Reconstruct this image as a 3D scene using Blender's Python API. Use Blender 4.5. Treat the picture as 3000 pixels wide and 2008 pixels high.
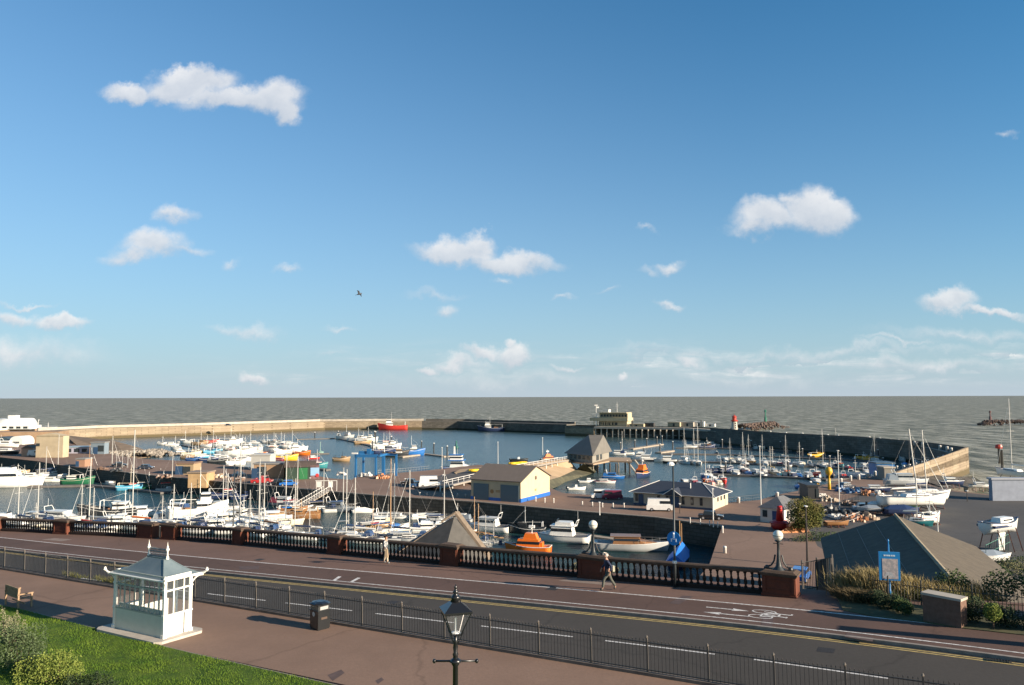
import bpy, math, random
import numpy as np
from mathutils import Vector, Matrix
random.seed(7)
R=math.radians
# ------------------------------------------------------------------ camera
scene=bpy.context.scene
for o in list(bpy.data.objects): bpy.data.objects.remove(o)
F=2250.0; CZ=25.5
_p=math.atan(159/2250); _r=math.atan(8/3000)
cf=Vector((0,math.cos(_p),math.sin(_p))); _u=Vector((0,-math.sin(_p),math.cos(_p))); _x=Vector((1,0,0))
cr=_x*math.cos(_r)-_u*math.sin(_r); cu=_u*math.cos(_r)+_x*math.sin(_r)
CAM=Vector((0,0,CZ))
cam=bpy.data.cameras.new('camera'); cam.lens=27; cam.sensor_width=36; cam.clip_end=200000; cam.clip_start=.5
co=bpy.data.objects.new('camera',cam); scene.collection.objects.link(co)
m=Matrix((cr,cu,-cf)).transposed().to_4x4(); m.translation=CAM; co.matrix_world=m
scene.camera=co
# ------------------------------------------------------------------ light
SUN_EL=17.0; SUN_AZ=math.atan2(.88,-.47)        # compass style: angle from +Y towards +X
sd=Vector((math.sin(SUN_AZ)*math.cos(R(SUN_EL)),math.cos(SUN_AZ)*math.cos(R(SUN_EL)),math.sin(R(SUN_EL))))
sl=bpy.data.lights.new('sun','SUN'); sl.energy=5.0; sl.angle=R(.5); sl.color=(1,.84,.66)
so=bpy.data.objects.new('sun',sl); so.rotation_euler=(-sd).to_track_quat('-Z','Y').to_euler(); scene.collection.objects.link(so)
scene.view_settings.view_transform='Standard'; scene.view_settings.look='None'; scene.view_settings.gamma=1
scene.view_settings.exposure=1.1
W=bpy.data.worlds.new('World'); scene.world=W; W.use_nodes=True
wn=W.node_tree; wn.nodes.clear()
def N(nt,t,**k):
    n=nt.nodes.new(t)
    for a,b in k.items():
        if a.startswith('i_'):
            key=a[2:]; n.inputs[int(key) if key.isdigit() else key].default_value=b
        else: setattr(n,a,b)
    return n
def Lk(nt,a,b): nt.links.new(a,b)
def ray(px,py): return cf*F+cr*(px-1500)+cu*(1004-py)
sky=N(wn,'ShaderNodeTexSky',sky_type='NISHITA',sun_disc=False,sun_elevation=R(SUN_EL),sun_rotation=SUN_AZ,altitude=0,air_density=1.0,dust_density=.4,ozone_density=3.0)
bg1=N(wn,'ShaderNodeBackground',i_1=.0625)
tc=N(wn,'ShaderNodeTexCoord'); sep=N(wn,'ShaderNodeSeparateXYZ'); Lk(wn,tc.outputs['Generated'],sep.inputs[0])
def mth(op,a,b=None,clamp=False,nt=wn):
    n=N(nt,'ShaderNodeMath',operation=op,use_clamp=clamp)
    for i,v in enumerate((a,b)):
        if v is None: continue
        if isinstance(v,(int,float)): n.inputs[i].default_value=v
        else: Lk(nt,v,n.inputs[i])
    return n.outputs[0]
ym=mth('MAXIMUM',sep.outputs[1],.05)
uu=mth('DIVIDE',sep.outputs[0],ym); vv=mth('DIVIDE',sep.outputs[2],ym)
uv=N(wn,'ShaderNodeCombineXYZ'); Lk(wn,uu,uv.inputs[0]); Lk(wn,vv,uv.inputs[1])
# wobble of the cloud outline
nz=N(wn,'ShaderNodeTexNoise',i_Scale=9.0,i_Detail=7.0,i_Roughness=.6); Lk(wn,uv.outputs[0],nz.inputs['Vector'])
wob=N(wn,'ShaderNodeVectorMath',operation='SUBTRACT'); Lk(wn,nz.outputs['Color'],wob.inputs[0]); wob.inputs[1].default_value=(.5,.5,.5)
wsc=N(wn,'ShaderNodeVectorMath',operation='SCALE',i_3=.10); Lk(wn,wob.outputs[0],wsc.inputs[0])
uw=N(wn,'ShaderNodeVectorMath',operation='ADD'); Lk(wn,uv.outputs[0],uw.inputs[0]); Lk(wn,wsc.outputs[0],uw.inputs[1])
# (photo x, photo y, half width, half height, density)
CL=[(400,248,85,26,1),(560,235,110,42,1),(545,205,55,28,1),(690,285,120,34,1),(790,290,75,48,1),(830,325,38,36,.9),(600,275,60,22,.7),
 (440,715,75,42,.9),(380,755,60,26,.55),(520,730,70,16,.4),(522,630,42,22,.5),(685,753,28,12,.25),(860,808,38,12,.3),
 (1330,738,105,36,1),(1490,765,120,28,.9),(1395,712,55,24,.9),(1475,822,30,12,.25),
 (2250,650,90,40,.85),(2400,630,85,52,1),(2210,680,70,26,.6),(2330,605,40,22,.6),(1975,775,45,17,.45),(1910,785,40,13,.25),(1900,660,32,10,.25),
 (2770,885,75,28,.85),(2900,910,110,14,.6),(2960,395,30,12,.25),(1960,888,40,13,.35),(1310,930,32,20,.45),(1270,880,90,14,.22),(1660,880,28,10,.25),(1760,865,35,10,.2),
 (180,940,75,20,.8),(30,932,60,22,.5),(720,955,80,18,.3),(990,958,50,10,.25),(60,885,80,8,.3),
 (1490,1035,52,30,1),(1405,1030,40,20,.8),(1350,1065,70,22,.5),(1275,1080,32,16,.8),(1490,1000,20,14,.7),(750,1090,40,18,.7),(1830,1100,20,13,.6),(2010,1060,45,18,.45),
 (1650,1070,40,10,.4),(2300,1030,700,16,.22),(2700,1075,300,22,.3),(2850,985,260,20,.22),(2650,1010,120,9,.25),(2150,1100,300,25,.2),(1550,1110,500,26,.18),(60,1030,240,46,.35),(980,1038,50,9,.2)]
acc=None; num=None; den=None
for (x,y,a,b,dn) in CL:
    d=ray(x,y); c=(d.x/d.y,d.z/d.y)
    s1=N(wn,'ShaderNodeVectorMath',operation='SUBTRACT'); Lk(wn,uw.outputs[0],s1.inputs[0]); s1.inputs[1].default_value=(c[0],c[1],.0)
    s2=N(wn,'ShaderNodeVectorMath',operation='MULTIPLY'); Lk(wn,s1.outputs[0],s2.inputs[0]); s2.inputs[1].default_value=(F/a/1.6,F/b/1.5,0)
    s3=N(wn,'ShaderNodeVectorMath',operation='LENGTH'); Lk(wn,s2.outputs[0],s3.inputs[0])
    v=mth('MULTIPLY',mth('SUBTRACT',1.0,s3.outputs['Value'],True),dn**.8*1.45)
    sy=N(wn,'ShaderNodeSeparateXYZ'); Lk(wn,s2.outputs[0],sy.inputs[0]); vy=mth('MULTIPLY',v,sy.outputs[1])
    num=vy if num is None else mth('ADD',num,vy); den=v if den is None else mth('ADD',den,v)
    acc=v if acc is None else mth('MAXIMUM',acc,v)
bv_=N(wn,'ShaderNodeCombineXYZ'); Lk(wn,mth('MULTIPLY',uu,4.5),bv_.inputs[0]); Lk(wn,mth('MULTIPLY',vv,34.),bv_.inputs[1])
bn=N(wn,'ShaderNodeTexNoise',i_Scale=1.6,i_Detail=7.,i_Roughness=.6,i_Distortion=.4); Lk(wn,bv_.outputs[0],bn.inputs['Vector'])
bu=mth('MULTIPLY',mth('MULTIPLY',mth('SUBTRACT',vv,.004,True),60.,True),mth('MULTIPLY',mth('SUBTRACT',.085,vv,True),28.,True))
bx=mth('ADD',mth('MULTIPLY',mth('ADD',uu,.5,True),1.1,True),.25,True)
band=mth('MULTIPLY',mth('MULTIPLY',mth('SUBTRACT',bn.outputs['Fac'],.40,True),2.1),mth('MULTIPLY',bu,bx))
acc=mth('MAXIMUM',acc,band)
n2=N(wn,'ShaderNodeTexNoise',i_Scale=22.0,i_Detail=8.0,i_Roughness=.65); Lk(wn,uv.outputs[0],n2.inputs['Vector'])
mod=mth('MULTIPLY',acc,mth('ADD',mth('MULTIPLY',n2.outputs['Fac'],2.2),.15))
mr=N(wn,'ShaderNodeMapRange',interpolation_type='SMOOTHSTEP',i_1=.03,i_2=1.05,i_3=0.,i_4=.82); Lk(wn,mod,mr.inputs[0])
front=mth('MULTIPLY',mr.outputs[0],mth('GREATER_THAN',sep.outputs[1],.06))
bg2=N(wn,'ShaderNodeBackground')
cc=N(wn,'ShaderNodeMix',data_type='RGBA'); shd=mth('ADD',mth('MULTIPLY',mth('DIVIDE',num,mth('MAXIMUM',den,.02)),.75),.62); Lk(wn,mth('ADD',mth('MULTIPLY',shd,.75),mth('MULTIPLY',mth('SUBTRACT',n2.outputs['Fac'],.5),.8),True),cc.inputs[0]); cc.inputs[6].default_value=(.43,.47,.53,1); cc.inputs[7].default_value=(.80,.78,.76,1)
Lk(wn,cc.outputs[2],bg2.inputs[0]); bg2.inputs[1].default_value=.60
mx=N(wn,'ShaderNodeMixShader'); Lk(wn,front,mx.inputs[0]); Lk(wn,bg1.outputs[0],mx.inputs[1]); Lk(wn,bg2.outputs[0],mx.inputs[2])
tint=N(wn,'ShaderNodeMix',data_type='RGBA',blend_type='MULTIPLY'); tint.inputs[0].default_value=1; Lk(wn,sky.outputs[0],tint.inputs[6]); tm=N(wn,'ShaderNodeMix',data_type='RGBA'); tm.inputs[6].default_value=(.28,.97,1.22,1); tm.inputs[7].default_value=(.85,.95,.92,1); Lk(wn,mth('MULTIPLY',sep.outputs[1],-3.,True),tm.inputs[0]); Lk(wn,tm.outputs[2],tint.inputs[7])
hz=mth('POWER',2.718,mth('MULTIPLY',mth('MAXIMUM',vv,0.),mth('SUBTRACT',mth('MULTIPLY',mth('MINIMUM',mth('MAXIMUM',uu,-.7),.3),-2.6),4.6) if False else mth('SUBTRACT',mth('MULTIPLY',mth('MINIMUM',mth('MAXIMUM',uu,-.7),.3),-2.4),4.5))); hzf=mth('MULTIPLY',hz,.93)
hm=N(wn,'ShaderNodeMix',data_type='RGBA'); Lk(wn,hzf,hm.inputs[0]); Lk(wn,tint.outputs[2],hm.inputs[6]); hm.inputs[7].default_value=(4.05,4.6,5.25,1)
Lk(wn,hm.outputs[2],bg1.inputs[0]); wo=N(wn,'ShaderNodeOutputWorld'); Lk(wn,mx.outputs[0],wo.inputs[0])
# ------------------------------------------------------------------ picking points off the photo onto real planes
def P(px,py,z):
    d=ray(px,py); t=(z-CZ)/d.z; return CAM+d*t
UX=Vector((.874,-.486)); VX=Vector((.486,.874)); P0=Vector((-11.95,40.2))
def zr(s): return CZ-10.79+.0404*max(min(s,45),-75)
def zp(s): return CZ-9.40+.0156*max(min(s,45),-60)        # footpath on the near side (s in road frame)
def SV(s,v,z=None,dz=0):
    q=P0+UX*s+VX*v
    return Vector((q.x,q.y,(zr(s) if z is None else z)+dz))
def toSV(p): q=Vector((p.x,p.y))-P0; return q.dot(UX),q.dot(VX)
def plane(px,py,fz):
    z=15.5; p=None
    for _ in range(30):
        p=P(px,py,z); z=fz(toSV(p)[0])
    return P(px,py,z)
def PR(px,py,h=0): return plane(px,py,lambda s:zr(s)+h)
def PP(px,py,h=0): return plane(px,py,lambda s:zp(s)+h)
# ------------------------------------------------------------------ materials
MC={}
def M(name,col,rough=.7,var=.12,scale=3.,bump=0.,metal=0.,spec=.4,det=4.,c2=None,thr=None,bs=None,coat=0,vec='Object',stretch=None):
    if name in MC: return MC[name]
    m=bpy.data.materials.new(name); m.use_nodes=True; nt=m.node_tree; b=nt.nodes['Principled BSDF']
    b.inputs['Roughness'].default_value=rough; b.inputs['Metallic'].default_value=metal; b.inputs['Specular IOR Level'].default_value=spec
    if coat: b.inputs['Coat Weight'].default_value=coat
    col=tuple(col)
    t=N(nt,'ShaderNodeTexCoord'); src=t.outputs[vec]
    if stretch:
        mp=N(nt,'ShaderNodeMapping'); mp.inputs['Scale'].default_value=stretch; Lk(nt,src,mp.inputs[0]); src=mp.outputs[0]
    if var or c2:
        n=N(nt,'ShaderNodeTexNoise',i_Scale=scale,i_Detail=det,i_Roughness=.6); Lk(nt,src,n.inputs['Vector'])
        r=N(nt,'ShaderNodeValToRGB'); Lk(nt,n.outputs['Fac'],r.inputs[0])
        a,c=(thr or (.3,.7)); r.color_ramp.elements[0].position=a; r.color_ramp.elements[1].position=c
        hi=c2 or tuple(min(1,x*(1+var)) for x in col); lo=col if c2 else tuple(x*(1-var) for x in col)
        r.color_ramp.elements[0].color=(*lo,1); r.color_ramp.elements[1].color=(*hi,1)
        Lk(nt,r.outputs[0],b.inputs['Base Color'])
    else: b.inputs['Base Color'].default_value=(*col,1)
    if bump:
        n3=N(nt,'ShaderNodeTexNoise',i_Scale=bs or scale*4,i_Detail=5.); Lk(nt,src,n3.inputs['Vector'])
        bp=N(nt,'ShaderNodeBump',i_Strength=bump,i_Distance=.05); Lk(nt,n3.outputs['Fac'],bp.inputs['Height']); Lk(nt,bp.outputs[0],b.inputs['Normal'])
    MC[name]=m; return m
def rgb(name,col,**k):
    d=dict(rough=.45,var=.06,scale=1.5,spec=.5); d.update(k); return M(name,col,**d)
# big two-scale surface material (ground, walls)
def ground(name,c1,c2,c3,big=.12,fine=9.,crack=0.,rough=.9,blocks=None,bump=.25,stain=None):
    m=bpy.data.materials.new(name); m.use_nodes=True; nt=m.node_tree; b=nt.nodes['Principled BSDF']; b.inputs['Roughness'].default_value=rough
    b.inputs['Specular IOR Level'].default_value=.25
    t=N(nt,'ShaderNodeTexCoord'); src=t.outputs['Object']
    n=N(nt,'ShaderNodeTexNoise',i_Scale=big,i_Detail=6.,i_Roughness=.65); Lk(nt,src,n.inputs['Vector'])
    r=N(nt,'ShaderNodeValToRGB'); r.color_ramp.elements[0].position=.35; r.color_ramp.elements[1].position=.65
    r.color_ramp.elements[0].color=(*c1,1); r.color_ramp.elements[1].color=(*c2,1); Lk(nt,n.outputs['Fac'],r.inputs[0])
    f=N(nt,'ShaderNodeTexNoise',i_Scale=fine,i_Detail=4.,i_Roughness=.7); Lk(nt,src,f.inputs['Vector'])
    mr=N(nt,'ShaderNodeMapRange',i_1=.3,i_2=.75,i_3=0.,i_4=.55); Lk(nt,f.outputs['Fac'],mr.inputs[0])
    mxx=N(nt,'ShaderNodeMix',data_type='RGBA'); Lk(nt,mr.outputs[0],mxx.inputs[0]); Lk(nt,r.outputs[0],mxx.inputs[6]); mxx.inputs[7].default_value=(*c3,1)
    out=mxx.outputs[2]
    if blocks:
        br=N(nt,'ShaderNodeTexBrick',i_Scale=1.); br.inputs['Brick Width'].default_value=blocks[0]; br.inputs['Row Height'].default_value=blocks[1]; br.inputs['Mortar Size'].default_value=blocks[2]
        br.inputs['Color1'].default_value=(1,1,1,1); br.inputs['Color2'].default_value=(.72,.72,.72,1); br.inputs['Mortar'].default_value=(.45,.43,.4,1)
        sx=N(nt,'ShaderNodeSeparateXYZ'); Lk(nt,src,sx.inputs[0]); cb=N(nt,'ShaderNodeCombineXYZ')
        Lk(nt,mth('SUBTRACT',mth('MULTIPLY',sx.outputs[0],.83,nt=nt),mth('MULTIPLY',sx.outputs[1],.56,nt=nt),nt=nt),cb.inputs[0]); Lk(nt,sx.outputs[2],cb.inputs[1]); Lk(nt,cb.outputs[0],br.inputs['Vector'])
        mm=N(nt,'ShaderNodeMix',data_type='RGBA',blend_type='MULTIPLY'); mm.inputs[0].default_value=1; Lk(nt,out,mm.inputs[6]); Lk(nt,br.outputs[0],mm.inputs[7]); out=mm.outputs[2]
    if crack:
        vo=N(nt,'ShaderNodeTexVoronoi',feature='DISTANCE_TO_EDGE',i_Scale=crack)
        nn=N(nt,'ShaderNodeTexNoise',i_Scale=1.2,i_Detail=5.); Lk(nt,src,nn.inputs['Vector'])
        ad=N(nt,'ShaderNodeVectorMath',operation='ADD'); Lk(nt,src,ad.inputs[0]); Lk(nt,nn.outputs['Color'],ad.inputs[1]); Lk(nt,ad.outputs[0],vo.inputs['Vector'])
        q=N(nt,'ShaderNodeMapRange',i_1=0.,i_2=.012,i_3=.80,i_4=1.); Lk(nt,vo.outputs['Distance'],q.inputs[0])
        mm=N(nt,'ShaderNodeMix',data_type='RGBA',blend_type='MULTIPLY'); mm.inputs[0].default_value=1; Lk(nt,out,mm.inputs[6]); Lk(nt,q.outputs[0],mm.inputs[7]); out=mm.outputs[2]
    if stain:   # a tide band: weed and wet stone below height stain
        sx=N(nt,'ShaderNodeSeparateXYZ'); Lk(nt,src,sx.inputs[0])
        zz=mth('ADD',sx.outputs[2],mth('MULTIPLY',f.outputs['Fac'],1.2,nt=nt),nt=nt)
        q=N(nt,'ShaderNodeMapRange',i_1=stain[0],i_2=stain[0]+.7,i_3=1.,i_4=0.); Lk(nt,zz,q.inputs[0])
        mm=N(nt,'ShaderNodeMix',data_type='RGBA'); Lk(nt,q.outputs[0],mm.inputs[0]); Lk(nt,out,mm.inputs[6]); mm.inputs[7].default_value=(*stain[1],1); out=mm.outputs[2]
    Lk(nt,out,b.inputs['Base Color'])
    if bump:
        bp=N(nt,'ShaderNodeBump',i_Strength=bump,i_Distance=.03); Lk(nt,f.outputs['Fac'],bp.inputs['Height']); Lk(nt,bp.outputs[0],b.inputs['Normal'])
    return m
def water(name,c1,c2,rough,sc,strg,big=.02,spec=.5,bd=.6,cap=0,wf=.6,rp=(.38,.62),st=(.45,1,1)):
    m=bpy.data.materials.new(name); m.use_nodes=True; nt=m.node_tree; b=nt.nodes['Principled BSDF']
    b.inputs['Roughness'].default_value=rough; b.inputs['IOR'].default_value=1.33; b.inputs['Specular IOR Level'].default_value=spec
    t=N(nt,'ShaderNodeTexCoord'); mp=N(nt,'ShaderNodeMapping'); mp.inputs['Rotation'].default_value=(0,0,R(25)); mp.inputs['Scale'].default_value=st; Lk(nt,t.outputs['Object'],mp.inputs[0])
    n=N(nt,'ShaderNodeTexNoise',i_Scale=sc,i_Detail=8.,i_Roughness=.68); Lk(nt,mp.outputs[0],n.inputs['Vector'])
    g=N(nt,'ShaderNodeTexNoise',i_Scale=big,i_Detail=5.,i_Roughness=.6); Lk(nt,mp.outputs[0],g.inputs['Vector'])
    mixf=mth('ADD',mth('MULTIPLY',n.outputs['Fac'],wf,nt=nt),mth('MULTIPLY',g.outputs['Fac'],1-wf,nt=nt),nt=nt)
    r=N(nt,'ShaderNodeValToRGB'); Lk(nt,mixf,r.inputs[0]); r.color_ramp.elements[0].position=rp[0]; r.color_ramp.elements[1].position=rp[1]
    r.color_ramp.elements[0].color=(*c1,1); r.color_ramp.elements[1].color=(*c2,1); Lk(nt,r.outputs[0],b.inputs['Base Color'])
    if cap:
        w1=N(nt,'ShaderNodeTexNoise',i_Scale=cap,i_Detail=3.,i_Roughness=.7); Lk(nt,mp.outputs[0],w1.inputs['Vector'])
        q=N(nt,'ShaderNodeMapRange',i_1=.62,i_2=.72,i_3=0.,i_4=.7); Lk(nt,w1.outputs['Fac'],q.inputs[0])
        mm=N(nt,'ShaderNodeMix',data_type='RGBA'); Lk(nt,q.outputs[0],mm.inputs[0]); Lk(nt,r.outputs[0],mm.inputs[6]); mm.inputs[7].default_value=(.55,.55,.5,1); Lk(nt,mm.outputs[2],b.inputs['Base Color'])
    bp=N(nt,'ShaderNodeBump',i_Strength=strg,i_Distance=bd); Lk(nt,n.outputs['Fac'],bp.inputs['Height']); Lk(nt,bp.outputs[0],b.inputs['Normal'])
    return m
# ------------------------------------------------------------------ mesh helpers
COL=scene.collection
class MB:
    def __init__(s): s.v=[]; s.f=[]
    def add(s,vs,fs):
        k=len(s.v); s.v+= [tuple(v) for v in vs]; s.f+=[tuple(i+k for i in f) for f in fs]; return s
    def box(s,c,d,rz=0,top=1.,ty=None):      # centre of base, dims, rotation, top scale
        ty=top if ty is None else ty
        x,y,z=c; a,b,h=d[0]/2,d[1]/2,d[2]; cs,sn=math.cos(rz),math.sin(rz); vs=[]
        for q,(tx,tyy) in ((0,(1,1)),(h,(top,ty))):
            for i,j in ((-1,-1),(1,-1),(1,1),(-1,1)):
                X,Y=i*a*tx,j*b*tyy; vs.append((x+X*cs-Y*sn,y+X*sn+Y*cs,z+q))
        return s.add(vs,[(3,2,1,0),(4,5,6,7),(0,1,5,4),(1,2,6,5),(2,3,7,6),(3,0,4,7)])
    def rod(s,p,q,r,r2=None,n=6):
        p=Vector(p);q=Vector(q); r2=r if r2 is None else r2; d=(q-p)
        if d.length<1e-6: return s
        d.normalize(); a=d.orthogonal().normalized(); b=d.cross(a); vs=[]
        for c,rr in ((p,r),(q,r2)):
            for i in range(n): t=2*math.pi*i/n; vs.append(c+(a*math.cos(t)+b*math.sin(t))*rr)
        return s.add(vs,[(i,(i+1)%n,n+(i+1)%n,n+i) for i in range(n)]+[tuple(range(n))[::-1],tuple(range(n,2*n))])
    def lathe(s,c,prof,n=12,sx=1,sy=1):      # prof [(r,z)...]
        vs=[];fs=[]
        for r,z in prof:
            for i in range(n): t=2*math.pi*(i+.5)/n; vs.append((c[0]+r*math.cos(t)*sx,c[1]+r*math.sin(t)*sy,c[2]+z))
        for k in range(len(prof)-1):
            for i in range(n): fs.append((k*n+i,k*n+(i+1)%n,(k+1)*n+(i+1)%n,(k+1)*n+i))
        fs.append(tuple(range(n))[::-1]); fs.append(tuple(range((len(prof)-1)*n,len(prof)*n)))
        return s.add(vs,fs)
    def prism(s,pts,z0,z1):                  # pts 2d list; z1 may be list
        n=len(pts); A=sum(pts[i][0]*pts[(i+1)%n][1]-pts[(i+1)%n][0]*pts[i][1] for i in range(n))
        if A<0: pts=list(pts)[::-1]; z1=z1[::-1] if isinstance(z1,list) else z1
        zt=z1 if isinstance(z1,list) else [z1]*n
        vs=[(p[0],p[1],z0) for p in pts]+[(p[0],p[1],z) for p,z in zip(pts,zt)]
        return s.add(vs,[tuple(range(n))[::-1],tuple(range(n,2*n))]+[(i,(i+1)%n,n+(i+1)%n,n+i) for i in range(n)])
    def strip(s,A,B,zb):                     # top surface between two polylines of 3d points, walls to zb
        n=len(A); zs=zb if isinstance(zb,list) else [zb]*n
        vs=[Vector(p) for p in A]+[Vector(p) for p in B]+[Vector((p[0],p[1],z)) for p,z in zip(A,zs)]+[Vector((p[0],p[1],z)) for p,z in zip(B,zs)]; fs=[]
        for i in range(n-1): fs+=[(i,i+1,n+i+1,n+i),(i,2*n+i,2*n+i+1,i+1),(n+i,n+i+1,3*n+i+1,3*n+i),(2*n+i,3*n+i,3*n+i+1,2*n+i+1)]
        fs+=[(0,n,3*n,2*n),(n-1,3*n-1,4*n-1,2*n-1)]
        return s.add(vs,fs)
    def tris(s,pts): # quads given
        for q in pts: s.add(q,[tuple(range(len(q)))])
        return s
    def mesh(s,name,mat,smooth=False,fix=True):
        me=bpy.data.meshes.new(name); me.from_pydata(s.v,[],s.f)
        if fix:
            import bmesh
            bm=bmesh.new(); bm.from_mesh(me); bmesh.ops.recalc_face_normals(bm,faces=bm.faces); bm.to_mesh(me); bm.free()
        me.materials.append(mat)
        if smooth: me.polygons.foreach_set('use_smooth',[True]*len(me.polygons))
        me.update(); return me
    def build(s,name,mat,parent=None,smooth=False,loc=None,rz=0,fix=True):
        return ob(name,s.mesh(name,mat,smooth,fix),parent,loc,rz)
def ob(name,me,parent=None,loc=None,rz=0,rot=None):
    o=bpy.data.objects.new(name,me); COL.objects.link(o)
    if loc is not None: o.location=loc
    if rz: o.rotation_euler=(0,0,rz)
    if rot is not None: o.rotation_euler=rot
    if parent: o.parent=parent
    return o
def tag(o,label,cat,group=None):
    o['label']=label; o['category']=cat
    if group: o['group']=group
    return o
def thing(name,label,cat,loc=(0,0,0),rz=0,group=None): return tag(ob(name,None,None,loc,rz),label,cat,group)
def struct(name,mb,mat,**k):
    o=mb.build(name,mat,**k); o['kind']='structure'; return o
KIDS={}
def children_of(o): return [c for c in bpy.data.objects if c.parent==o]
def dup(root,loc,rz=None,label=None,group=None,scale=None):
    r=root.copy(); COL.objects.link(r); r.location=loc
    if rz is not None: r.rotation_euler=(0,0,rz)
    if scale: r.scale=(scale,)*3
    if label: r['label']=label
    if group: r['group']=group
    for ch in KIDS.setdefault(root.name,children_of(root)):
        c=ch.copy(); COL.objects.link(c); c.parent=r
        for g in KIDS.setdefault(ch.name,children_of(ch)):
            d=g.copy(); COL.objects.link(d); d.parent=c
    return r
def wb(mb,name,mat,root,smooth=False,fix=True):   # build world-space geometry as a part of root
    return mb.build(name,mat,root,smooth,loc=-Vector(root.location),fix=fix)
def xy(p): return (p[0],p[1])
# ================================================================== SETTING
m_sea=water('sea_water',(.10,.108,.082),(.34,.335,.27),.5,.16,1.0,big=.05,spec=.10,bd=1.5,cap=.05,wf=.42,rp=(.425,.575),st=(1.8,.55,1))
m_har=water('harbour_water_mat',(.028,.058,.064),(.058,.098,.10),.2,.5,.6,big=.035,spec=.45,bd=.9,rp=(.42,.58),st=(1,.6,1))
m_inn=water('basin_water_mat',(.010,.038,.044),(.022,.060,.066),.2,.9,.7,big=.04,spec=.33)
struct('sea',MB().add([(-60000,-300,-.3),(60000,-300,-.3),(60000,60000,-.3),(-60000,60000,-.3)],[(0,1,2,3)]),m_sea)
har=[P(-260,1290,0),P(150,1290,0),P(952,1257,0),P(1475,1262,0),P(2070,1280,0),P(2300,1290,0),P(2560,1312,0),P(2760,1350,0),P(2560,1440,0),P(1500,1600,0),P(0,1420,0),P(-260,1380,0)]
struct('harbour_water',MB().add([(p.x,p.y,0) for p in har],[tuple(range(len(har)))]),m_har)
m_quaytop=ground('quay_paving',(.205,.135,.10),(.27,.18,.135),(.16,.115,.088),big=.06,fine=2.5,crack=.09,bump=.1)
m_asph=ground('dark_asphalt',(.062,.062,.062),(.088,.086,.084),(.11,.105,.10),big=.05,fine=3.,crack=.07,bump=.1)
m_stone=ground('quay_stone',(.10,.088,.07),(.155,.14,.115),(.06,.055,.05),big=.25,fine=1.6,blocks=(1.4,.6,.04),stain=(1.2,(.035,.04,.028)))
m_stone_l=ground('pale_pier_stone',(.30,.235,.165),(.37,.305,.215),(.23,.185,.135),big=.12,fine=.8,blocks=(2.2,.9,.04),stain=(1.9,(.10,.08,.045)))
m_stone_shade=ground('shaded_pier_stone',(.13,.122,.105),(.20,.185,.16),(.09,.085,.075),big=.12,fine=.8,blocks=(2.2,.9,.04),stain=(1.2,(.03,.034,.022)))  # pier granite with shade painted into its tones; weed only in the tide band
A0=P(2115,1544,4.5)
edge=[A0]+[P(x,y,4.5) for x,y in ((1918,1517.7),(1700,1500.5),(1389,1472),(1100,1453),(925,1438),(753,1422),(600,1409),(460,1396),(321,1380),(193,1366),(112,1352),(0,1340),(-260,1312))]
outer=[P(x,y,4.5) for x,y in ((-260,1262),(130,1268),(190,1296),(310,1326),(345,1336),(420,1345),(560,1352),(640,1362),(760,1372),(860,1378),(905,1390),(968,1402),(1032,1406),(1040,1398),(1100,1392),(1258,1378),(1400,1362),(1470,1368),(1600,1425),(1650,1445),(1811,1456),(2124,1473.5),(2226,1465),(2271,1451),(2368,1433),(2450,1411),(2589,1392),(2640,1393),(2771,1435),(3000,1461),(3500,1515))]
near=[Vector((120,30,4.5)),Vector((22,50,4.5)),P(2040,1700,4.5),P(2078,1655,4.5)]
mq=MB().prism([xy(p) for p in edge+outer+near],-3,4.5)
quay=ob('quay',mq.mesh('quay',m_stone)); quay['kind']='structure'
pv=[(-.0,0)]
top=MB().add([(p.x,p.y,4.504) for p in edge[:1]+edge[1:]+outer+near],[tuple(range(len(edge+outer+near)))])
o=struct('quay_paving',top,m_quaytop)
yard=[P(x,y,4.508) for x,y in ((2640,1397),(2771,1438),(3000,1463),(3400,1510))]+[Vector((119,40,4.508)),Vector((40,52,4.508)),P(2395,1600,4.508),P(2360,1530,4.508),P(2420,1480,4.508),P(2560,1440,4.508)]
struct('boatyard_asphalt',MB().add(yard,[tuple(range(len(yard)))]),m_asph)
# coping stones along the inner basin edge
ed=edge[:10]
cop=MB().strip([p+Vector((0,0,.16)) for p in ed],[p+Vector((.42,.66,.16)) for p in ed],4.3)
struct('quay_kerb',cop,M('coping_stone',(.24,.20,.16),rough=.85,var=.2,scale=1.5))
# lower road under the cliff on the near side of the basin, and the basin water
nearb=[P(2078,1655,1),Vector((18,86,1)),Vector((-30,104,1)),Vector((-84,124,1)),Vector((-190,168,1))]
inner=[Vector((p.x,p.y,1)) for p in edge]+nearb[::-1]
struct('basin_water',MB().add(inner,[tuple(range(len(inner)))]),m_inn)
lo=MB().prism([(24,94),(18,86),(-30,104),(-84,124),(-190,168),(-190,60),(22,40)],-3,4.49)
struct('lower_road',lo,m_quaytop)
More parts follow.
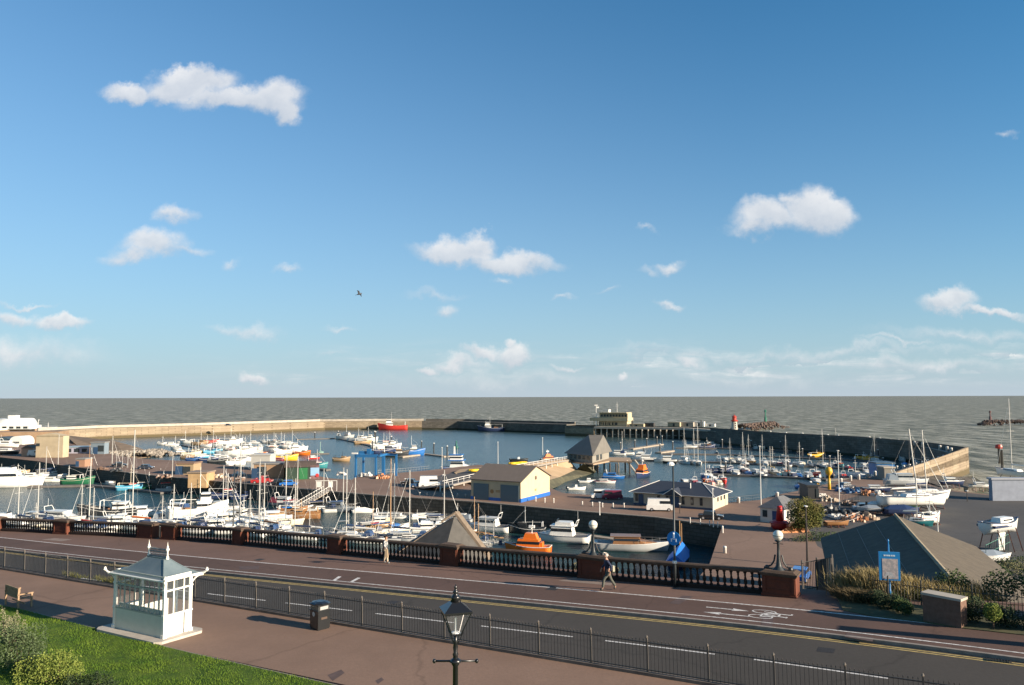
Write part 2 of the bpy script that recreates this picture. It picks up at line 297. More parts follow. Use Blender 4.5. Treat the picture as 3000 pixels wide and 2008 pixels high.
# ---- promenade terrace (pavement + road + path) in the road frame
def bend(s):
    if s>18: return -.0045*(s-18)**2
    if s<-8: return .0008*(s+8)**2
    return 0
SS=[-95,-80,-65,-55,-45,-38,-30,-22,-15,-8,0,6,12,18,22,26,30,34,40,50]
def ribbon(v0,v1,z0=0,z1=None,zb=3.0,b0=True,b1=True,ss=SS,fz=zr):
    z1=z0 if z1 is None else z1
    A=[SV(s,v0+(bend(s) if b0 else 0),fz(s),z0) for s in ss]; B=[SV(s,v1+(bend(s) if b1 else 0),fz(s),z1) for s in ss]
    return MB().strip(A,B,zb)
def sheet(v0,v1,dz,ss,fz=zr,bd=True,b1=True):
    A=[SV(s,v0+(bend(s) if bd else 0),fz(s),dz) for s in ss]; B=[SV(s,v1+(bend(s) if b1 else 0),fz(s),dz) for s in ss]
    m=MB(); n=len(ss); m.add(A+B,[(i,i+1,n+i+1,n+i) for i in range(n-1)]); return m
def fine(a,b,st=1.5):
    n=max(2,int((b-a)/st)+1); return [a+(b-a)*i/(n-1) for i in range(n)]
m_road=ground('road_asphalt',(.052,.047,.040),(.068,.060,.052),(.085,.077,.066),big=.10,fine=7.,crack=.10,bump=.12)
m_cyc=ground('cycle_path_tarmac',(.105,.064,.050),(.140,.086,.068),(.088,.058,.047),big=.22,fine=5.,crack=.16,bump=.15)
m_pave=ground('pavement_tarmac',(.165,.100,.076),(.215,.130,.099),(.13,.085,.066),big=.2,fine=5.,crack=.13,bump=.15)
m_path=ground('footpath_tarmac',(.205,.132,.095),(.265,.172,.124),(.165,.112,.083),big=.25,fine=8.,crack=.10,bump=.2)
m_wall=ground('retaining_wall_stone',(.16,.13,.11),(.22,.18,.15),(.11,.09,.08),big=.2,fine=1.5,blocks=(.6,.25,.03))
struct('road',ribbon(-4.4,5.0,0),m_road)
struct('cycle_path',ribbon(5.17,8.2,.13),m_cyc)
BV=[(-97,10.6),(-75,10.8),(-55,11.6),(-41,12.6),(-30.5,13.4),(-21,13.7),(-14,13.2),(-3,12.35),(2,11.95),(13,11.25),(18,10.95),(23.7,10.7),(28,10.9),(50,12)]
def bv(s):
    for (a,x),(b,y) in zip(BV,BV[1:]):
        if s<=b: return x+(y-x)*(s-a)/(b-a)
    return 12
ss2=fine(-95,50,3)
pvm=MB().strip([SV(s,8.2+bend(s),zr(s),.13) for s in ss2],[SV(s,bv(s)+1.6,zr(s),.13) for s in ss2],3.0)
struct('pavement',pvm,m_pave)
struct('kerb',ribbon(5.0,5.17,.135,.135,3.0),M('kerb_stone',(.27,.235,.20),rough=.85,var=.25,scale=2.5))
struct('footpath',ribbon(-9.8,-4.55,0,0,2.9,fz=zp,b0=False,b1=False),m_path)
m_white=M('road_paint_white',(.62,.60,.56),rough=.8,var=.3,scale=7,thr=(.35,.6)); m_yel=M('road_paint_yellow',(.48,.36,.13),rough=.8,var=.35,scale=6)
lines=MB()
for a,b,d in ((8.3,8.42,.136),(5.62,5.72,.136)): 
    q=sheet(a,b,d,fine(-90,48)); lines.add(q.v,q.f)
st=[-.6+6.03*i for i in range(-9,7)]
for s0 in st:
    q=sheet(.96,1.07,.005,[s0,s0+2.2,s0+4.55]); lines.add(q.v,q.f)
struct('lane_markings',lines,m_white)
yl=MB()
for a,b in ((4.48,4.58),(4.70,4.80)):
    q=sheet(a,b,.005,fine(-90,48)); yl.add(q.v,q.f)
struct('yellow_lines',yl,m_yel)
# arrows and the bicycle on the cycle path
mk=MB()
def mpoly(pts): mk.add([SV(s,v+bend(s),zr(s),.137) for s,v in pts],[tuple(range(len(pts)))])
def at_sv(x,y): q=PR(x,y); return toSV(q)
sa,va=at_sv(2069,1787.5); sb,vb=at_sv(2195,1799); sc_,vc=at_sv(2060,1802); sd_,vd=at_sv(2196,1814)
va-=bend(sa);vc-=bend(sc_)
Lar=abs(sb-sa)
mpoly([(sa,va-.05),(sa+Lar*.66,va-.05),(sa+Lar*.66,va+.05),(sa,va+.05)]); mpoly([(sa+Lar*.62,va-.2),(sa+Lar,va),(sa+Lar*.62,va+.2)])
Lb=abs(sd_-sc_)
mpoly([(sc_+Lb*.34,vc-.05),(sc_+Lb,vc-.05),(sc_+Lb,vc+.05),(sc_+Lb*.34,vc+.05)]); mpoly([(sc_,vc),(sc_+Lb*.38,vc-.2),(sc_+Lb*.38,vc+.2)])
# bicycle symbol, standing across the path (x = along v, y = along s)
s0,v0=at_sv(2257,1811); v0-=bend(s0)
def bar(a,b,w=.045):
    (x1,y1),(x2,y2)=a,b; L=math.hypot(x2-x1,y2-y1); nx,ny=-(y2-y1)/L*w,(x2-x1)/L*w
    mpoly([(s0+y+dy,v0+x+dx) for x,y,dx,dy in ((x1,y1,nx,ny),(x2,y2,nx,ny),(x2,y2,-nx,-ny),(x1,y1,-nx,-ny))])
for cx in (-.42,.42):
    for i in range(14):
        a0,a1=2*math.pi*i/14,2*math.pi*(i+1)/14
        bar((cx+.28*math.cos(a0),-.35+.52*math.sin(a0)),(cx+.28*math.cos(a1),-.35+.52*math.sin(a1)),.035)
for a,b in (((-.42,-.35),(-.15,.35)),((-.15,.35),(.28,.4)),((.28,.4),(.42,-.35)),((-.15,.35),(.02,-.35)),((.02,-.35),(-.42,-.35)),((.02,-.35),(.28,.4)),((.28,.4),(.25,.85)),((.25,.85),(.42,.88)),((-.15,.35),(-.2,.72)),((-.3,.72),(-.08,.72))): bar(a,b)
for x,y,x2,y2 in ((979,1708,996,1696),(1030,1712,1052,1700)):
    a,b=at_sv(x,y),at_sv(x2,y2); w=.12; mpoly([(a[0]-w,a[1]),(a[0]+w,a[1]),(b[0]+w,b[1]),(b[0]-w,b[1])])
struct('cycle_path_markings',mk,m_white)
mh=MB()
for x,y,f_,h in ((1150,1765,PR,.004),(2420,1905,PR,.004),(1620,1725,PR,.136),(760,1640,PR,.136)):
    q=f_(x,y,h); a=math.atan2(UX.y,UX.x); c,s_=.3*math.cos(a),.3*math.sin(a); mh.add([(q.x-c+s_,q.y-s_-c,q.z-.012 if f_==PR else q.z),(q.x+c+s_,q.y+s_-c,q.z+.012 if f_==PR else q.z),(q.x+c-s_,q.y+s_+c,q.z+.012 if f_==PR else q.z),(q.x-c-s_,q.y-s_+c,q.z-.012 if f_==PR else q.z)],[(0,1,2,3)])
struct('service_covers',mh,M('cover_iron',(.045,.04,.036),var=.3,scale=12,metal=.3))
# patches in the tarmac
pt=MB()
for pts,h in ((((1636,1702),(1690,1690),(1800,1702),(1790,1716)),.1345),(((120,1581),(160,1577),(212,1581),(180,1586)),.1345)):
    pt.add([PR(x,y,h) for x,y in pts],[(0,1,2,3)])
struct('tarmac_patches',pt,M('pale_patch',(.26,.20,.165),var=.15,rough=.9))
pt2=MB()
for pts in (((1960,1768),(2000,1745),(2032,1748),(1990,1771)),((2236,1800),(2268,1803),(2262,1838),(2230,1835))):
    pt2.add([PR(x,y,.1342) for x,y in pts],[(0,1,2,3)])
for pts in (((960,1978),(1000,1962),(1010,1972),(975,1995)),((1100,1995),(1118,1985),(1125,1992),(1108,2004))):
    pt2.add([PP(x,y,.004) for x,y in pts],[(0,1,2,3)])
for pts in (((700,1660),(760,1658),(758,1668),(702,1670)),((2480,1855),(2560,1868),(2556,1880),(2474,1866))):
    pt2.add([PR(x,y,.1343) for x,y in pts],[(0,1,2,3)])
struct('dark_tarmac_patches',pt2,M('dark_patch',(.10,.068,.062),var=.2,rough=.9))
dr=MB(); q=PR(2930,1938)
for i in range(9):
    dr.box((q.x+UX.x*(i*.09-.4),q.y+UX.y*(i*.09-.4),zr(toSV(q)[0])+.004+i*.0036),(.045,.32,.012),rz=math.atan2(VX.y,VX.x)+R(90))
tag(dr.build('drain_grate',M('iron_black',(.02,.02,.02),var=.1)),'black iron drain grate set in the gutter on the yellow lines at the right','drain')
# ---- lawn
m_grass=M('lawn_grass',(.038,.085,.010),c2=(.10,.15,.018),rough=.9,scale=1.3,det=8,thr=(.35,.65),bump=.6,bs=30,spec=.2)
LE=[(-90,-9.2),(-20,-9.2),(-6.6,-9.2),(-.5,-9.55),(4.9,-9.9),(12,-10.0),(40,-10.3)]
def le(s):
    for (a,x),(b,y) in zip(LE,LE[1:]):
        if s<=b: return x+(y-x)*(s-a)/(b-a)
    return -10.3
ssl=fine(-90,40,2)
struct('lawn',MB().strip([SV(s,-34,zp(s),.3) for s in ssl],[SV(s,le(s)-.06,zp(s),.05) for s in ssl],3.0),m_grass)
struct('path_edging',MB().strip([SV(s,le(s)-.06,zp(s),.045) for s in ssl],[SV(s,le(s)+.04,zp(s),.03) for s in ssl],3.0),M('edging',(.2,.17,.14),rough=.9,var=.2))
rng=random.Random(3)
gb=MB()
for i in range(52000):
    s=rng.uniform(-14,14); v=le(s)-.05-abs(rng.random())**1.0*5.2
    q=SV(s,v,zp(s),.05+.25*min(1,max(0,(le(s)-v)/24)));
    n=1.0+.5*math.sin(s*1.7+math.sin(v*2.3)*2)
    h=rng.uniform(.025,.06)*n; a=rng.uniform(0,6.28); w=.009
    gb.v+=[(q.x-w*math.cos(a),q.y-w*math.sin(a),q.z),(q.x+w*math.cos(a),q.y+w*math.sin(a),q.z),(q.x+rng.uniform(-.025,.025),q.y+rng.uniform(-.025,.025),q.z+h)]; k=len(gb.v); gb.f.append((k-3,k-2,k-1))
g=gb.build('grass',M('grass_blades',(.045,.11,.010),c2=(.135,.20,.022),rough=.8,scale=1.1,det=5,spec=.2),fix=False); g['kind']='stuff'; g['label']='short bright green lawn grass'
# ================================================================== FOREGROUND THINGS
RZ=math.atan2(UX.y,UX.x)     # local x runs along the road
def slope(o,k=.0404):        # tilt a long thing along the road's fall
    o.rotation_euler=(0,-math.atan(k),RZ); o.rotation_mode='XYZ'
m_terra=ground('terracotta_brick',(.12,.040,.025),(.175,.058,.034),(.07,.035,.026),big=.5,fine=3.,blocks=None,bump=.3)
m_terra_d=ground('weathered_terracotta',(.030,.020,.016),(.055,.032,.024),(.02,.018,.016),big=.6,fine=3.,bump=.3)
m_stonecap=ground('weathered_cap',(.085,.058,.042),(.14,.092,.066),(.055,.048,.038),big=1.2,fine=6.)
def bal_mesh():
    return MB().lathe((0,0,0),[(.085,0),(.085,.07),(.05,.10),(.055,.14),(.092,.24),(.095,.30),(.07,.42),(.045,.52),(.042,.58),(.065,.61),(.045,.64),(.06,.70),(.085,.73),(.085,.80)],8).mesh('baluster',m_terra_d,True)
ME_BAL=bal_mesh()
def pier(s,L,lamp=False,label='',hh=1.32,wd=.75,v=None):
    v=bv(s) if v is None else v
    a=math.atan2((SV(s+1,bv(s+1))-SV(s-1,bv(s-1))).y,(SV(s+1,bv(s+1))-SV(s-1,bv(s-1))).x)
    t=thing('brick_pier',label,'pier',SV(s,v,zr(s),.02),a,group='brick piers of the promenade balustrade')
    MB().box((0,0,0),(L+.08,wd+.08,.22)).box((0,0,.22),(L,wd,hh-.42)).build('pier_body',m_terra,t)
    MB().box((0,0,hh-.2),(L+.1,wd+.1,.07)).box((0,0,hh-.13),(L+.2,wd+.2,.09)).box((0,0,hh-.04),(L+.12,wd+.12,.09),top=.8).build('pier_cap',m_stonecap,t)
    for sg in (-1,1): MB().box((sg*(L/2-.12),-wd/2-.015,.3),(.14,.06,hh-.55)).build('pilaster',m_terra,t)
    for z_ in (.42,hh-.42): MB().box((0,-wd/2-.01,z_),(L-.5,.03,.05)).build('moulding',m_terra,t)
    return t
def baluster_run(s0,s1,label,n,lift=0.):
    # one bay between two piers
    A=SV(s0,bv(s0),zr(s0),.02+lift); B=SV(s1,bv(s1),zr(s1),.02+lift); d=B-A; Ln=d.length
    t=thing('balustrade',label,'balustrade',A,0,group='balustrade bays along the promenade')
    t.rotation_euler=(0,-math.asin(d.z/Ln),math.atan2(d.y,d.x))
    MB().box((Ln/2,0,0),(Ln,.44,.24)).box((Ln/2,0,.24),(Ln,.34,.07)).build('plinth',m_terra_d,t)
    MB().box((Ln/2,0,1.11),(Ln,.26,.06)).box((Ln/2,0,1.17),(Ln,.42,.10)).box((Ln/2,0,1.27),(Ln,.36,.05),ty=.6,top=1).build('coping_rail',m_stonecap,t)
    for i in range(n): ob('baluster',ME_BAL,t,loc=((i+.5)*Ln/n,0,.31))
    return t
def sx(x,y): return toSV(PR(x,y))[0]
# piers: photo x of each end -> s
def s_at(x):                 # where the balustrade line crosses photo column x
    lo_,hi=-95.,45.
    for _ in range(40):
        mid=(lo_+hi)/2; q=SV(mid,bv(mid)); d=q-CAM; px=1500+F*d.dot(cr)/d.dot(cf)
        if px<x: lo_=mid
        else: hi=mid
    return lo_
PIERS=[(-14,6,'plain brick pier at the left end of the balustrade'),(166,206,'brick pier with a sunlit side behind the shelter path, second from the left'),
 (411,455,'brick pier left of the gap in the balustrade'),(480,522,'brick pier right of the gap in the balustrade'),(690,717,'brick pier beside the thin lamp post with a white ball'),
 (968,1006,'squat brick pier left of the person in the pale patterned shirt'),(1298,1348,'dark brick pier under the grey gabled roof'),(1702,1782,'brick pier carrying the globe lamp above the orange boat'),(2240,2338,'big weathered brick pier carrying the globe lamp at the end of the balustrade')]
ps=[]
for x0,x1,l in PIERS:
    a,b=s_at(x0),s_at(x1); ps.append((a,b)); pier((a+b)/2,b-a,label=l,hh=1.36 if x0<2000 else 1.28,wd=.7 if x0<2000 else .95)
BL=['far left bay of the dark balustrade, with motor cruisers behind it','balustrade bay above the shelter roof with a red boat showing through it',None,'balustrade bay between the gap and the thin lamp post','balustrade bay with boats showing white through it, right of the thin lamp post',
 'balustrade bay behind the person in the pale patterned shirt','balustrade bay behind the dark lantern lamp, below the orange boat','balustrade bay behind the round blue sign, showing blue gaps']
NB=[23,28,0,18,26,27,27,24]
for i in range(len(ps)-1):
    if BL[i]: baluster_run(ps[i][1]+.02,ps[i+1][0]-.02,BL[i],NB[i])
baluster_run(-90,ps[0][0]-.02,'balustrade bay running out of the picture at the left edge',30)
# cliff wall below the balustrade, and its gardens
ss3=fine(-95,50,5)
struct('cliff_wall',MB().strip([SV(s,bv(s)+1.6,zr(s),.0) for s in ss3],[SV(s,bv(s)+3.6,zr(s),-3.5) for s in ss3],2.0),m_wall)
# ---- bin in the gap
def litter_bin(label,loc,rz,sc=1.,flap=True):
    t=thing('litter_bin',label,'litter bin',loc,rz); t.scale=(sc,)*3
    mb=rgb('bin_black',(.012,.014,.016),rough=.3,coat=.3)
    MB().box((0,0,0),(.60,.56,.06)).box((0,0,.06),(.64,.60,.72)).build('bin_body',mb,t)
    h=MB().box((0,0,.78),(.70,.66,.05)).box((0,0,.83),(.62,.58,.2),top=.9).box((0,0,1.03),(.70,.66,.06)).lathe((0,0,1.09),[(.46,0),(.40,.05),(.22,.09)],8,1,.9).build('hood',mb,t)
    for s in (-1,1): MB().add([(.315*s,-.2,.86),(.315*s,.2,.86),(.325*s,.2,1.0),(.325*s,-.2,1.0)],[(0,1,2,3)]).build('opening',rgb('bin_opening',(.35,.35,.34)),t)
    MB().lathe((0,0,0),[(.1,0),(.1,.012)],14).build('emblem',rgb('emblem_grey',(.35,.37,.38)),t,loc=(-.03,-.30,.66)).rotation_euler=(R(90),0,0)
    MB().box((.326,0,.45),(.012,.3,.09)).build('notice',rgb('notice_brown',(.08,.05,.035)),t)
    return t
p=PP(937,1841); litter_bin('glossy black litter bin with a hooded lid standing against the railing',(p.x,p.y,p.z),RZ-R(14),.92)
p=PR(468,1576); litter_bin('shaded black litter bin in the gap of the balustrade',(p.x,p.y,p.z+.02),RZ-R(5),1.15)
# ---- railing along the road
m_iron=rgb('railing_iron',(.095,.082,.072),rough=.6,metal=.2); m_post=rgb('railing_post_mat',(.11,.095,.08),rough=.6)
fv=-4.63; FS=[-16.7-2*5+2*i for i in range(31)]
q=SV(FS[0],fv,zp(FS[0])); rail=thing('iron_railing','long low black iron railing with thin bars and finials between the footpath and the road','railing',q)
rail.rotation_euler=(0,-math.atan(.0156),RZ); rail.rotation_mode='XYZ'
FH=1.16
pm=MB().box((0,0,-.1),(.055,.055,FH+.1)).lathe((0,0,FH),[(.03,0),(.045,.03),(.03,.07),(.005,.10)],6).mesh('post',m_post)
pn=MB().box((1,0,.13),(1.95,.02,.035)).box((1,0,FH-.16),(1.95,.02,.035))
for i in range(15):
    x=.125*(i+1); pn.rod((x,0,.02),(x,0,FH-.08),.0085,n=4); pn.lathe((x,0,FH-.09),[(.009,0),(.020,.02),(.009,.05),(.002,.07)],4)
pnm=pn.mesh('bar_panel',m_iron)
for i in range(len(FS)):
    ob('post',pm,rail,loc=(2*i,0,0)); 
    if i<len(FS)-1: ob('bar_panel',pnm,rail,loc=(2*i,0,0))
struct('railing_kerb',MB().strip([SV(s,fv+.14,zp(s),.10) for s in SS],[SV(s,fv-.14,zp(s),.10) for s in SS],3.0),M('fence_kerb',(.15,.125,.105),rough=.9,var=.3,scale=2))
wd=MB()
for i in range(260):
    s=rng.choice((-10.5,-7.5,-8,-6.5))+rng.gauss(0,.5); q=SV(s,fv+.25+rng.random()*.25,zp(s),.05); h=rng.uniform(.05,.34)
    for k in range(2): wd.rod(q,q+Vector((rng.uniform(-.15,.15),rng.uniform(-.15,.15),h)),.012,.002,n=3)
g=wd.build('weeds',M('weed_green',(.06,.08,.02),c2=(.17,.15,.04),scale=3)); g['kind']='stuff'; g['label']='scruffy weeds growing through the foot of the railing'
# ---- shelter
sk,vk=.5,-9.40
K=thing('shelter','white cast iron promenade shelter with glazed sides and grey hipped roof','shelter',SV(sk,vk,zp(1.9),.0),RZ)
mw=rgb('shelter_white',(.78,.77,.70),rough=.45); ml=M('roof_lead',(.105,.145,.165),c2=(.15,.19,.205),rough=.45,scale=2.2,det=6)
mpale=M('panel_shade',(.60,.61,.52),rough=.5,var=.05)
LX,LY=3.02,1.17; PB=.93; EH=2.32
MB().prism([(-.4,-.5),(LX+.1,-.5),(LX+.32,-.3),(LX+.45,1.4),(LX+.2,1.62),(-.4,1.62),(-.62,1.4),(-.62,-.3)],-.1,.13).build('base_slab',M('slab',(.42,.38,.33),rough=.8,var=.12),K)
# corner posts
for x,y in ((0,0),(LX,0),(0,LY),(LX,LY)): MB().box((x,y,.13),(.11,.11,EH-.13)).box((x,y,.13),(.17,.17,.12)).box((x,y,PB),(.15,.15,.06)).box((x,y,1.9),(.15,.15,.05)).build('post',mw,K)
def panel(a,b,zb,zt,mat,name,th=.05):
    a=Vector((*a,0)); b=Vector((*b,0)); d=b-a; c=(a+b)/2
    return MB().box((c.x,c.y,zb),(d.length,th,zt-zb),rz=math.atan2(d.y,d.x)).build(name,mat,K)
panel((.06,0),(LX-.06,0),.13,PB,mpale,'lower_panel'); panel((LX,.06),(LX,.86),.13,PB,mw,'lower_panel'); panel((LX,.92),(LX,LY-.06),.13,PB-.02,mw,'lower_panel'); panel((0,.06),(0,LY-.06),.13,PB,mw,'lower_panel')
# middle partition and bench seat
panel((LX/2,.1),(LX/2,1.3),.13,PB+.25,mw,'partition'); 
MB().box((LX/2,.34,.45),(LX-.2,.42,.05)).box((LX/2,.10,.95),(LX-.2,.04,.18)).build('bench_seat',rgb('bench_white',(.7,.68,.6)),K)
mfr=rgb('frame_white_shaded',(.36,.39,.34))  # white frame paint, darkened to put the front's shade into its colour
fr=MB()
for i in range(1,10): fr.box((LX*i/10,0,PB),(.024,.04,EH-PB))
for z in (PB-.01,1.86,2.3): fr.box((LX/2,0,z),(LX,.06,.06 if z<2 else .14))
fr.build('window_frame',mfr,K)
fr=MB()
for y in (.4,.86,1.12): fr.box((LX,y,PB),(.05,.05,EH-PB)); fr.box((0,y,PB),(.05,.05,EH-PB))
for z in (PB-.01,1.86,2.24): fr.box((LX,LY/2,z),(.06,LY,.06 if z<2 else .2)); fr.box((0,LY/2,z),(.06,LY,.06 if z<2 else .2))
for x in (1.1,2.2): fr.box((x,LY,.13),(.07,.07,EH-.13))
fr.box((LX/2,LY,2.2),(LX,.06,.22)); fr.build('window_frame',mw,K)
gm=bpy.data.materials.new('clear_glass'); gm.use_nodes=True; gb_=gm.node_tree.nodes['Principled BSDF']; gb_.inputs['Base Color'].default_value=(.25,.28,.28,1); gb_.inputs['Roughness'].default_value=.03; gb_.inputs['Alpha'].default_value=.08
for a,b in (((.06,.012),(LX-.06,.012)),((LX-.012,.06),(LX-.012,LY-.06)),((.012,.06),(.012,LY-.06))): panel(a,b,PB+.05,EH-.12,gm,'pane',.008)
# roof: concave hips
X0,X1,Y0,Y1=-.14,LX+.12,-.17,LY+.42; rx0,rx1,ry=1.2,2.25,.62; RH=.62
rf=MB(); n=7; rings=[]
for k in range(n):
    t=k/(n-1); h=EH+RH*(t**1.45)
    rings.append([(X0+(rx0-X0)*t,Y0+(ry-.12-Y0)*t,h),(X1+(rx1-X1)*t,Y0+(ry-.12-Y0)*t,h),(X1+(rx1-X1)*t,Y1+(ry+.12-Y1)*t,h),(X0+(rx0-X0)*t,Y1+(ry+.12-Y1)*t,h)])
vs=[p for r_ in rings for p in r_]; fs=[]
for k in range(n-1):
    for i in range(4): fs.append((4*k+i,4*k+(i+1)%4,4*k+4+(i+1)%4,4*k+4+i))
fs.append((4*n-4,4*n-3,4*n-2,4*n-1)); fs.append((3,2,1,0)); rf.add(vs,fs); roof=rf.build('roof',ml,K)
ev=MB(); 
for (a,b) in (((X0,Y0),(X1,Y0)),((X1,Y0),(X1,Y1)),((X1,Y1),(X0,Y1)),((X0,Y1),(X0,Y0))):
    ev.rod((*a,EH-.01),(*b,EH-.01),.045,n=6)
for x,t in ((.55,.5),(1.1,.55),(1.75,.6),(2.35,.6),(2.9,.5)):   # lead seams
    pass
ev.build('eaves',mw,roof)
sm=MB()
for f_ in (.36,.62):
    sm=MB()
    for k in range(n-1):
        a=Vector(rings[k][0]).lerp(Vector(rings[k][1]),f_); b=Vector(rings[k+1][0]).lerp(Vector(rings[k+1][1]),f_); sm.rod(a+Vector((0,0,.012)),b+Vector((0,0,.004)),.010,n=5)
for i in range(4):
    sm=MB()
    for k in range(n-1): sm.rod(Vector(rings[k][i])+Vector((0,0,.01)),Vector(rings[k+1][i])+Vector((0,0,.01)),.02,n=5)
    sm.build('hip_roll',ml,roof)
cz_=EH+RH
cr_=MB().box(((rx0+rx1)/2,ry,cz_),(rx1-rx0+.12,.16,.05)).box(((rx0+rx1)/2,ry,cz_+.05),(rx1-rx0,.03,.04)).box(((rx0+rx1)/2,ry,cz_+.24),(rx1-rx0,.03,.03))
for i in range(13):
    x=rx0+.06+(rx1-rx0-.12)*i/12; cr_.rod((x,ry,cz_+.05),(x,ry,cz_+.34),.012,n=4); cr_.lathe((x,ry,cz_+.32),[(.01,0),(.028,.03),(.01,.07),(.002,.1)],4)
cr_.build('ridge_cresting',M('cresting',(.16,.20,.21),rough=.5,var=.1),roof)
for x in (rx0-.05,rx1+.05): MB().lathe((x,ry,cz_),[(.06,0),(.06,.1),(.03,.14),(.03,.3),(.07,.36),(.07,.4),(.03,.46),(.05,.48),(.02,.52),(.004,.68)],8).build('finial',mw,roof)
for (x,y,dx,dy) in ((X0,Y0,-1,-.35),(X1,Y0,1,-.35),(X1,Y1,1,.35),(X0,Y1,-1,.35)):
    b=MB(); q0=Vector((x,y,EH)); pts=[(0,-.02),(.10,.02),(.17,.07),(.21,.14),(.23,.22)]
    for (a,h),(a2,h2) in zip(pts,pts[1:]): b.rod(q0+Vector((dx*a,dy*a,h)),q0+Vector((dx*a2,dy*a2,h2)),.05*(1-a),.05*(1-a2),n=5)
    b.lathe((q0.x+dx*.22,q0.y+dy*.22,EH+.06),[(.02,0),(.07,.06),(.02,.14)],6); b.build('scroll',mw,roof)
    c=MB(); px_,py_=(0 if dx<0 else LX),(0 if dy<0 else LY)
    for k in range(6):
        t0,t1=k/6,(k+1)/6
        f=lambda t:(px_+(x+dx*.1-px_)*(1-math.cos(t*math.pi/2)),py_+(y-py_)*(1-math.cos(t*math.pi/2)),EH-.55+.52*math.sin(t*math.pi/2))
        c.rod(f(t0),f(t1),.03,n=5)
    c.rod((px_,py_,EH-.06),(x+dx*.1,y,EH-.06),.03,n=5); c.build('bracket',mw,K)
# ---- bench
b1=PP(10,1771); b2=PP(59,1788)
B=thing('park_bench','slatted wooden bench seen from behind at the left edge of the path','bench',b1.lerp(b2,.5),math.atan2((b2-b1).y,(b2-b1).x)); mwd=M('bench_teak',(.30,.20,.12),rough=.8,var=.25,scale=8)
bw=1.35
for x in (-bw/2,bw/2):
    MB().box((x,0,0),(.07,.07,.92)).build('leg',mwd,B); MB().box((x,.55,0),(.07,.07,.62)).build('leg',mwd,B); MB().box((x,.28,.62),(.07,.66,.05)).build('armrest',mwd,B)
s_=MB()
for k in range(6): s_.box((0,.1+.085*k,.42),(bw,.07,.03))
s_.build('seat',mwd,B)
s_=MB().box((0,0,.84),(bw,.05,.09)).box((0,0,.50),(bw,.05,.06))
for k in range(13): s_.box((-bw/2+.1+k*(bw-.2)/12,0,.53),(.05,.03,.33))
s_.build('backrest',mwd,B)
MB().box((0,.28,.18),(bw,.04,.05)).build('stretcher',mwd,B)
# ---- black lantern lamp post in front
d=ray(1335,1712); dist=15.6; tp=CAM+d*(dist/d.y)
bz=zp(6)-.1
mblk=rgb('gloss_black',(.010,.011,.013),rough=.3,coat=.25)
Lm=thing('street_lamp','black Victorian lantern on a fluted post in the centre foreground','street lamp',(tp.x,tp.y,bz)); Ht=tp.z-bz
MB().lathe((0,0,0),[(.2,0),(.2,.5),(.13,.6),(.12,1.2),(.06,1.35),(.052,Ht-1.58),(.075,Ht-1.56),(.08,Ht-1.52),(.052,Ht-1.46),(.048,Ht-1.40),(.06,Ht-1.36),(.04,Ht-1.32),(.052,Ht-1.22),(.038,Ht-1.15),(.062,Ht-1.11),(.036,Ht-1.07),(.036,Ht-.95)],14).build('post',mblk,Lm,True)
MB().rod((-.42,0,Ht-1.49),(.42,0,Ht-1.49),.022,n=8).lathe((-.42,0,Ht-1.53),[(.02,0),(.04,.04),(.02,.08)],8).lathe((.42,0,Ht-1.53),[(.02,0),(.04,.04),(.02,.08)],8).lathe((0,0,Ht-1.55),[(.05,0),(.14,.06),(.05,.12)],10).build('ladder_bar',mblk,Lm,True)
LT=thing  # lantern pieces
zb_,zt_=Ht-.96,Ht-.52; rb,rt=.13,.365
fr=MB()
for i in range(4):
    a=math.pi/4+i*math.pi/2+.28; b=a+math.pi/2
    fr.rod((rb*math.cos(a),rb*math.sin(a),zb_),(rt*math.cos(a),rt*math.sin(a),zt_),.012,n=5)
    for r_,z in ((rb,zb_),(rt,zt_)): fr.rod((r_*math.cos(a),r_*math.sin(a),z),(r_*math.cos(b),r_*math.sin(b),z),.02,n=5)
    fr.rod((.05*math.cos(a),.05*math.sin(a),zb_-.2),(.18*math.cos(a),.18*math.sin(a),zb_+.05),.008,n=4)
fr.build('lantern_frame',mblk,Lm)
gl=MB()
for i in range(4):
    a=math.pi/4+i*math.pi/2+.28; b=a+math.pi/2; gl.add([(rb*math.cos(a),rb*math.sin(a),zb_),(rb*math.cos(b),rb*math.sin(b),zb_),(rt*math.cos(b),rt*math.sin(b),zt_),(rt*math.cos(a),rt*math.sin(a),zt_)],[(0,1,2,3)])
gm2=bpy.data.materials.new('lantern_glass'); gm2.use_nodes=True; gb2=gm2.node_tree.nodes['Principled BSDF']; gb2.inputs['Base Color'].default_value=(.4,.42,.42,1); gb2.inputs['Roughness'].default_value=.12; gb2.inputs['Alpha'].default_value=.05; gb2.inputs['Specular IOR Level'].default_value=.1
gl.build('pane',gm2,Lm)
MB().lathe((0,0,zb_),[(.09,0),(.09,.03),(.02,.05),(.02,.3),(.01,.32)],10).build('streak_stem',rgb('streak_white',(.7,.7,.68)),Lm)  # solid white stem imitating a reflection streak inside the lantern
a0=.28
hd=MB(); k=4
prof=[(rt+.03,0),(rt+.03,.03),(.2,.14),(.10,.20)]
vs=[];
for r_,z in prof:
    for i in range(4): a=math.pi/4+i*math.pi/2+a0; vs.append((r_*math.cos(a),r_*math.sin(a),zt_+z))
fs=[(4*j+i,4*j+(i+1)%4,4*j+4+(i+1)%4,4*j+4+i) for j in range(3) for i in range(4)]+[(0,1,2,3)[::-1],(12,13,14,15)]
hd.add(vs,fs).build('lantern_roof',mblk,Lm)
MB().lathe((0,0,zt_+.19),[(.11,0),(.085,.05),(.11,.07),(.075,.11),(.04,.15),(.062,.18),(.036,.21),(.024,.25),(.036,.275),(.012,.30),(.004,.33)],12).build('finial',mblk,Lm,True)
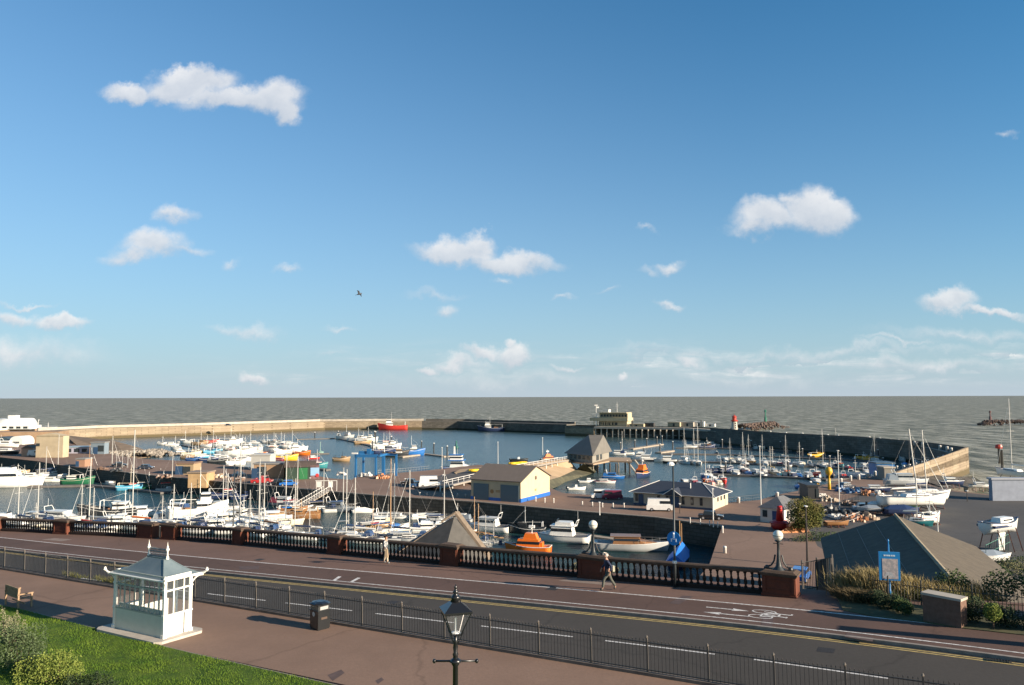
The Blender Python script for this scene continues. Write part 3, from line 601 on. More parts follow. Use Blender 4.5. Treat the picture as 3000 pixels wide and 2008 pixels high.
# ---- globe lamps on the piers
mgl=rgb('frosted_globe',(.72,.70,.60),rough=.25,coat=.4); mdk=rgb('lamp_dark_green',(.028,.035,.038),rough=.5)
def globe_lamp(s,label,h):
    h-=.0
    t=thing('globe_lamp',label,'lamp',SV(s,bv(s),zr(s),h),RZ,group='globe lamps on the brick piers')
    c=MB().lathe((0,0,0),[(.34,0),(.32,.05),(.17,.16),(.13,.3),(.10,.5),(.065,.95),(.06,1.27),(.09,1.3),(.06,1.35),(.16,1.43),(.18,1.46)],12).build('post',mdk,t,True)
    MB().rod((-.24,0,1.3),(.24,0,1.3),.02).build('ladder_bar',mdk,t)
    sc=MB()
    for sx_ in (-1,1):
        pts=[(.16,.75),(.22,.45),(.36,.22),(.52,.16),(.62,.06),(.7,.12)]
        for (a,z),(a2,z2) in zip(pts,pts[1:]): sc.rod((sx_*a,0,z),(sx_*a2,0,z2),.045,.045)
        sc.lathe((sx_*.56,0,.02),[(.06,0),(.12,.08),(.1,.16),(.03,.2)],8)
    sc.build('scroll_base',mdk,t)
    pr=[(.25*math.cos(R(a)),1.70+.25*math.sin(R(a))) for a in range(-80,91,12)]
    MB().lathe((0,0,0),pr,22).build('globe',mgl,t,True); MB().lathe((0,0,1.69),[(.257,0),(.257,.02)],22).build('globe_band',mdk,t)
    return t
globe_lamp(s_at(1739),'globe street lamp on the brick pier beside the classic motor yacht',1.37)
globe_lamp(s_at(2284),'globe street lamp with a scrolled base on the end pier beside the dark roof',1.30)
# ---- tall thin lamp posts
def tall_lamp(px,py,ytop,label,disc):
    q=PR(px,py); q.z+=.1; dd=q.y; H=(py-ytop)/F*dd*1.0
    t=thing('lamp_post',label,'lamp post',q,RZ)
    MB().lathe((0,0,0),[(.09,0),(.09,1.4),(.06,1.55),(.045,H)],10).build('post',mdk,t,True)
    MB().lathe((0,0,1.22),[(.075,0),(.12,.05),(.12,.14),(.075,.2)],10).build('white_collar',rgb('collar_white',(.75,.74,.7)),t)
    MB().rod((0,0,H),(0,-.35,H+.08),.03).build('arm',mdk,t)
    MB().lathe((0,-.4,H-.02),[(.02,0),(.17,.02),(.19,.1),(.1,.2)],10,1,1.5).build('lamp_head',rgb('lamp_head_white',(.6,.62,.62)),t)
    if disc:
        MB().lathe((0,0,0),[(.36,0),(.36,.03)],24).build('round_sign',rgb('sign_blue',(.01,.22,.62),rough=.3),t,loc=(0,-.08,2.55)).rotation_euler=(R(90),0,0)
        sy=MB().box((0,0,0),(.07,.02,.2)).lathe((0,0,.2),[(.05,0),(.05,.08)],8).box((-.12,0,-.2),(.05,.02,.14),rz=0).box((.12,0,-.2),(.05,.02,.14)).box((0,0,-.07),(.3,.02,.03))
        sy.build('sign_symbol',rgb('symbol_white',(.75,.8,.85)),t,loc=(0,-.125,2.58))
    return t
tall_lamp(1978,1728,1378,'tall black lamp post with a round blue cycle sign in front of the balustrade',True)
tall_lamp(682,1599,1372,'tall thin black lamp post with a white ball collar left of centre by the balustrade',False)
# ================================================================== HARBOUR STRUCTURES
def ptop(x,y,z): return P(x,y,z)
def offs(pts,w):             # shift a polyline away from the camera side by w
    r=[]
    for i,p in enumerate(pts):
        a=pts[max(0,i-1)]; b=pts[min(len(pts)-1,i+1)]; d=Vector((b.x-a.x,b.y-a.y)); d.normalize(); r.append(Vector((p.x-d.y*w,p.y+d.x*w,p.z)))
    return r
m_conc=M('pale_concrete',(.40,.36,.30),rough=.85,var=.18,scale=.5)
# ---- east pier
e=[P(x,y,0) for x,y in ((150,1296),(320,1285),(600,1275.5),(952,1260),(1150,1258.5),(1236,1258.3))]
e2=[P(x,y,0) for x,y in ((1236,1258.3),(1341,1259),(1475,1265),(1660,1271.5))]
for p in e+e2: p.z=6.5
EP=thing('harbour_pier','long pale stone pier closing the far left side of the harbour','pier',(e[2].x,e[2].y,0))
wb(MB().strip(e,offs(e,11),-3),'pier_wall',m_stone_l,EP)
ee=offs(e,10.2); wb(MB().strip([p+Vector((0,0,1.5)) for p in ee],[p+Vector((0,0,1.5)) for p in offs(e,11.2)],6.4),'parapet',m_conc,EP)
EQ=thing('harbour_pier','shade-darkened stone arm of the far pier between the red trawler and the tiered harbour office','pier',(e2[1].x,e2[1].y,0))
wb(MB().strip(e2,offs(e2,11),-3),'pier_wall',m_stone_shade,EQ)
ee=offs(e2,9.6); wb(MB().strip([p+Vector((0,0,1.4)) for p in ee],[p+Vector((0,0,1.4)) for p in offs(e2,11.2)],6.4),'parapet',m_stone_shade,EQ)
# pier lamps / bollards on the pier
mwh=rgb('bollard_white',(.72,.70,.65)); BOL=None
def bollard(p,label,h=1.0,r=.22,group='white bollards along the quay edge'):
    global BOL
    if BOL is None:
        BOL=tag(MB().lathe((0,0,0),[(.22,0),(.22,.8),(.24,.82),(.2,.95),(.08,1.0)],8).build('bollard',mwh,None,True),label,'bollard',group); BOL.location=p; o=BOL
    else:
        o=BOL.copy(); COL.objects.link(o); o.location=p; o['label']=label; o['group']=group
    o.scale=(r/.22,r/.22,h); return o
# pier head with the colonnade
ph=[P(x,y,6.5) for x,y in ((1655,1247.5),(1740,1250),(2000,1254),(2130,1262))]
PH=thing('harbour_pier','stone pier head with a dark colonnade of openings under the tiered harbour office','pier',(ph[1].x,ph[1].y,0))
A_=ph; B_=offs(ph,16)
wb(MB().strip(A_,B_,5.2),'deck',m_conc,PH)
back=offs(ph,5); wb(MB().strip(back,B_,-3),'core_wall',m_stone_shade,PH)
w0=[ph[0],ph[1]]; wb(MB().strip(w0,offs(w0,5),-3),'end_wall',m_stone_l,PH)
w0=[ph[0].lerp(ph[2],0) *0+P(1995,1254,6.4),P(2129,1262,6.4)]; wb(MB().strip(w0,offs(w0,5),-3),'end_wall',m_stone_shade,PH)
a=P(1745,1250,6.5); b=P(1990,1254,6.5); md=rgb('wet_timber',(.05,.045,.035),var=.3)
for i in range(15):
    q=a.lerp(b,i/14); wb(MB().box((q.x,q.y+.6,-2),(.7,.9,7.3)).box((q.x+1,q.y+.6,1.6),(2.4,.3,.3)),'column',m_conc,PH)
wb(MB().box((a.lerp(b,.5).x,a.lerp(b,.5).y+1,.2),(48,.8,1.0),rz=math.atan2((b-a).y,(b-a).x)),'fender_beam',md,PH)
# harbour office
hb=P(1730,1249,6.5); rzh=math.atan2((b-a).y,(b-a).x)
HO=thing('harbour_office','cream tiered harbour office with ribbon windows on the far pier head','building',(hb.x,hb.y+1.5,6.5),rzh)
mcr=M('cream_render',(.45,.38,.25),rough=.8,var=.1,scale=.6); mwin=rgb('window_dark',(.035,.045,.05),rough=.12,var=0)
MB().box((15,5,0),(19,8,3.4)).build('ground_floor',mcr,HO)
MB().box((12.6,5,3.4),(25.6,11,2.0)).build('terrace_band',mcr,HO)
MB().box((15.5,5,5.4),(19,8,3.0)).build('upper_floor',mcr,HO); MB().box((15.2,4.5,8.4),(19,10,.5)).build('roof',mcr,HO)
MB().box((9.5,5,8.9),(4,4,1.8)).build('roof_room',rgb('roof_room_white',(.6,.6,.56)),HO)
for k in range(9): MB().box((7.6+k*2,.96,6.1),(1.5,.1,1.5)).build('window',mwin,HO)
for k in range(6): MB().box((2.5+k*2.4,.2,.5),(.4,.4,2.9)).build('column',mcr,HO)
for k in range(5): MB().box((6.8+k*2.6,.96,.8),(1.8,.1,1.7)).build('window',mwin,HO)
HM=thing('radar_mast','tall pole mast with white radar scanners beside the harbour office','mast',P(1747,1249,6.5))
MB().rod((0,0,0),(0,0,13.2),.22,.14).build('pole',mwh,HM); MB().box((0,0,13.2),(2.2,.6,.5)).build('scanner',mwh,HM); MB().box((.9,0,11.6),(1.8,.6,.9)).build('camera_box',mwh,HM); MB().rod((0,0,11.9),(1,0,11.9),.1).build('bracket',mwh,HM)
t=tag(MB().rod((0,0,0),(0,0,7),.12,.06).rod((-1,0,4),(1,0,4),.06).rod((-.6,0,5),(.6,0,5),.06).build('aerial',mwh),'white aerial on the roof of the harbour office','aerial'); q=P(1811,1249,6.5); t.location=(q.x,q.y+4,15.3)
for x0,x1,h,lb,mt in ((1846,1885,1.6,'low cream wall just right of the harbour office',mcr),(1960,1990,2.6,'cream hut with dark openings right of the middle of the far pier head',mcr),(2037,2058,3.0,'white cabin near the right end of the far pier head',mwh),(2071,2087,1.6,'small white box beyond the white cabin on the far pier head',mwh),(1892,1905,2.2,'dark steel box on the far pier head',rgb('dark_box',(.06,.055,.05))),(2000,2030,2.6,'pale flat shed left of the white cabin on the far pier head',m_conc)):
    p=P(x0,1251,6.5);q=P(x1,1252,6.5); t=thing('pier_hut',lb,'hut',(p.x,p.y+4,6.5),rzh,group='small structures on the far pier head'); L_=(q-p).length
    MB().box((L_/2,1.5,0),(L_,3,h)).build('wall',mt,t); MB().box((L_/2,1.4,h),(L_+.3,3.4,.15)).build('roof',mt,t); MB().box((L_/2,-.03,.2),(min(1.2,L_*.4),.08,h*.7)).build('door',mwin,t)
for i,(x,lb) in enumerate(((2058,'dark post at the right end of the far pier head'),(1855,'dark post beside the low cream wall on the far pier'))):
    q=P(x,1252,6.5); tag(MB().rod((0,0,0),(0,0,4.2),.4,.3).build('post',md,loc=(q.x,q.y+3,6.5)),lb,'post')
# ---- west pier
wi=[P(x,y,6.5) for x,y in ((2073,1263),(2200,1270.5),(2300,1277),(2513,1288.5),(2700,1308),(2776,1326))]
wo_=[P(x,y,8.3) for x,y in ((2082,1253.5),(2200,1262.5),(2300,1269),(2511,1279),(2700,1293.6),(2837,1311))]
WP=thing('harbour_pier','shade-darkened curving stone pier with a walkway behind the yacht marina on the right','pier',(wi[3].x,wi[3].y,0))
for p in wo_: p.z=6.5
wb(MB().strip(wi,wo_,-3),'pier_wall',m_stone_shade,WP)
pin=[p.lerp(q,.12) for p,q in zip(wo_,wi)]
A_=[Vector((p.x,p.y,8.3)) for p in wo_]; B_=[Vector((p.x,p.y,8.3)) for p in pin]
wb(MB().strip(A_,B_,6.4),'parapet',m_stone_shade,WP)
wb(MB().strip([p+Vector((0,0,.12)) for p in wi],[p.lerp(q,.14)+Vector((0,0,.12)) for p,q in zip(wi,wo_)],6.3),'coping',m_conc,WP)
ri=[P(2776,1326,6.5),P(2768,1347,5.9),P(2680,1370,5.2),P(2591,1391.5,4.55)]
ro=[P(2837,1311,8.3),P(2780,1331,7.9),P(2700,1359,7.2),P(2621,1386,6.3)]
WR=thing('harbour_pier','sunlit pale stone wing of the near pier sloping down to the boatyard','pier',(ri[1].x,ri[1].y,0))
rt=[Vector((q.x,q.y,p.z)) for p,q in zip(ri,ro)]
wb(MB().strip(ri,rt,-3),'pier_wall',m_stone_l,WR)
rin=[p.lerp(q,.14) for p,q in zip(ro,ri)]
wb(MB().strip(ro,[Vector((q.x,q.y,p.z)) for p,q in zip(ro,rin)],4),'parapet',m_stone_l,WR)
FL=[P(x,y,1.5) for x,y in ((2640,1400),(2853,1384),(2880,1400),(2800,1420))]
struct('slipway_apron',MB().prism([xy(p) for p in (P(2640,1398,3),P(2800,1399,2),P(2850,1392,1),P(2900,1420,1.2),P(2771,1436,4))],-2,[4.4,2.2,.6,.7,4.4]),m_stone)
for i,(x,y) in enumerate(((2257,1272),(2303,1276.5),(2351,1278.5),(2425,1283),(2456,1285),(2547,1290),(2578,1294),(2609,1297.5),(2633,1299.5),(2650,1302),(2662,1303),(2680,1306),(2703,1309.5),(2754,1318),(2775,1322),(2787,1326))):
    bollard(P(x,y,6.6),'white bollard %d from the left on the curving pier behind the marina'%(i+1),1.6,.45,'white bollards on the curving pier')
WB=[(2277,1460),(2344,1446),(2464,1417),(2492,1408),(2516,1405),(2541,1400.5),(2564,1394),(2586,1388),(2628,1378),(2648,1377),(2665,1373),(2684,1369),(2702,1364),(2719,1359),(2735,1355),(2750,1350),(2765,1345)]
for i,(x,y) in enumerate(WB): bollard(P(x,y+1,4.5+max(0,(x-2590)/180*1.4)),'white bollard %d from the left along the quay edge below the blue hut'%(i+1),1.35,.34,'white bollards along the west quay edge')
for i,(x,y) in enumerate(((1543,1466),(1569.5,1470),(1596,1473),(1622,1474))): bollard(P(x,y,4.5),'white bollard %d from the left in front of the cream warehouse gable'%(i+1),.95,.13,'white bollards on the quay')
for i,(x,y) in enumerate(((1706,1482),(1735.5,1484),(1765,1486.5),(1796,1487),(1828,1487))): bollard(P(x,y,4.5),'white bollard %d from the left on the quay beside the white van'%(i+1),.85,.13,'white bollards on the quay')
for i,x in enumerate((1230,1251,1273,1297,1340,1364)): bollard(P(x,1452+i,4.5),'white bollard %d from the left beside the dark shade left of the warehouse'%(i+1),.7,.12,'white bollards on the quay')
for i,(x,y) in enumerate(((2022,1533),(2052,1537),(2079,1541),(2103,1546))): bollard(P(x,y,4.5),'white post %d from the left at the corner of the basin by the dark car'%(i+1),.95,.08,'thin white posts on the quay corner')
bollard(P(2117,1562,4.5),'slanting white post at the very corner of the basin',1.1,.14); bollard(P(2124,1621,4.5),'short fat white bollard on the pale strip beside the basin',.95,.22); bollard(P(2164,1474,4.5),'white bollard by the railings behind the dark roofed building',1.2,.3)
# ---- lighthouse
q=P(2152,1264,6.5); LH=thing('lighthouse','small round stone lighthouse with a red lantern on the pier end','lighthouse',(q.x,q.y,6.5))
mst=M('lighthouse_stone',(.46,.42,.35),rough=.8,var=.12,scale=1.); mred=rgb('lantern_red',(.42,.05,.03))
MB().lathe((0,0,0),[(1.9,0),(1.7,.5),(1.35,5.4)],18).build('tower',mst,LH,True)
MB().lathe((0,0,5.4),[(1.9,0),(2.0,.5),(1.9,.6)],18).build('gallery',mred,LH); MB().lathe((0,0,6.0),[(1.1,0),(1.1,1.6)],14).build('lantern',mred,LH)
MB().lathe((0,0,7.6),[(1.5,0),(.9,.7),(.15,1.1),(.1,1.6)],14).build('dome',mred,LH)
for k in range(3): MB().box((.2,-1.55+k*.06,1.6+k*1.2),(.5,.2,.7)).build('window',mwin,LH)
# ---- rocks
def rocks(name,pts,z,w,h,label,mat,seed,size=1.2,dens=1.):
    rg=random.Random(seed); mb=MB(); ic=None
    L=sum((b-a).length for a,b in zip(pts,pts[1:])); n=int(L*w/size/size*1.2*dens)
    for i in range(n):
        t=rg.random()*(len(pts)-1); k=int(t); p=pts[k].lerp(pts[k+1],t-k); d=(pts[k+1]-pts[k]).normalized(); o_=rg.gauss(0,.32)
        hh=h*max(0,1-(abs(o_)*1.25)**1.6)*min(1,(len(pts)-1-t)*3+.25)
        r=size*rg.uniform(.5,1.05); c=Vector((p.x-d.y*o_*w,p.y+d.x*o_*w,z+hh-.3))
        vs=[(c.x+r*rg.uniform(.7,1.2)*a_,c.y+r*rg.uniform(.7,1.2)*b_,c.z+r*rg.uniform(.6,1.)*c_) for a_,b_,c_ in ((1,0,0),(0,1,0),(-1,0,0),(0,-1,0),(.3,.2,.9),(0,0,-1))]
        mb.add(vs,[(0,1,4),(1,2,4),(2,3,4),(3,0,4),(1,0,5),(2,1,5),(3,2,5),(0,3,5)])
    o=mb.build(name,mat); o['kind']='stuff'; o['label']=label; return o
m_rock=M('rock_mix',(.09,.08,.065),c2=(.34,.30,.25),rough=.9,scale=.9,thr=(.35,.62)); m_rockb=M('rock_brown',(.05,.035,.028),c2=(.17,.12,.095),rough=.9,scale=.5)
SP=[P(x,y,0) for x,y in ((250,1338),(330,1341),(400,1341),(440,1337),(466,1333))]
struct('rubble_spit',MB().prism([xy(P(x,y,0)) for x,y in ((190,1302),(330,1316),(400,1322),(452,1331),(440,1340),(380,1346),(250,1345))],-2,[5,4.2,2.0,.2,.2,.2,2.5]),M('spit_earth',(.20,.145,.095),rough=.95,var=.25,scale=.3))
rocks('rock_bank',SP,0,14,2.6,'bank of speckled rocks at the end of the spit on the left',m_rock,5,1.25,1.5)
rocks('rock_bank',[P(x,y,0) for x,y in ((2172,1262),(2195,1260),(2240,1255),(2268,1251))],0,13,4.6,'brown boulder breakwater behind the lighthouse',m_rockb,6,1.5)
rocks('rock_bank',[P(x,y,0) for x,y in ((3160,1246),(3020,1245),(2930,1245),(2874,1246))],0,9,3.8,'low dark boulder breakwater far out at the right edge',m_rockb,8,2.0)
def beacon(x,y,h,label,col,w=1.):
    q=P(x,y,0); t=thing('beacon',label,'beacon',q,group='navigation beacons')
    m_=rgb('beacon_'+col,{'green':(.03,.16,.10),'red':(.40,.05,.05),'brown':(.12,.05,.045)}[col])
    MB().lathe((0,0,0),[(1.3*w,0),(.9*w,h*.55),(.5*w,h*.6),(.4*w,h*.85)],8).build('pillar',m_,t); MB().lathe((0,0,h*.85),[(.9*w,0),(.9*w,h*.08),(.3*w,h*.15)],8).build('top_mark',m_,t); return t
beacon(2243,1252,14.5,'green beacon on the boulders right of the lighthouse','green'); beacon(2902,1243,12,'dark red beacon on the low far breakwater at the right','brown',1.1)
# ---- warehouse
fa=Vector((1.65,154.6,4.5)); a_dir=Vector((-.877,.48)); ang=math.atan2(a_dir.y,a_dir.x)-math.pi   # local -x runs along the long wall
WH=thing('warehouse','cream warehouse with two blue grey roller doors and brown roof on the quay','warehouse',fa,ang)
# local frame: long wall along -x from origin, depth +y
LW,DW,EHt,AP=11.6,13.2,4.15,6.55
mcw=M('warehouse_render',(.50,.41,.27),rough=.8,var=.06,scale=.8); mbl=rgb('plinth_blue',(.02,.12,.42)); mrf=M('corrugated_roof',(.12,.10,.085),c2=(.17,.14,.12),rough=.9,scale=1.2,stretch=(8,.6,1))
MB().add([(0,0,0),(0,DW,0),(0,DW,EHt),(0,DW/2,AP),(0,0,EHt)],[(0,1,2,3,4)]).add([(-LW,0,0),(-LW,DW,0),(-LW,DW,EHt),(-LW,DW/2,AP),(-LW,0,EHt)],[(4,3,2,1,0)]).add([(0,0,0),(-LW,0,0),(-LW,0,EHt),(0,0,EHt)],[(0,1,2,3)]).add([(0,DW,0),(-LW,DW,0),(-LW,DW,EHt),(0,DW,EHt)],[(3,2,1,0)]).build('wall',mcw,WH,fix=False)
MB().box((-LW/2,-.05,0),(LW+.08,.08,.62)).box((.05,DW/2,0),(.08,DW,.75)).build('blue_plinth',mbl,WH)
for nm,y0,y1 in (('roof_slope',-.35,DW/2),('roof_slope',DW+.35,DW/2)):
    z0=EHt-.15; MB().add([(.35,y0,z0),(-LW-.35,y0,z0),(-LW-.35,y1,AP+.1),(.35,y1,AP+.1),(.35,y0,z0+.14),(-LW-.35,y0,z0+.14),(-LW-.35,y1,AP+.24),(.35,y1,AP+.24)],[(0,1,2,3),(4,5,6,7),(0,1,5,4),(1,2,6,5),(2,3,7,6),(3,0,4,7)]).build(nm,mrf,WH)
mdoor=M('roller_door',(.10,.145,.17),rough=.6,var=.08,stretch=(1,1,6))
for x in (-3.0+.6,-LW+.25+2.2):
    w=3.6 if x<-5 else 4.2
    MB().box((x if x<-5 else -2.45,-.11,.02),(w,.1,3.3)).build('roller_door',mdoor,WH)
for x0,x1,y0,y1 in ((-4.6,-2.2,2.7,3.9),(-8.9,-7.6,3.2,4.1)):
    k=(AP-EHt)/(DW/2); MB().add([(x0,y0,EHt+y0*k+.13),(x1,y0,EHt+y0*k+.13),(x1,y1,EHt+y1*k+.13),(x0,y1,EHt+y1*k+.13)],[(0,1,2,3)]).build('skylight',rgb('skylight_pale',(.42,.42,.40)),WH)
MB().lathe((0,0,0),[(.42,0),(.42,.06)],12).build('vent',rgb('vent_brown',(.12,.09,.07)),WH,loc=(.02,DW/2,4.3)).rotation_euler=(0,R(90),0)
MB().lathe((0,0,0),[(.42,0),(.42,.05)],14).build('round_logo',rgb('logo_brown',(.30,.16,.06)),WH,loc=(-6.6,-.0,1.85)).rotation_euler=(R(90),0,0)
MB().box((-5.2,-.04,2.0),(1.0,.05,.14)).box((-5.2,-.04,1.75),(1.0,.05,.14)).box((.04,DW/2-.1,1.9),(.05,.8,.14)).box((.04,DW/2-.1,1.65),(.05,.8,.14)).build('lettering',rgb('logo_brown',(.3,.16,.06)),WH)
# ---- dark roofed quay building
A=P(1856,1478,4.5); Bc=P(2089,1496,4.5); d=(Bc-A); Lq=d.length; ang=math.atan2(d.y,d.x); De=9.4
TB=thing('quay_building','low cream building with dark hipped roof and blue doors behind the white van','building',A,ang)
mcq=M('quay_render',(.44,.39,.30),rough=.8,var=.07,scale=.7); msl=M('dark_slate',(.028,.035,.05),c2=(.05,.058,.075),rough=.6,scale=1.,stretch=(.4,6,6)); mtr=rgb('white_trim',(.68,.67,.63))
MB().box((Lq/2,De/2,0),(Lq,De,2.7)).build('wall',mcq,TB)
ov=.7; E0,Rg=2.45,4.35
rv=[(-ov,-ov,E0),(Lq+ov,-ov,E0),(Lq+ov,De+ov,E0),(-ov,De+ov,E0),(3.6,De/2,Rg),(Lq-3.4,De/2,Rg)]
hr=MB().add(rv,[(0,1,5,4),(1,2,5),(2,3,4,5),(3,0,4),(3,2,1,0)]).build('roof',msl,TB)
hp=MB()
for i,j in ((0,4),(1,5),(2,5),(3,4)): hp.rod(Vector(rv[i])+Vector((0,0,.03)),Vector(rv[j])+Vector((0,0,.03)),.06,n=5)
for i in range(4): hp.rod(rv[i],rv[(i+1)%4],.055,n=5)
hp.build('white_hip',mtr,hr)
gx=Lq*.53
MB().add([(gx-1.9,-ov-.5,E0-.1),(gx+1.9,-ov-.5,E0-.1),(gx,-ov-.5,E0+1.15),(gx-1.9,1.8,E0+.2),(gx+1.9,1.8,E0+.2),(gx,3.2,E0+1.15)],[(0,1,2),(0,2,5,3),(1,4,5,2)]).build('porch_gable',msl,hr)
MB().rod((gx-1.9,-ov-.52,E0-.1),(gx,-ov-.52,E0+1.15),.07).rod((gx+1.9,-ov-.52,E0-.1),(gx,-ov-.52,E0+1.15),.07).build('porch_trim',mtr,hr)
MB().rod((Lq*.68,2.4,3.4),(Lq*.68,2.4,4.5),.12).build('flue',mtr,hr)
mbd=rgb('door_blue',(.03,.07,.14))
for x,w in ((1.6,1.0),(Lq*.53,1.9)): MB().box((x,-.03,0),(w,.08,2.1)).build('door',mbd,TB)
for x in (.7,5.2,6.9,Lq*.64,Lq*.75,Lq*.86): MB().box((x,-.03,.7),(.55,.08,1.4)).build('window',mwin,TB)
for y in (3.,5.,7.): MB().box((Lq+.03,y,1.3),(.08,.7,.8)).build('window',mwin,TB)
MB().box((Lq/2,-.06,0),(Lq,.06,.35)).build('base_band',rgb('base_blue',(.03,.06,.12)),TB)
# ---- small booth
A=P(2228,1529,4.5); Bc=P(2290,1536,4.5); d=Bc-A; ang=math.atan2(d.y,d.x)
SB=thing('quay_booth','small white booth with grey pyramid roof beside the red buoy','hut',A,ang); w,dp,h=4.1,6.6,2.4
MB().box((w/2,dp/2,0),(w,dp,h)).build('wall',rgb('booth_white',(.62,.58,.52)),SB)
rv=[(-.4,-.4,h),(w+.4,-.4,h),(w+.4,dp+.4,h),(-.4,dp+.4,h),(w/2,2.2,h+1.75),(w/2,dp-2,h+1.75)]
MB().add(rv,[(0,1,4),(1,2,5,4),(2,3,5),(3,0,4,5),(3,2,1,0)]).build('roof',M('booth_slate',(.10,.105,.11),c2=(.15,.15,.155),scale=2.,rough=.7),SB)
MB().box((w*.62,-.03,0),(.9,.07,2.0)).build('door',rgb('booth_door_blue',(.02,.05,.16)),SB)
for y in (1.4,2.9,4.4): MB().box((w+.03,y,.9),(.07,.8,1.1)).build('window',mwin,SB)
MB().box((w*.2,-.03,.9),(.8,.07,1.1)).build('window',mwin,SB)
# ---- big roof building
Av=Vector((40.2,81.8,13.0)); pd=Vector((.94,-.34,0)); ld=Vector((-.34,-.94,0)); ww=7.35; LR=30; ez=25.5-15.3
BR=thing('hall','big hall with dark left roof slope and pale brown right slope behind the blue sign','building',(Av.x,Av.y,4.5))
mrd=M('hall_roof_dark',(.070,.070,.068),c2=(.10,.098,.09),rough=.9,scale=.5,det=6); mrl=M('hall_roof_pale',(.085,.070,.052),c2=(.13,.108,.078),rough=.95,scale=1.3,det=8,bump=.3,bs=20)
for sg,mt,nm in ((-1,mrl,'roof_slope'),(1,mrl,'roof_slope')):
    e0=Av+pd*ww*sg; e0.z=ez; a_=[Av,e0,e0+ld*LR,Av+ld*LR]; up=Vector((0,0,.18))
    wb(MB().add([p for p in a_]+[p-up for p in a_],[(0,1,2,3),(7,6,5,4),(0,4,5,1),(1,5,6,2),(2,6,7,3),(3,7,4,0)]),nm,mt,BR)
rb=MB(); rb.rod(Av+Vector((0,0,.05)),Av+ld*LR+Vector((0,0,.05)),.16,n=6); wb(rb,'ridge_cap',M('ridge_tile',(.30,.25,.17),rough=.9,var=.2),BR)
for f_ in (.28,.52,.76):
    for sg in (-1,):
        e0=Av.lerp(Av+pd*ww*sg,f_); e0.z=Av.z+(ez-Av.z)*f_+.02; wb(MB().rod(e0,e0+ld*LR,.03,n=4),'roof_seam',rgb('seam_grey',(.055,.055,.05)),BR)
c4=[Av+pd*ww*.95,Av-pd*ww*.95,Av-pd*ww*.95+ld*LR,Av+pd*ww*.95+ld*LR]
wb(MB().prism([xy(p) for p in c4],4.5,ez-.05),'wall',M('hall_wall',(.08,.085,.085),rough=.8,var=.2,scale=.5),BR)
g0=[Av+pd*ww*.95,Av-pd*ww*.95,Av]; wb(MB().add([Vector((g0[0].x,g0[0].y,ez-.05)),Vector((g0[1].x,g0[1].y,ez-.05)),Av-Vector((0,0,.2))],[(0,1,2)]),'gable_wall',M('hall_wall',(.08,.085,.085)),BR)
# ---- grey gabled roof under the promenade (left of centre)
GA=CAM+ray(1334,1503)*(86/ray(1334,1503).y)
GB=thing('gabled_house','steep grey slate roof with pale stone copings rising just beyond the balustrade','building',(GA.x,GA.y,4.5))
dR=Vector((.84,.1,0)); dN=Vector((-.45,-.89,0)); hg=4.3
gR=GA+dR*3.7-Vector((0,0,hg)); gL=GA-dR*5.6-Vector((0,0,hg)); 
m_gs=M('grey_slate',(.062,.060,.055),c2=(.092,.088,.08),rough=.8,scale=1.5,det=6)
fr_=GA+dN*5.5-Vector((0,0,hg)); 
bL=GA+Vector((-7.0,-1,-4.7)); bR=GA+Vector((3.5,-.6,-4.7))
wb(MB().add([GA-Vector((.1,0,.4)),bL,GA+Vector((-1.5,-7,-6.4)),bR,GA+Vector((3.4,5,-4.7)),GA+Vector((-7,5,-4.7))],[(0,1,2),(0,2,3),(0,3,4),(0,4,5),(0,5,1)]),'roof',m_gs,GB)
mcp=M('coping_pale',(.20,.16,.12),rough=.85,var=.15)
wb(MB().add([p+o_ for p,o_ in ((GA,Vector((-.05,0,.15))),(bR,Vector((.1,0,.2))),(bR,Vector((.55,.2,.2))),(GA,Vector((.4,.2,.15))),(GA,Vector((-.05,0,-.3))),(bR,Vector((.1,0,-.3))),(bR,Vector((.55,.2,-.3))),(GA,Vector((.4,.2,-.3))))],[(0,1,2,3),(7,6,5,4),(0,4,5,1),(1,5,6,2),(2,6,7,3),(3,7,4,0)]),'coping',mcp,GB)
q1=GA.lerp(bL,.22); wb(MB().rod(GA,q1+Vector((0,0,.1)),.14,n=6).rod(GA.lerp(bL,.3),bL,.07,n=5),'coping',mcp,GB)
cx=(GA.x+bL.x+bR.x)/3; wb(MB().prism([(bL.x+.9,bL.y+.9),(bR.x-.5,bR.y+.9),(GA.x+2.4,GA.y+3.6),(GA.x-5.5,GA.y+3.6)],4.5,GA.z-4.8),'wall',m_wall,GB)
# ---- lifeboat house on stilts
LB=thing('lifeboat_house','grey lifeboat house with tall pyramid roof on stilts over the water','building',P(1735,1358,3.9)); o_=Vector(LB.location)
fc=P(1735.7,1357,3.9); lc=P(1662,1349,3.9); rc=P(1784,1343.5,3.9); bk=lc+rc-fc
mgc=M('boathouse_cladding',(.24,.225,.19),rough=.7,var=.1,scale=.5,stretch=(3,3,.3)); mgr=M('boathouse_roof',(.13,.12,.105),c2=(.165,.155,.135),rough=.7,scale=.4)
wb(MB().prism([xy(p) for p in (fc,rc,bk,lc)],3.9,6.9),'wall',mgc,LB)
cen=(fc+bk)/2; r1=Vector((P(1730,1277,12.3).x,cen.y,12.3)); r2=Vector((P(1773,1277,12.3).x,cen.y-1,12.3))
ev_=[Vector((p.x+(p.x-cen.x)*.16,p.y+(p.y-cen.y)*.12,6.3)) for p in (fc,rc,bk,lc)]
wb(MB().add([*ev_,r1,r2],[(0,1,5,4),(1,2,5),(2,3,4,5),(3,0,4),(3,2,1,0)]),'roof',mgr,LB)
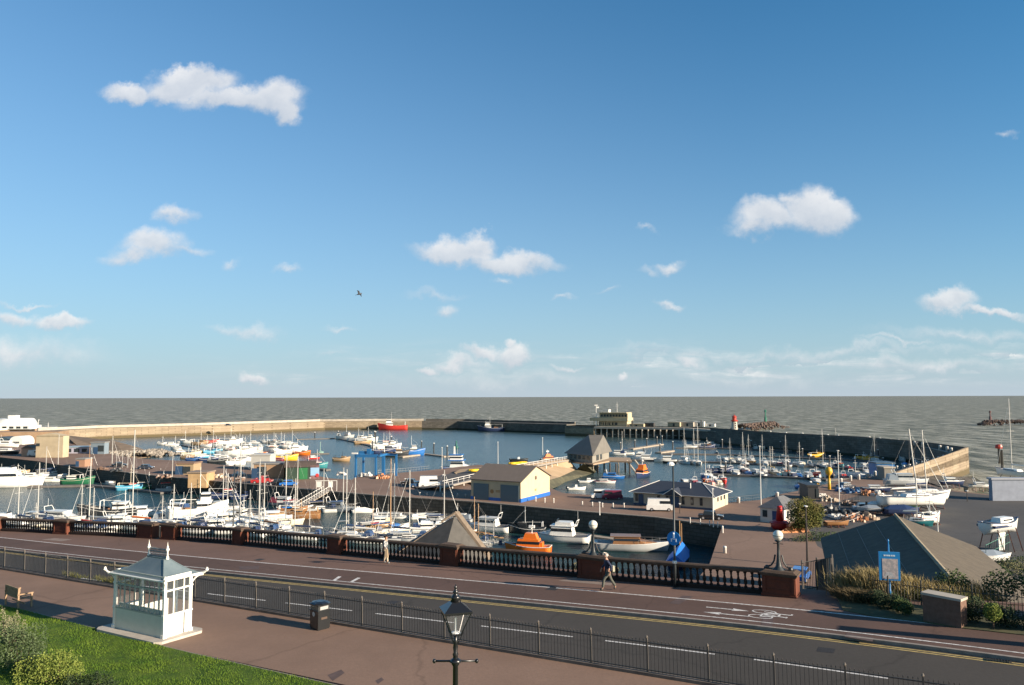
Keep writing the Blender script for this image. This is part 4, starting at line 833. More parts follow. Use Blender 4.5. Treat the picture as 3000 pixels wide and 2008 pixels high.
for k in range(6):
    f_=.33+.085*k; p0=ev_[0].lerp(ev_[1],f_); t0=r1.lerp(r2,f_); wb(MB().rod(p0.lerp(t0,.58)+Vector((0,-.08,.06)),p0.lerp(t0,.78)+Vector((0,-.08,.06)),.22,n=4),'rooflight',mwin,LB)
for f_,w in ((.22,.16),(.45,.12)):
    p0=fc.lerp(rc,f_); p1=fc.lerp(rc,f_+w); wb(MB().add([p0+Vector((0,-.1,.4)),p1+Vector((0,-.1,.4)),p1+Vector((0,-.1,2.2)),p0+Vector((0,-.1,2.2))],[(0,1,2,3)]),'window',mwin,LB)
for k in range(5):
    p0=lc.lerp(fc,.1+.17*k); p1=lc.lerp(fc,.1+.17*k+.11); wb(MB().add([p0+Vector((-.05,-.1,.9)),p1+Vector((-.05,-.1,.9)),p1+Vector((-.05,-.1,2.1)),p0+Vector((-.05,-.1,2.1))],[(0,1,2,3)]),'window',mwin,LB)
pl=[fc,P(1850,1349,3.9),P(1845,1341,3.9),rc,bk,lc]
wb(MB().prism([xy(p) for p in (fc+Vector((0,-2.5,0)),P(1785,1350,3.9),P(1852,1352,3.9),P(1846,1341,3.9),bk,lc+Vector((-1,-2.5,0)))],3.4,3.85),'deck',M('deck_tan',(.34,.25,.17),rough=.9,var=.15),LB)
mdt=rgb('pile_dark',(.06,.05,.045),var=.25)
for x,y in ((1737,1385),(1751,1386),(1787,1388),(1805,1390),(1668,1372),(1700,1378),(1812,1380),(1832,1384),(1845,1388),(1770,1380)):
    q=P(x,y,0); wb(MB().rod((q.x,q.y,-2),(q.x,q.y,3.5),.28),'pile',mdt if x!=1737 else m_conc,LB)
a=P(1836,1350,3.9); b=P(1862,1384,.2); wb(MB().rod(a,b,.3).rod(a+Vector((3,2,0)),b+Vector((3,2,0)),.3).rod(P(1812,1357,3.5),P(1812,1388,-.5),.18),'ramp_rail',m_conc,LB)
# sloping embankment and walkway
m_sand=M('embankment_tan',(.33,.235,.14),c2=(.42,.31,.20),rough=.95,scale=.3); m_weed=M('weedy_bank',(.05,.05,.032),c2=(.10,.095,.06),rough=.9,scale=.5)
E1=[P(1330,1385,5.2),P(1450,1372,5.2),P(1570,1358,5.2),P(1668,1347,4.6)]
E0=[P(1420,1440,4.5),P(1560,1420,2.6),P(1640,1398,1.6),P(1690,1375,1.6)]
wb_=MB(); 
EM=thing('embankment','sandy sloping embankment with a weedy foot running out to the lifeboat house','embankment',(E1[2].x,E1[2].y,0))
s_=MB(); n=4; vs=E1+E0+[Vector((p.x+1,p.y+9,p.z)) for p in E1]; s_.add(vs,[(i,i+1,n+i+1,n+i) for i in range(3)]+[(i,2*n+i,2*n+i+1,i+1) for i in range(3)]); s_.add([*(Vector((p.x+1,p.y+9,p.z)) for p in E1),*(Vector((p.x+1,p.y+12,-2)) for p in E1)],[(i,i+1,5+i,4+i) for i in range(3)]); wb(s_,'sandy_slope',m_sand,EM)
E2=[P(1420,1450,3),P(1600,1440,.5),P(1660,1415,-.3),P(1745,1388,-.3)]
s_=MB(); s_.add(E0+E2,[(i,i+1,n+i+1,n+i) for i in range(3)]); s_.add([E0[3],E2[3],P(1760,1366,-.3),P(1710,1358,4)],[(0,1,2,3)]); wb(s_,'weedy_foot',m_weed,EM)
WK=thing('walkway','raised timber walkway with railings leading to the lifeboat house','walkway',(E1[1].x,E1[1].y,5))
wk0=[P(1290,1426,5.6),P(1390,1402,5.6),P(1480,1380,5.6),P(1600,1358,5.3),P(1662,1348,4.4)]
wb(MB().strip(wk0,[p+Vector((2.2,3.0,0)) for p in wk0],[p.z-.4 for p in wk0]),'deck',rgb('walk_grey',(.30,.27,.23),var=.15),WK)
rl=MB(); pts=MB()
for k,(a,b) in enumerate(zip(wk0,wk0[1:])):
    rl.rod(a+Vector((0,0,1.1)),b+Vector((0,0,1.1)),.06); rl.rod(a+Vector((0,0,.6)),b+Vector((0,0,.6)),.04)
    nn=int((b-a).length/3)
    for i in range(nn): q=a.lerp(b,i/nn); pts.rod(q,q+Vector((0,0,1.1)),.06); 
    for i in range(nn//2): q=a.lerp(b,i*2/nn); pts.rod(q-Vector((0,0,4)),q,.15)
wb(rl,'handrail',mtr,WK); o2=wb(pts,'railing_posts',mtr,WK); o2['kind']='stuff'
struct('slipway_ramp',MB().add([P(1180,1422,4.52),P(1262,1400,4.7),P(1390,1372,5.3),P(1440,1370,5.6),P(1385,1402,5.6),P(1290,1426,5.5),P(1240,1432,4.9)],[tuple(range(7))]),M('ramp_grey',(.10,.088,.078),rough=.9,var=.2,scale=.4))
# ---- boat hoist
H1=P(1033,1400,4.5); d=P(1066,1404,4.5)-P(1033,1400,4.5)
BH=thing('boat_hoist','tall blue steel boat hoist straddling the dock on the quay','crane',P(1072,1401,4.5),R(-8)); BH.scale=(.66,.66,.60); mhb=rgb('hoist_blue',(.02,.13,.32))
for x,y in ((-4.2,0),(4.0,0),(-4.2,9),(4.0,9),(7.0,1),(9.6,9)):
    MB().box((x,y,0),(.75,.6,9.4)).build('leg',mhb,BH)
MB().box((0,0,8.9),(9.2,1.0,1.3)).build('crossbeam',mhb,BH); MB().box((-4.2,4.5,9.2),(.8,10,.8)).build('side_beam',mhb,BH); MB().box((5.5,4.5,9.2),(.8,10,.8)).build('side_beam',mhb,BH)
MB().box((6.5,9,9.0),(7,.7,.9)).build('crossbeam',mhb,BH); MB().box((0,0,10.4),(6,.15,1.2)).box((1.2,0,10.4),(1.6,1,2.2)).build('machinery',mhb,BH)
for x in (-4.6,11): MB().box((x,0 if x<0 else 8,10.3),(2.4,.8,.6)).build('white_box',mwh,BH)
for x,y in ((-4.2,0),(4.0,0),(-4.2,9),(4.0,9)): MB().lathe((0,0,-.25),[(.65,0),(.65,.5)],12).build('wheel',mdt,BH,loc=(x,y,.65)).rotation_euler=(R(90),0,0)
# ---- green shed
A=P(836,1406,4.5); Bc=P(936,1403,4.5); d=Bc-A; ang=math.atan2(d.y,d.x); L_=d.length
GS=thing('net_shed','green shed with dark curved roof and murals on the quay left of the hoist','shed',A,ang)
MB().box((L_*.36,3,0),(L_*.72,6.5,3.2)).build('wall',M('shed_green',(.022,.045,.032),rough=.7,var=.2,scale=.6),GS); MB().box((L_*.85,3,0),(L_*.28,6.5,3.4)).build('painted_wall',M('mural_purple',(.09,.05,.06),c2=(.22,.12,.12),scale=1.2),GS)
MB().box((L_*.52,-.2,0),(2.1,.2,2.9)).build('door',rgb('shed_door_green',(.02,.14,.05)),GS)
MB().box((L_*.86,-.33,.9),(2.2,.1,2.0)).build('mural',rgb('mural_blue',(.22,.38,.55)),GS); MB().lathe((0,0,0),[(.45,0),(.45,.12)],14).build('mural_spot',rgb('mural_red',(.45,.03,.03)),GS,loc=(L_*.93,-.3,.95)).rotation_euler=(R(90),0,0)
ar=[(y,3.1+1.35*math.sin(math.pi*(y+.5)/7.5)) for y in (-.5,.5,1.5,2.5,3.5,4.5,5.5,6.5,7)]
rr=MB(); rr.add([(x,y,z) for x in (-.3,L_*.9) for y,z in ar],[(i,i+1,9+i+1,9+i) for i in range(8)]+[tuple(range(9)),tuple(range(9,18))]); rr.build('roof',M('shed_roof',(.085,.065,.055),rough=.9,var=.2),GS)
# ---- left shore buildings
def hut(label,px0,px1,py,z,depth,h,roofh,mw_,mr_,kind='gable',name='shed',cat='shed',doors=(),wins=()):
    A=P(px0,py,z); Bc=P(px1,py,z) if not isinstance(px1,tuple) else P(*px1,z); d=Bc-A; L_=d.length
    t=thing(name,label,cat,A,math.atan2(d.y,d.x)); MB().box((L_/2,depth/2,0),(L_,depth,h)).build('wall',mw_,t)
    o=.25
    if kind=='gable': MB().add([(-o,-o,h),(L_+o,-o,h),(L_+o,depth+o,h),(-o,depth+o,h),(-o,depth/2,h+roofh),(L_+o,depth/2,h+roofh)],[(0,1,5,4),(2,3,4,5),(1,2,5),(3,0,4),(3,2,1,0)]).build('roof',mr_,t)
    elif kind=='gablex': MB().add([(-o,-o,h),(L_+o,-o,h),(L_+o,depth+o,h),(-o,depth+o,h),(L_/2,-o,h+roofh),(L_/2,depth+o,h+roofh)],[(0,4,5,3),(1,2,5,4),(0,1,4),(2,3,5),(3,2,1,0)]).build('roof',mr_,t)
    elif kind=='flat': MB().box((L_/2,depth/2,h),(L_+.5,depth+.5,.35)).build('roof',mr_,t)
    elif kind=='dome':
        rr=MB(); n=9; rr.add([(L_/2-(L_/2)*math.cos(math.pi*i/(n-1)),y,h+roofh*math.sin(math.pi*i/(n-1))) for y in (0,depth) for i in range(n)],[(i,i+1,n+i+1,n+i) for i in range(n-1)]+[tuple(range(n)),tuple(range(n,2*n))]); rr.build('roof',mr_,t)
    for x,w,hh in doors: MB().box((L_*x,-.05,0),(w,.12,hh)).build('door',mbd,t)
    for x,w,z0,hh in wins: MB().box((L_*x,-.05,z0),(w,.12,hh)).build('window',mwin,t)
    return t
mbeige=M('beige_block_wall',(.42,.35,.24),rough=.9,var=.12,scale=.4); mbr=M('brown_stone',(.28,.19,.12),rough=.9,var=.2,scale=.25); mgrey=M('grey_roof',(.22,.22,.21),rough=.7,var=.12)
hut('tall blank beige building on the left shore beside the stacked boats',104,183,1341,4.5,3.5,7.6,1.0,mbeige,mbeige,'gablex','storage_building','building',wins=((.08,1.2,4,1),))
hut('low pale blue boat shed between the beige building and the rock spit',266,305,1331,4.5,3,4.2,.4,rgb('shed_blue',(.18,.23,.27)),mgrey,'flat',doors=((.35,1.6,2.6),),wins=((.75,2.2,1,2.2),))
hut('long lavender boat rack shed on the left shore',188,262,1329,4.5,6,2.2,.3,rgb('rack_lavender',(.42,.42,.5)),rgb('rack_roof',(.3,.38,.42)),'flat',wins=((.2,1.6,.5,1.3),(.5,2,.5,1.3),(.8,2,.5,1.3)))
hut('white domed shed above the parked boats at the left edge',27,66,1303,4.5,8,1.4,2.4,rgb('dome_white',(.7,.72,.68)),rgb('dome_white',(.7,.72,.68)),'dome',wins=((.5,3,.2,1.1),))
hut('dark round roofed shed at the left edge beside the white dome',-30,28,1302,4.5,8,1.2,2.2,rgb('dome_dark',(.05,.08,.10)),rgb('dome_dark',(.05,.08,.10)),'dome')
hut('pale blue kiosk with a dark open side on the quay left of the stone block',515,566,1391,4.5,5,2.9,.2,rgb('kiosk_tan',(.35,.26,.16)),m_quaytop,'flat',doors=((.2,2.2,2.3),),wins=((.6,2.2,.3,1.9),))
hut('big tan stone block building on the quay right of the blue kiosk',550,604,1430,4.5-1.5,5,3.6,.0,M('tan_stone',(.44,.30,.16),rough=.9,var=.2,scale=.6),M('tan_stone_top',(.25,.19,.14)),'flat','store','building')
hut('tan brick store with a blue and white shop beside it on the quay',743,832,1402,4.5,5,3.6,.5,M('tan_brick',(.36,.24,.15),rough=.9,var=.15,scale=.5),mgrey,'flat','store','building',doors=((.07,2.2,2.6),),wins=((.27,2.4,.6,2.4),))
hut('grey metal portable cabin above the tan brick store',735,790,1378,4.5,5,4.2,.2,M('cabin_grey',(.42,.42,.39),var=.08,stretch=(6,6,.5)),rgb('cabin_roof',(.45,.45,.42)),'flat','portable_cabin','cabin')
hut('small brick hut beside the white van on the left quay',62,96,1337,4.5,7,2.8,1.2,rgb('hut_pink',(.45,.28,.2)),M('hut_roof',(.16,.12,.09)),'gablex')
hut('squat brick hut with dark door on the cross wall left of the rows of masts',224,248,1368,4.5,4,2.2,.0,rgb('brick_hut',(.35,.2,.13)),mgrey,'flat',doors=((.1,1,1.7),))
# seaside pavilion and its terrace
q=P(-20,1262,4.5)
PV=thing('pavilion','white seaside pavilion with barrel roof on the left shore','building',(P(30,1257,6).x,P(30,1257,6).y,6))
mpv=rgb('pavilion_white',(.72,.74,.70)); 
MB().box((0,0,0),(32,12,2.2)).build('wall',mpv,PV)
rr=MB(); n=9; rr.add([(x*(1 if j in (0,) else .92),-6+12*i/(n-1),2.2+4.6*math.sin(math.pi*i/(n-1))) for j,x in ((0,-16),(1,15.5)) for i in range(n)],[(i,i+1,n+i+1,n+i) for i in range(n-1)]+[tuple(range(n)),tuple(range(n,2*n))]).build('roof',mpv,PV,True)
MB().box((2,0,6.4),(5,4,2.2)).build('roof_lantern',mpv,PV); MB().box((-14,-3,0),(4,5,10)).build('tower',mcr,PV)
for k in range(7): MB().box((-13+k*4.4,-6.05,.4),(2.6,.12,1.3)).build('window',mwin,PV)
tp_=[P(-60,1263,5.6),P(128,1256,5.6)]
TR=thing('terrace','long pale terrace with white flagpoles beside the pavilion','terrace',(tp_[1].x,tp_[1].y,0))
wb(MB().strip(tp_,offs(tp_,12),[4.3,4.3]),'terrace_wall',mbr,TR); wb(MB().strip([p+Vector((0,.2,.9)) for p in tp_],[p+Vector((0,.5,.9)) for p in tp_],5.5),'balustrade',mtr,TR)
wb(MB().strip([P(95,1252,7),P(156,1252,7)],offs([P(95,1252,7),P(156,1252,7)],4),[6.2,6.2]),'canopy',mtr,TR)
for x in (82,99,104,112,141):
    p=P(x,1252,6); wb(MB().rod(p,p+Vector((0 if x not in(104,) else 2.5,0,5.2 if x!=141 else 3)),.16,.1),'flagpole',mtr,TR)
lw=[P(30,1296,4.5),P(160,1298,4.5)]; LW=thing('retaining_wall','tan retaining wall between the pavilion terrace and the left slipway','wall',(lw[0].x,lw[0].y,0))
l0=[P(-60,1290,6.6),P(135,1290,6.6)]; l0=[Vector((p.x,p.y,9.6)) for p in (P(-60,1300,4.5),P(170,1297,4.5))]
wb(MB().strip(l0,offs(l0,14),2),'wall_body',mbr,LW)
# ---- boats' furniture: pontoons, piles, gangway
m_pont=rgb('pontoon_deck',(.13,.12,.11),var=.2,rough=.85); m_pontl=rgb('pontoon_pale',(.33,.28,.22),var=.2,rough=.85)
def pontoon(pts,label,z=.0,w=2.2,mat=None,h=.5):
    p=[P(x,y,z+h) for x,y in pts]; o=MB().strip(p,offs(p,w),z-.2).build('pontoon',mat or m_pont); return tag(o,label,'pontoon',group='floating pontoons')
PON=[([(1850,1341),(1950,1345),(2110,1350),(2330,1372),(2560,1385)],'third'),]
pontoon([(1980,1312),(2100,1313),(2300,1319),(2480,1324),(2620,1330)],'farthest pontoon of the outer marina, along the curving pier')
pontoon([(1940,1329),(2130,1331),(2340,1341),(2480,1346),(2620,1353)],'second farthest pontoon of the outer marina')
pontoon([(1850,1347),(1985,1350),(2100,1354),(2300,1362),(2480,1372),(2570,1378)],'middle pontoon of the outer marina')
pontoon([(2085,1389),(2200,1393),(2330,1399),(2420,1405),(2500,1402)],'nearest pontoon of the outer marina')
pontoon([(1855,1315),(1945,1301)],'pale floating jetty with tall piles beyond the orange lifeboat',mat=m_pontl,w=3)
pontoon([(1937,1326),(1977,1320)],'short pale jetty left of the outer marina',mat=m_pontl,w=3)
pontoon([(1980,1432),(2060,1428),(2125,1412)],'pontoon of small red and white boats behind the dark roofed building')
pontoon([(1180,1338),(1245,1330),(1300,1337)],'pale jetty with three white topped piles left of the blue ship',mat=m_pontl,w=3)
pontoon([(870,1287),(985,1284),(1040,1296),(1110,1312),(1175,1335)],'long pontoon where the white workboats lie beyond the hoist',w=2.5)
pontoon([(620,1312),(760,1308),(890,1330),(965,1328)],'pontoon among the white fishing boats left of the green beacon raft')
pontoon([(690,1345),(800,1350),(900,1372),(955,1376)],'near pontoon below the orange hulled fishing boat')
pontoon([(530,1304),(570,1312),(600,1309)],'dark curved pontoon left of the fishing fleet')
pontoon([(590,1505),(700,1498),(860,1512),(910,1512)],'pontoon beside the cream yacht in the inner basin',z=1,mat=m_pont)
pontoon([(880,1495),(960,1478),(1070,1492),(1110,1495),(1240,1510)],'pontoon below the gangway in the inner basin',z=1,mat=m_pontl,w=1.6)
pontoon([(1300,1535),(1400,1545),(1560,1548)],'pontoon between the motor cruisers in the inner basin',z=1,mat=m_pontl,w=1.6)
pontoon([(1650,1560),(1780,1578),(1900,1600)],'pontoon beside the classic motor yacht in the inner basin',z=1,mat=m_pontl,w=1.5)
pontoon([(80,1425),(250,1422),(330,1428),(470,1443)],'pontoon along the far left side of the inner basin',z=1)
pontoon([(-20,1530),(230,1522),(420,1540),(600,1545)],'pontoon under the balustrade at the left of the inner basin',z=1)
PILE=None
def pile(x,y,ytop,label,z=0,capw=True,r=.3):
    global PILE
    q=P(x,y,z); h=(y-ytop)/F*q.y
    if PILE is None:
        PILE=thing('mooring_pile',label,'pile',q,group='tall mooring piles'); MB().rod((0,0,-.1),(0,0,.92),.3,.3,8).build('shaft',rgb('pile_steel',(.035,.04,.045),var=.2),PILE); MB().lathe((0,0,.92),[(.38,0),(.36,.03),(.05,.08)],8).build('pile_cap',mwh,PILE); o=PILE
    else: o=dup(PILE,q,0,label)
    o.scale=(r/.3,r/.3,h); return o
for i,(x,y,t) in enumerate(((1818,1320,1296),(1860,1315,1289),(1895,1311,1284),(1925,1305,1280),(1940,1302,1277),(1971,1317,1293),(1934,1327,1300),(1886,1330,1312))):
    pile(x,y,t,'white topped pile %d around the pale jetties beyond the orange lifeboat'%(i+1))
for i,(x,y,t) in enumerate(((2064,1318,1298),(2116,1315,1287),(2201,1317,1290),(2287,1321,1293),(2419,1326,1297),(2461,1328,1312),(2573,1345,1317),(2351,1340,1314),(2431,1362,1335),(2588,1360,1341),(2310,1400,1350),(2126,1389,1352))):
    pile(x,y,t,'white topped mooring pile, number %d counted along the outer marina pontoons'%(i+1))
for i,(x,y,t) in enumerate(((1235,1311,1292),(1271,1327,1298),(1310,1340,1306))): pile(x,y,t,('left','middle','right')[i]+' of the three white topped piles left of the blue ship')
for i,(x,y,t) in enumerate(((991,1286,1263),(922,1287,1266),(1097,1290,1263),(1100,1300,1264),(1146,1308,1278),(1091,1318,1290))): pile(x,y,t,'slender mooring pile, number %d beside the white workboats'%(i+1))
# marker piles at right
for x,y0,y1,c in ((2928,1356,1303,'red'),(2937,1378,1320,'dark')):
    q=P(x,y0,0); h=(y0-y1)/F*q.y; t=thing('marker_pile',('red topped' if c=='red' else 'slimmer dark')+' timber marker pile standing in the sea at the right','pile',q)
    MB().rod((0,0,-.5),(0,0,h),.45,.4).build('timber',md,t)
    if c=='red': MB().lathe((0,0,h-1.6),[(1.1,0),(1.3,.6),(1.0,1.5)],10).build('top_mark',mred,t)
# green beacon raft
q=P(938,1327,0); t=thing('buoy','pale green buoy raft left of the hoist','buoy',q); MB().lathe((0,0,0),[(1.6,0),(1.6,.5),(.5,.9),(.15,1.2)],10).build('float',rgb('buoy_green',(.2,.32,.28)),t); MB().rod((0,0,1),(0,0,5),.15).build('pole',rgb('buoy_green',(.2,.3,.3)),t)
q=P(1337,1313,0); t=thing('buoy','dark green channel buoy beyond the blue ship','buoy',q); MB().lathe((0,0,0),[(1.1,0),(1.2,.7),(.6,1),(.25,3.0)],10).build('float',rgb('buoy_dark_green',(.02,.12,.10)),t); MB().lathe((0,0,3),[(.5,0),(.05,.9)],8).build('top_mark',rgb('buoy_dark_green',(.02,.12,.10)),t)
# gangway
a=P(956,1440,4.6); b=P(868,1492,1.6); G=thing('gangway','pale metal gangway sloping from the quay down to the inner pontoon','gangway',a); d=b-a; sd_=Vector((d.y,-d.x,0)).normalized()*.9
wb(MB().strip([a+sd_,b+sd_],[a-sd_,b-sd_],[a.z-.15,b.z-.15]),'walkway',m_pontl,G)
for sg in (1,-1):
    r_=MB(); r_.rod(a+sd_*sg+Vector((0,0,1.1)),b+sd_*sg+Vector((0,0,1.1)),.05)
    for i in range(13): p=a.lerp(b,i/12)+sd_*sg; p2=a.lerp(b,min(1,(i+1)/12))+sd_*sg; r_.rod(p,p+Vector((0,0,1.1)),.035); r_.rod(p,p2+Vector((0,0,1.1)),.025)
    wb(r_,'side_truss',mtr,G)
p=P(955,1440,4.5); t=thing('gate','white gate and notice boards at the head of the gangway','gate',p); 
for x in (-2.2,-1,1.2,2.4): MB().rod((x,0,0),(x,0,2.4),.06).build('post',mtr,t)
MB().box((-1.6,0,.9),(.9,.1,1.3)).build('notice_board',mtr,t); MB().box((1.0,0,.9),(1,.1,1.3)).build('notice_board',mtr,t); MB().box((0,0,2.3),(4.8,.08,.12)).build('top_rail',mtr,t)
# ---- right-hand quay clutter
hut('bright blue office hut on legs at the end of the marina pontoon',2570,2622,1393,4.5,5,3.0,.2,rgb('hut_blue',(.02,.15,.38)),rgb('hut_blue_roof',(.06,.10,.14)),'flat','office_hut','hut',doors=((.9,.8,2.),),wins=((.1,1,1,1.2),(.3,1,1,1.2),(.5,1,1,1.2)))
q=P(2430,1435,4.5); t=thing('jib_crane','yellow pillar crane with a round yellow head beside the quay edge','crane',q); t.scale=(.62,.62,.8); my_=rgb('crane_yellow',(.62,.36,.03)); MB().lathe((0,0,0),[(.55,0),(.5,3.1)],12).build('pillar',my_,t,True)
MB().lathe((0,0,3.1),[(.3,0),(.3,.7),(.9,1.2),(1.3,1.9),(1.1,2.7),(.4,3.2)],12).build('head',my_,t,True)
hut('black tarred shed with a white door on the quay left of the yellow crane',2368,2398,1464,4.5,5,2.6,.3,rgb('tar_black',(.02,.022,.025)),rgb('tar_black',(.02,.022,.025)),'flat',wins=((.9,.6,.4,1.8),))
hut('blue grey hoarding box at the right edge of the boatyard',2909,3040,1468,4.5,1.2,4.2,.0,M('hoarding_grey',(.23,.26,.32),rough=.8,var=.12,scale=.8),rgb('hoarding_top',(.3,.32,.36)),'flat','site_hoarding','container')
hut('grey block wall with a pale coping beneath the blue hut',2592,2622,1408,4.5,4,3.0,.0,M('grey_block',(.20,.19,.165)),m_conc,'flat','block_store','wall')
q=P(2285,1551,4.5); BU=thing('channel_buoy','big red navigation buoy with tower standing on the quay by the booth','buoy',q); mbr_=rgb('buoy_red',(.45,.02,.015),rough=.4)
MB().lathe((0,0,0),[(1.0,0),(1.35,.3),(1.4,1.0),(1.1,1.35)],18).build('float',mbr_,BU,True); MB().lathe((0,0,1.35),[(.6,0),(.42,1.8),(.42,2.3)],12).build('tower',mbr_,BU,True); MB().lathe((0,0,.95),[(1.55,0),(1.55,.12)],18).build('rubbing_band',mbr_,BU)
q=P(2320,1560,4.5); t=tag(MB().add([(-2.6,-1,0),(2.6,0,0),(2.2,.6,2.0),(1.0,.3,1.0)],[(0,1,2,3)]).add([(-2.6,-.9,0),(2.6,.3,0),(2.2,.8,2.0)],[(0,1,2)]).build('barrier_netting',rgb('net_orange',(.5,.2,.07))),'collapsed orange netting between the red buoy and the tree','netting'); t.location=q
# piles of fishing nets and gear
def heap(x,y,z,r,h,col,label,seed,name='net_pile',cat='nets'):
    rg=random.Random(seed); mb=MB()
    for i in range(26):
        a_=rg.uniform(0,6.28); rr_=r*math.sqrt(rg.random()); hh=h*(1-rr_/r)*rg.random(); s_=rg.uniform(.25,.6)*min(1,r*.6); mb.box((rr_*math.cos(a_),rr_*math.sin(a_),hh),(s_*1.6,s_,s_),rz=rg.uniform(0,3),top=rg.uniform(.4,.9))
    o=mb.build(name,rgb('gear_'+col[0],col[1],var=.35,scale=2.)); o.location=P(x,y,z); return tag(o,label,cat)
HC={'brown':(.16,.10,.07),'blue':(.04,.12,.25),'orange':(.45,.20,.09),'tan':(.34,.26,.18),'dark':(.03,.035,.04),'green':(.08,.16,.12),'red':(.4,.06,.05),'white':(.6,.58,.54)}
for i,(x,y,r,h,c,l) in enumerate(((2540,1450,2.4,1.4,'orange','heap of orange nets and ropes beside the dark hulled speedboat'),(2510,1447,2,1.2,'blue','heap of blue and violet fishing gear on the west quay'),(2472,1440,1.8,1.3,'blue','blue crates and gear below the quay bollards'),(2570,1452,1.6,1,'white','white floats heaped on the west quay'),(2460,1508,2.4,1.2,'dark','dark jumble of gear behind the bushes'),(2450,1518,1.3,1.0,'white','white sacks on the dark gear behind the tree'),
  (2505,1525,2.0,1.4,'orange','orange floats and ropes at the corner of the hall roof'),(2540,1520,2.0,1.0,'tan','tan ropes and a trailer frame beside the hall roof'),(2430,1470,1.8,1.2,'tan','tan fish boxes beside the black shed'),(2410,1460,1.5,1.4,'white','white mesh bags beside the black shed'),(2490,1480,2.2,.9,'brown','long brown heap of net behind the boatyard fence'),(2425,1500,1.6,1.,'dark','dark cages behind the round tree'),
  (480,1400,1.8,1.3,'brown','brown nets on the cross wall beside the blue kiosk'),(600,1405,2.,1.,'dark','dark pots on the quay right of the blue kiosk'),(690,1408,2.4,1.4,'brown','brown fishing gear heaped on the quay behind the navy trawlers'),(640,1400,2,1.2,'tan','tan baskets and rope on the quay behind the tall masts'),(700,1392,1.8,1.2,'white','white fish boxes on the quay near the portable cabin'),(760,1412,1.4,1.2,'red','red bins on the quay in front of the blue and white shop'),(1118,1402,2.2,1.0,'orange','orange ropes on the quay right of the hoist'),(1000,1392,1.4,1.,'white','white drums by the hoist leg'),(1070,1396,2,1.6,'white','white tubs under the hoist'),(340,1382,1.6,1.1,'dark','dark pots on the cross wall behind the row of masts'),(300,1376,1.4,1,'brown','brown bins on the cross wall beside the brick hut'),(235,1326,2,1.2,'blue','blue drums at the foot of the lavender shed'),(1500,1372,1.6,1.4,'red','maroon bags beside the yellow dinghies on the walkway'),(1300,1398,1.,.8,'white','white box on the slipway behind the camper van'))):
    heap(x,y,4.5,r,h,(c,HC[c]),l,i)
for x,y,z,l in ((1390,1384,5.5,'yellow inflatable dinghy on the walkway left of the warehouse roof'),(1505,1363,5.3,'yellow inflatable dinghy on the walkway above the warehouse roof'),(1528,1361,5.3,'second yellow inflatable dinghy, to the right above the warehouse roof')):
    t=thing('dinghy',l,'dinghy',P(x,y,z),R(30)); c=MB()
    for k in range(10): a0_,a1_=math.pi*(k/9)-math.pi/2,math.pi*((k+1)/9)-math.pi/2; c.rod((1+.6*math.cos(a0_),.6*math.sin(a0_),.5),(1+.6*math.cos(a1_),.6*math.sin(a1_),.5),.32)
    c.rod((-1.4,.6,.5),(1,.6,.5),.32).rod((-1.4,-.6,.5),(1,-.6,.5),.32); c.build('tube',rgb('dinghy_yellow',(.75,.5,.02)),t,True); MB().box((-.2,0,.25),(2.4,1.0,.1)).build('floor',rgb('dinghy_floor',(.2,.2,.2)),t)
# lamp columns around the harbour
for i,(x,y0,y1,z,l) in enumerate(((1757,1510,1474,4.5,'thin dark post on the quay left of the white van'),(2090,1545,1436,4.5,'white flagpole in front of the right end of the dark roofed building'),(2230,1488,1312,4.5,'tall pale lamp mast right of the dark roofed building'),(2460,1492,1325,4.5,'tall white mast beside the black shed'),(1459,1361,1297,4.5,'white mast right of the blue ship'),(1590,1352,1284,4.5,'thin white mast between the warehouse and the orange boat on the quay'),(1295,1375,1313,4.5,'pale blue mast on the slipway right of the blue ship'),(1992,1505,1478,4.5,'short dark post in front of the blue door'),(2366,1660,1490,4.5,'thick dark brown pole behind the gate'),(700,1400,1340,4.5,'dark lamp column among the nets on the quay'),(2436,1492,1462,4.5,'short pale lamp post behind the round tree'),(2748,1560,1520,4.5,'thin dark post beside the white and red fishing boat'),(2834,1470,1440,4.5,'thin post in the middle of the boatyard'),(1187,1460,1405,4.5,'thin dark lamp column on the quay right of the wooden mast'),(908,1435,1402,4.5,'thin dark column on the quay left of the gangway'))):
    q=P(x,y0,z); h=(y0-y1)/F*q.y; t=thing('lamp_column',l,'post',q); MB().rod((0,0,0),(0,0,h),.09 if 'thick' not in l else .16,.06,6).build('column',mtr if ('white' in l or 'pale' in l) else mdt,t); MB().box((0,0,h),(.3,.6,.12)).build('head',mtr,t)
# ================================================================== BOATS
BCOL={'white':(.74,.74,.70),'cream':(.62,.56,.42),'navy':(.02,.035,.09),'dark':(.025,.03,.035),'blue':(.02,.14,.42),'lightblue':(.10,.38,.55),'red':(.48,.04,.03),'orange':(.75,.17,.02),'green':(.02,.12,.06),
 'yellow':(.72,.42,.03),'grey':(.22,.26,.30),'pale':(.45,.47,.47),'tan':(.42,.28,.15),'maroon':(.20,.03,.05),'wood':(.24,.12,.05),'teal':(.03,.20,.22),'black':(.012,.013,.016),'pink':(.55,.30,.26),'hullgrey':(.13,.16,.19),'cblue':(.035,.07,.16)}
def bm(c): return rgb('boat_'+c,BCOL[c],rough=.35,coat=.2)
m_bwin=rgb('boat_window',(.02,.025,.03),rough=.08,var=0); m_alu=rgb('mast_aluminium',(.55,.54,.50),rough=.4,metal=.2); m_wood_=rgb('mast_wood',(.40,.24,.12)); m_deck=rgb('boat_deck',(.55,.52,.46)); m_ant=rgb('antifoul_dark',(.03,.03,.04))
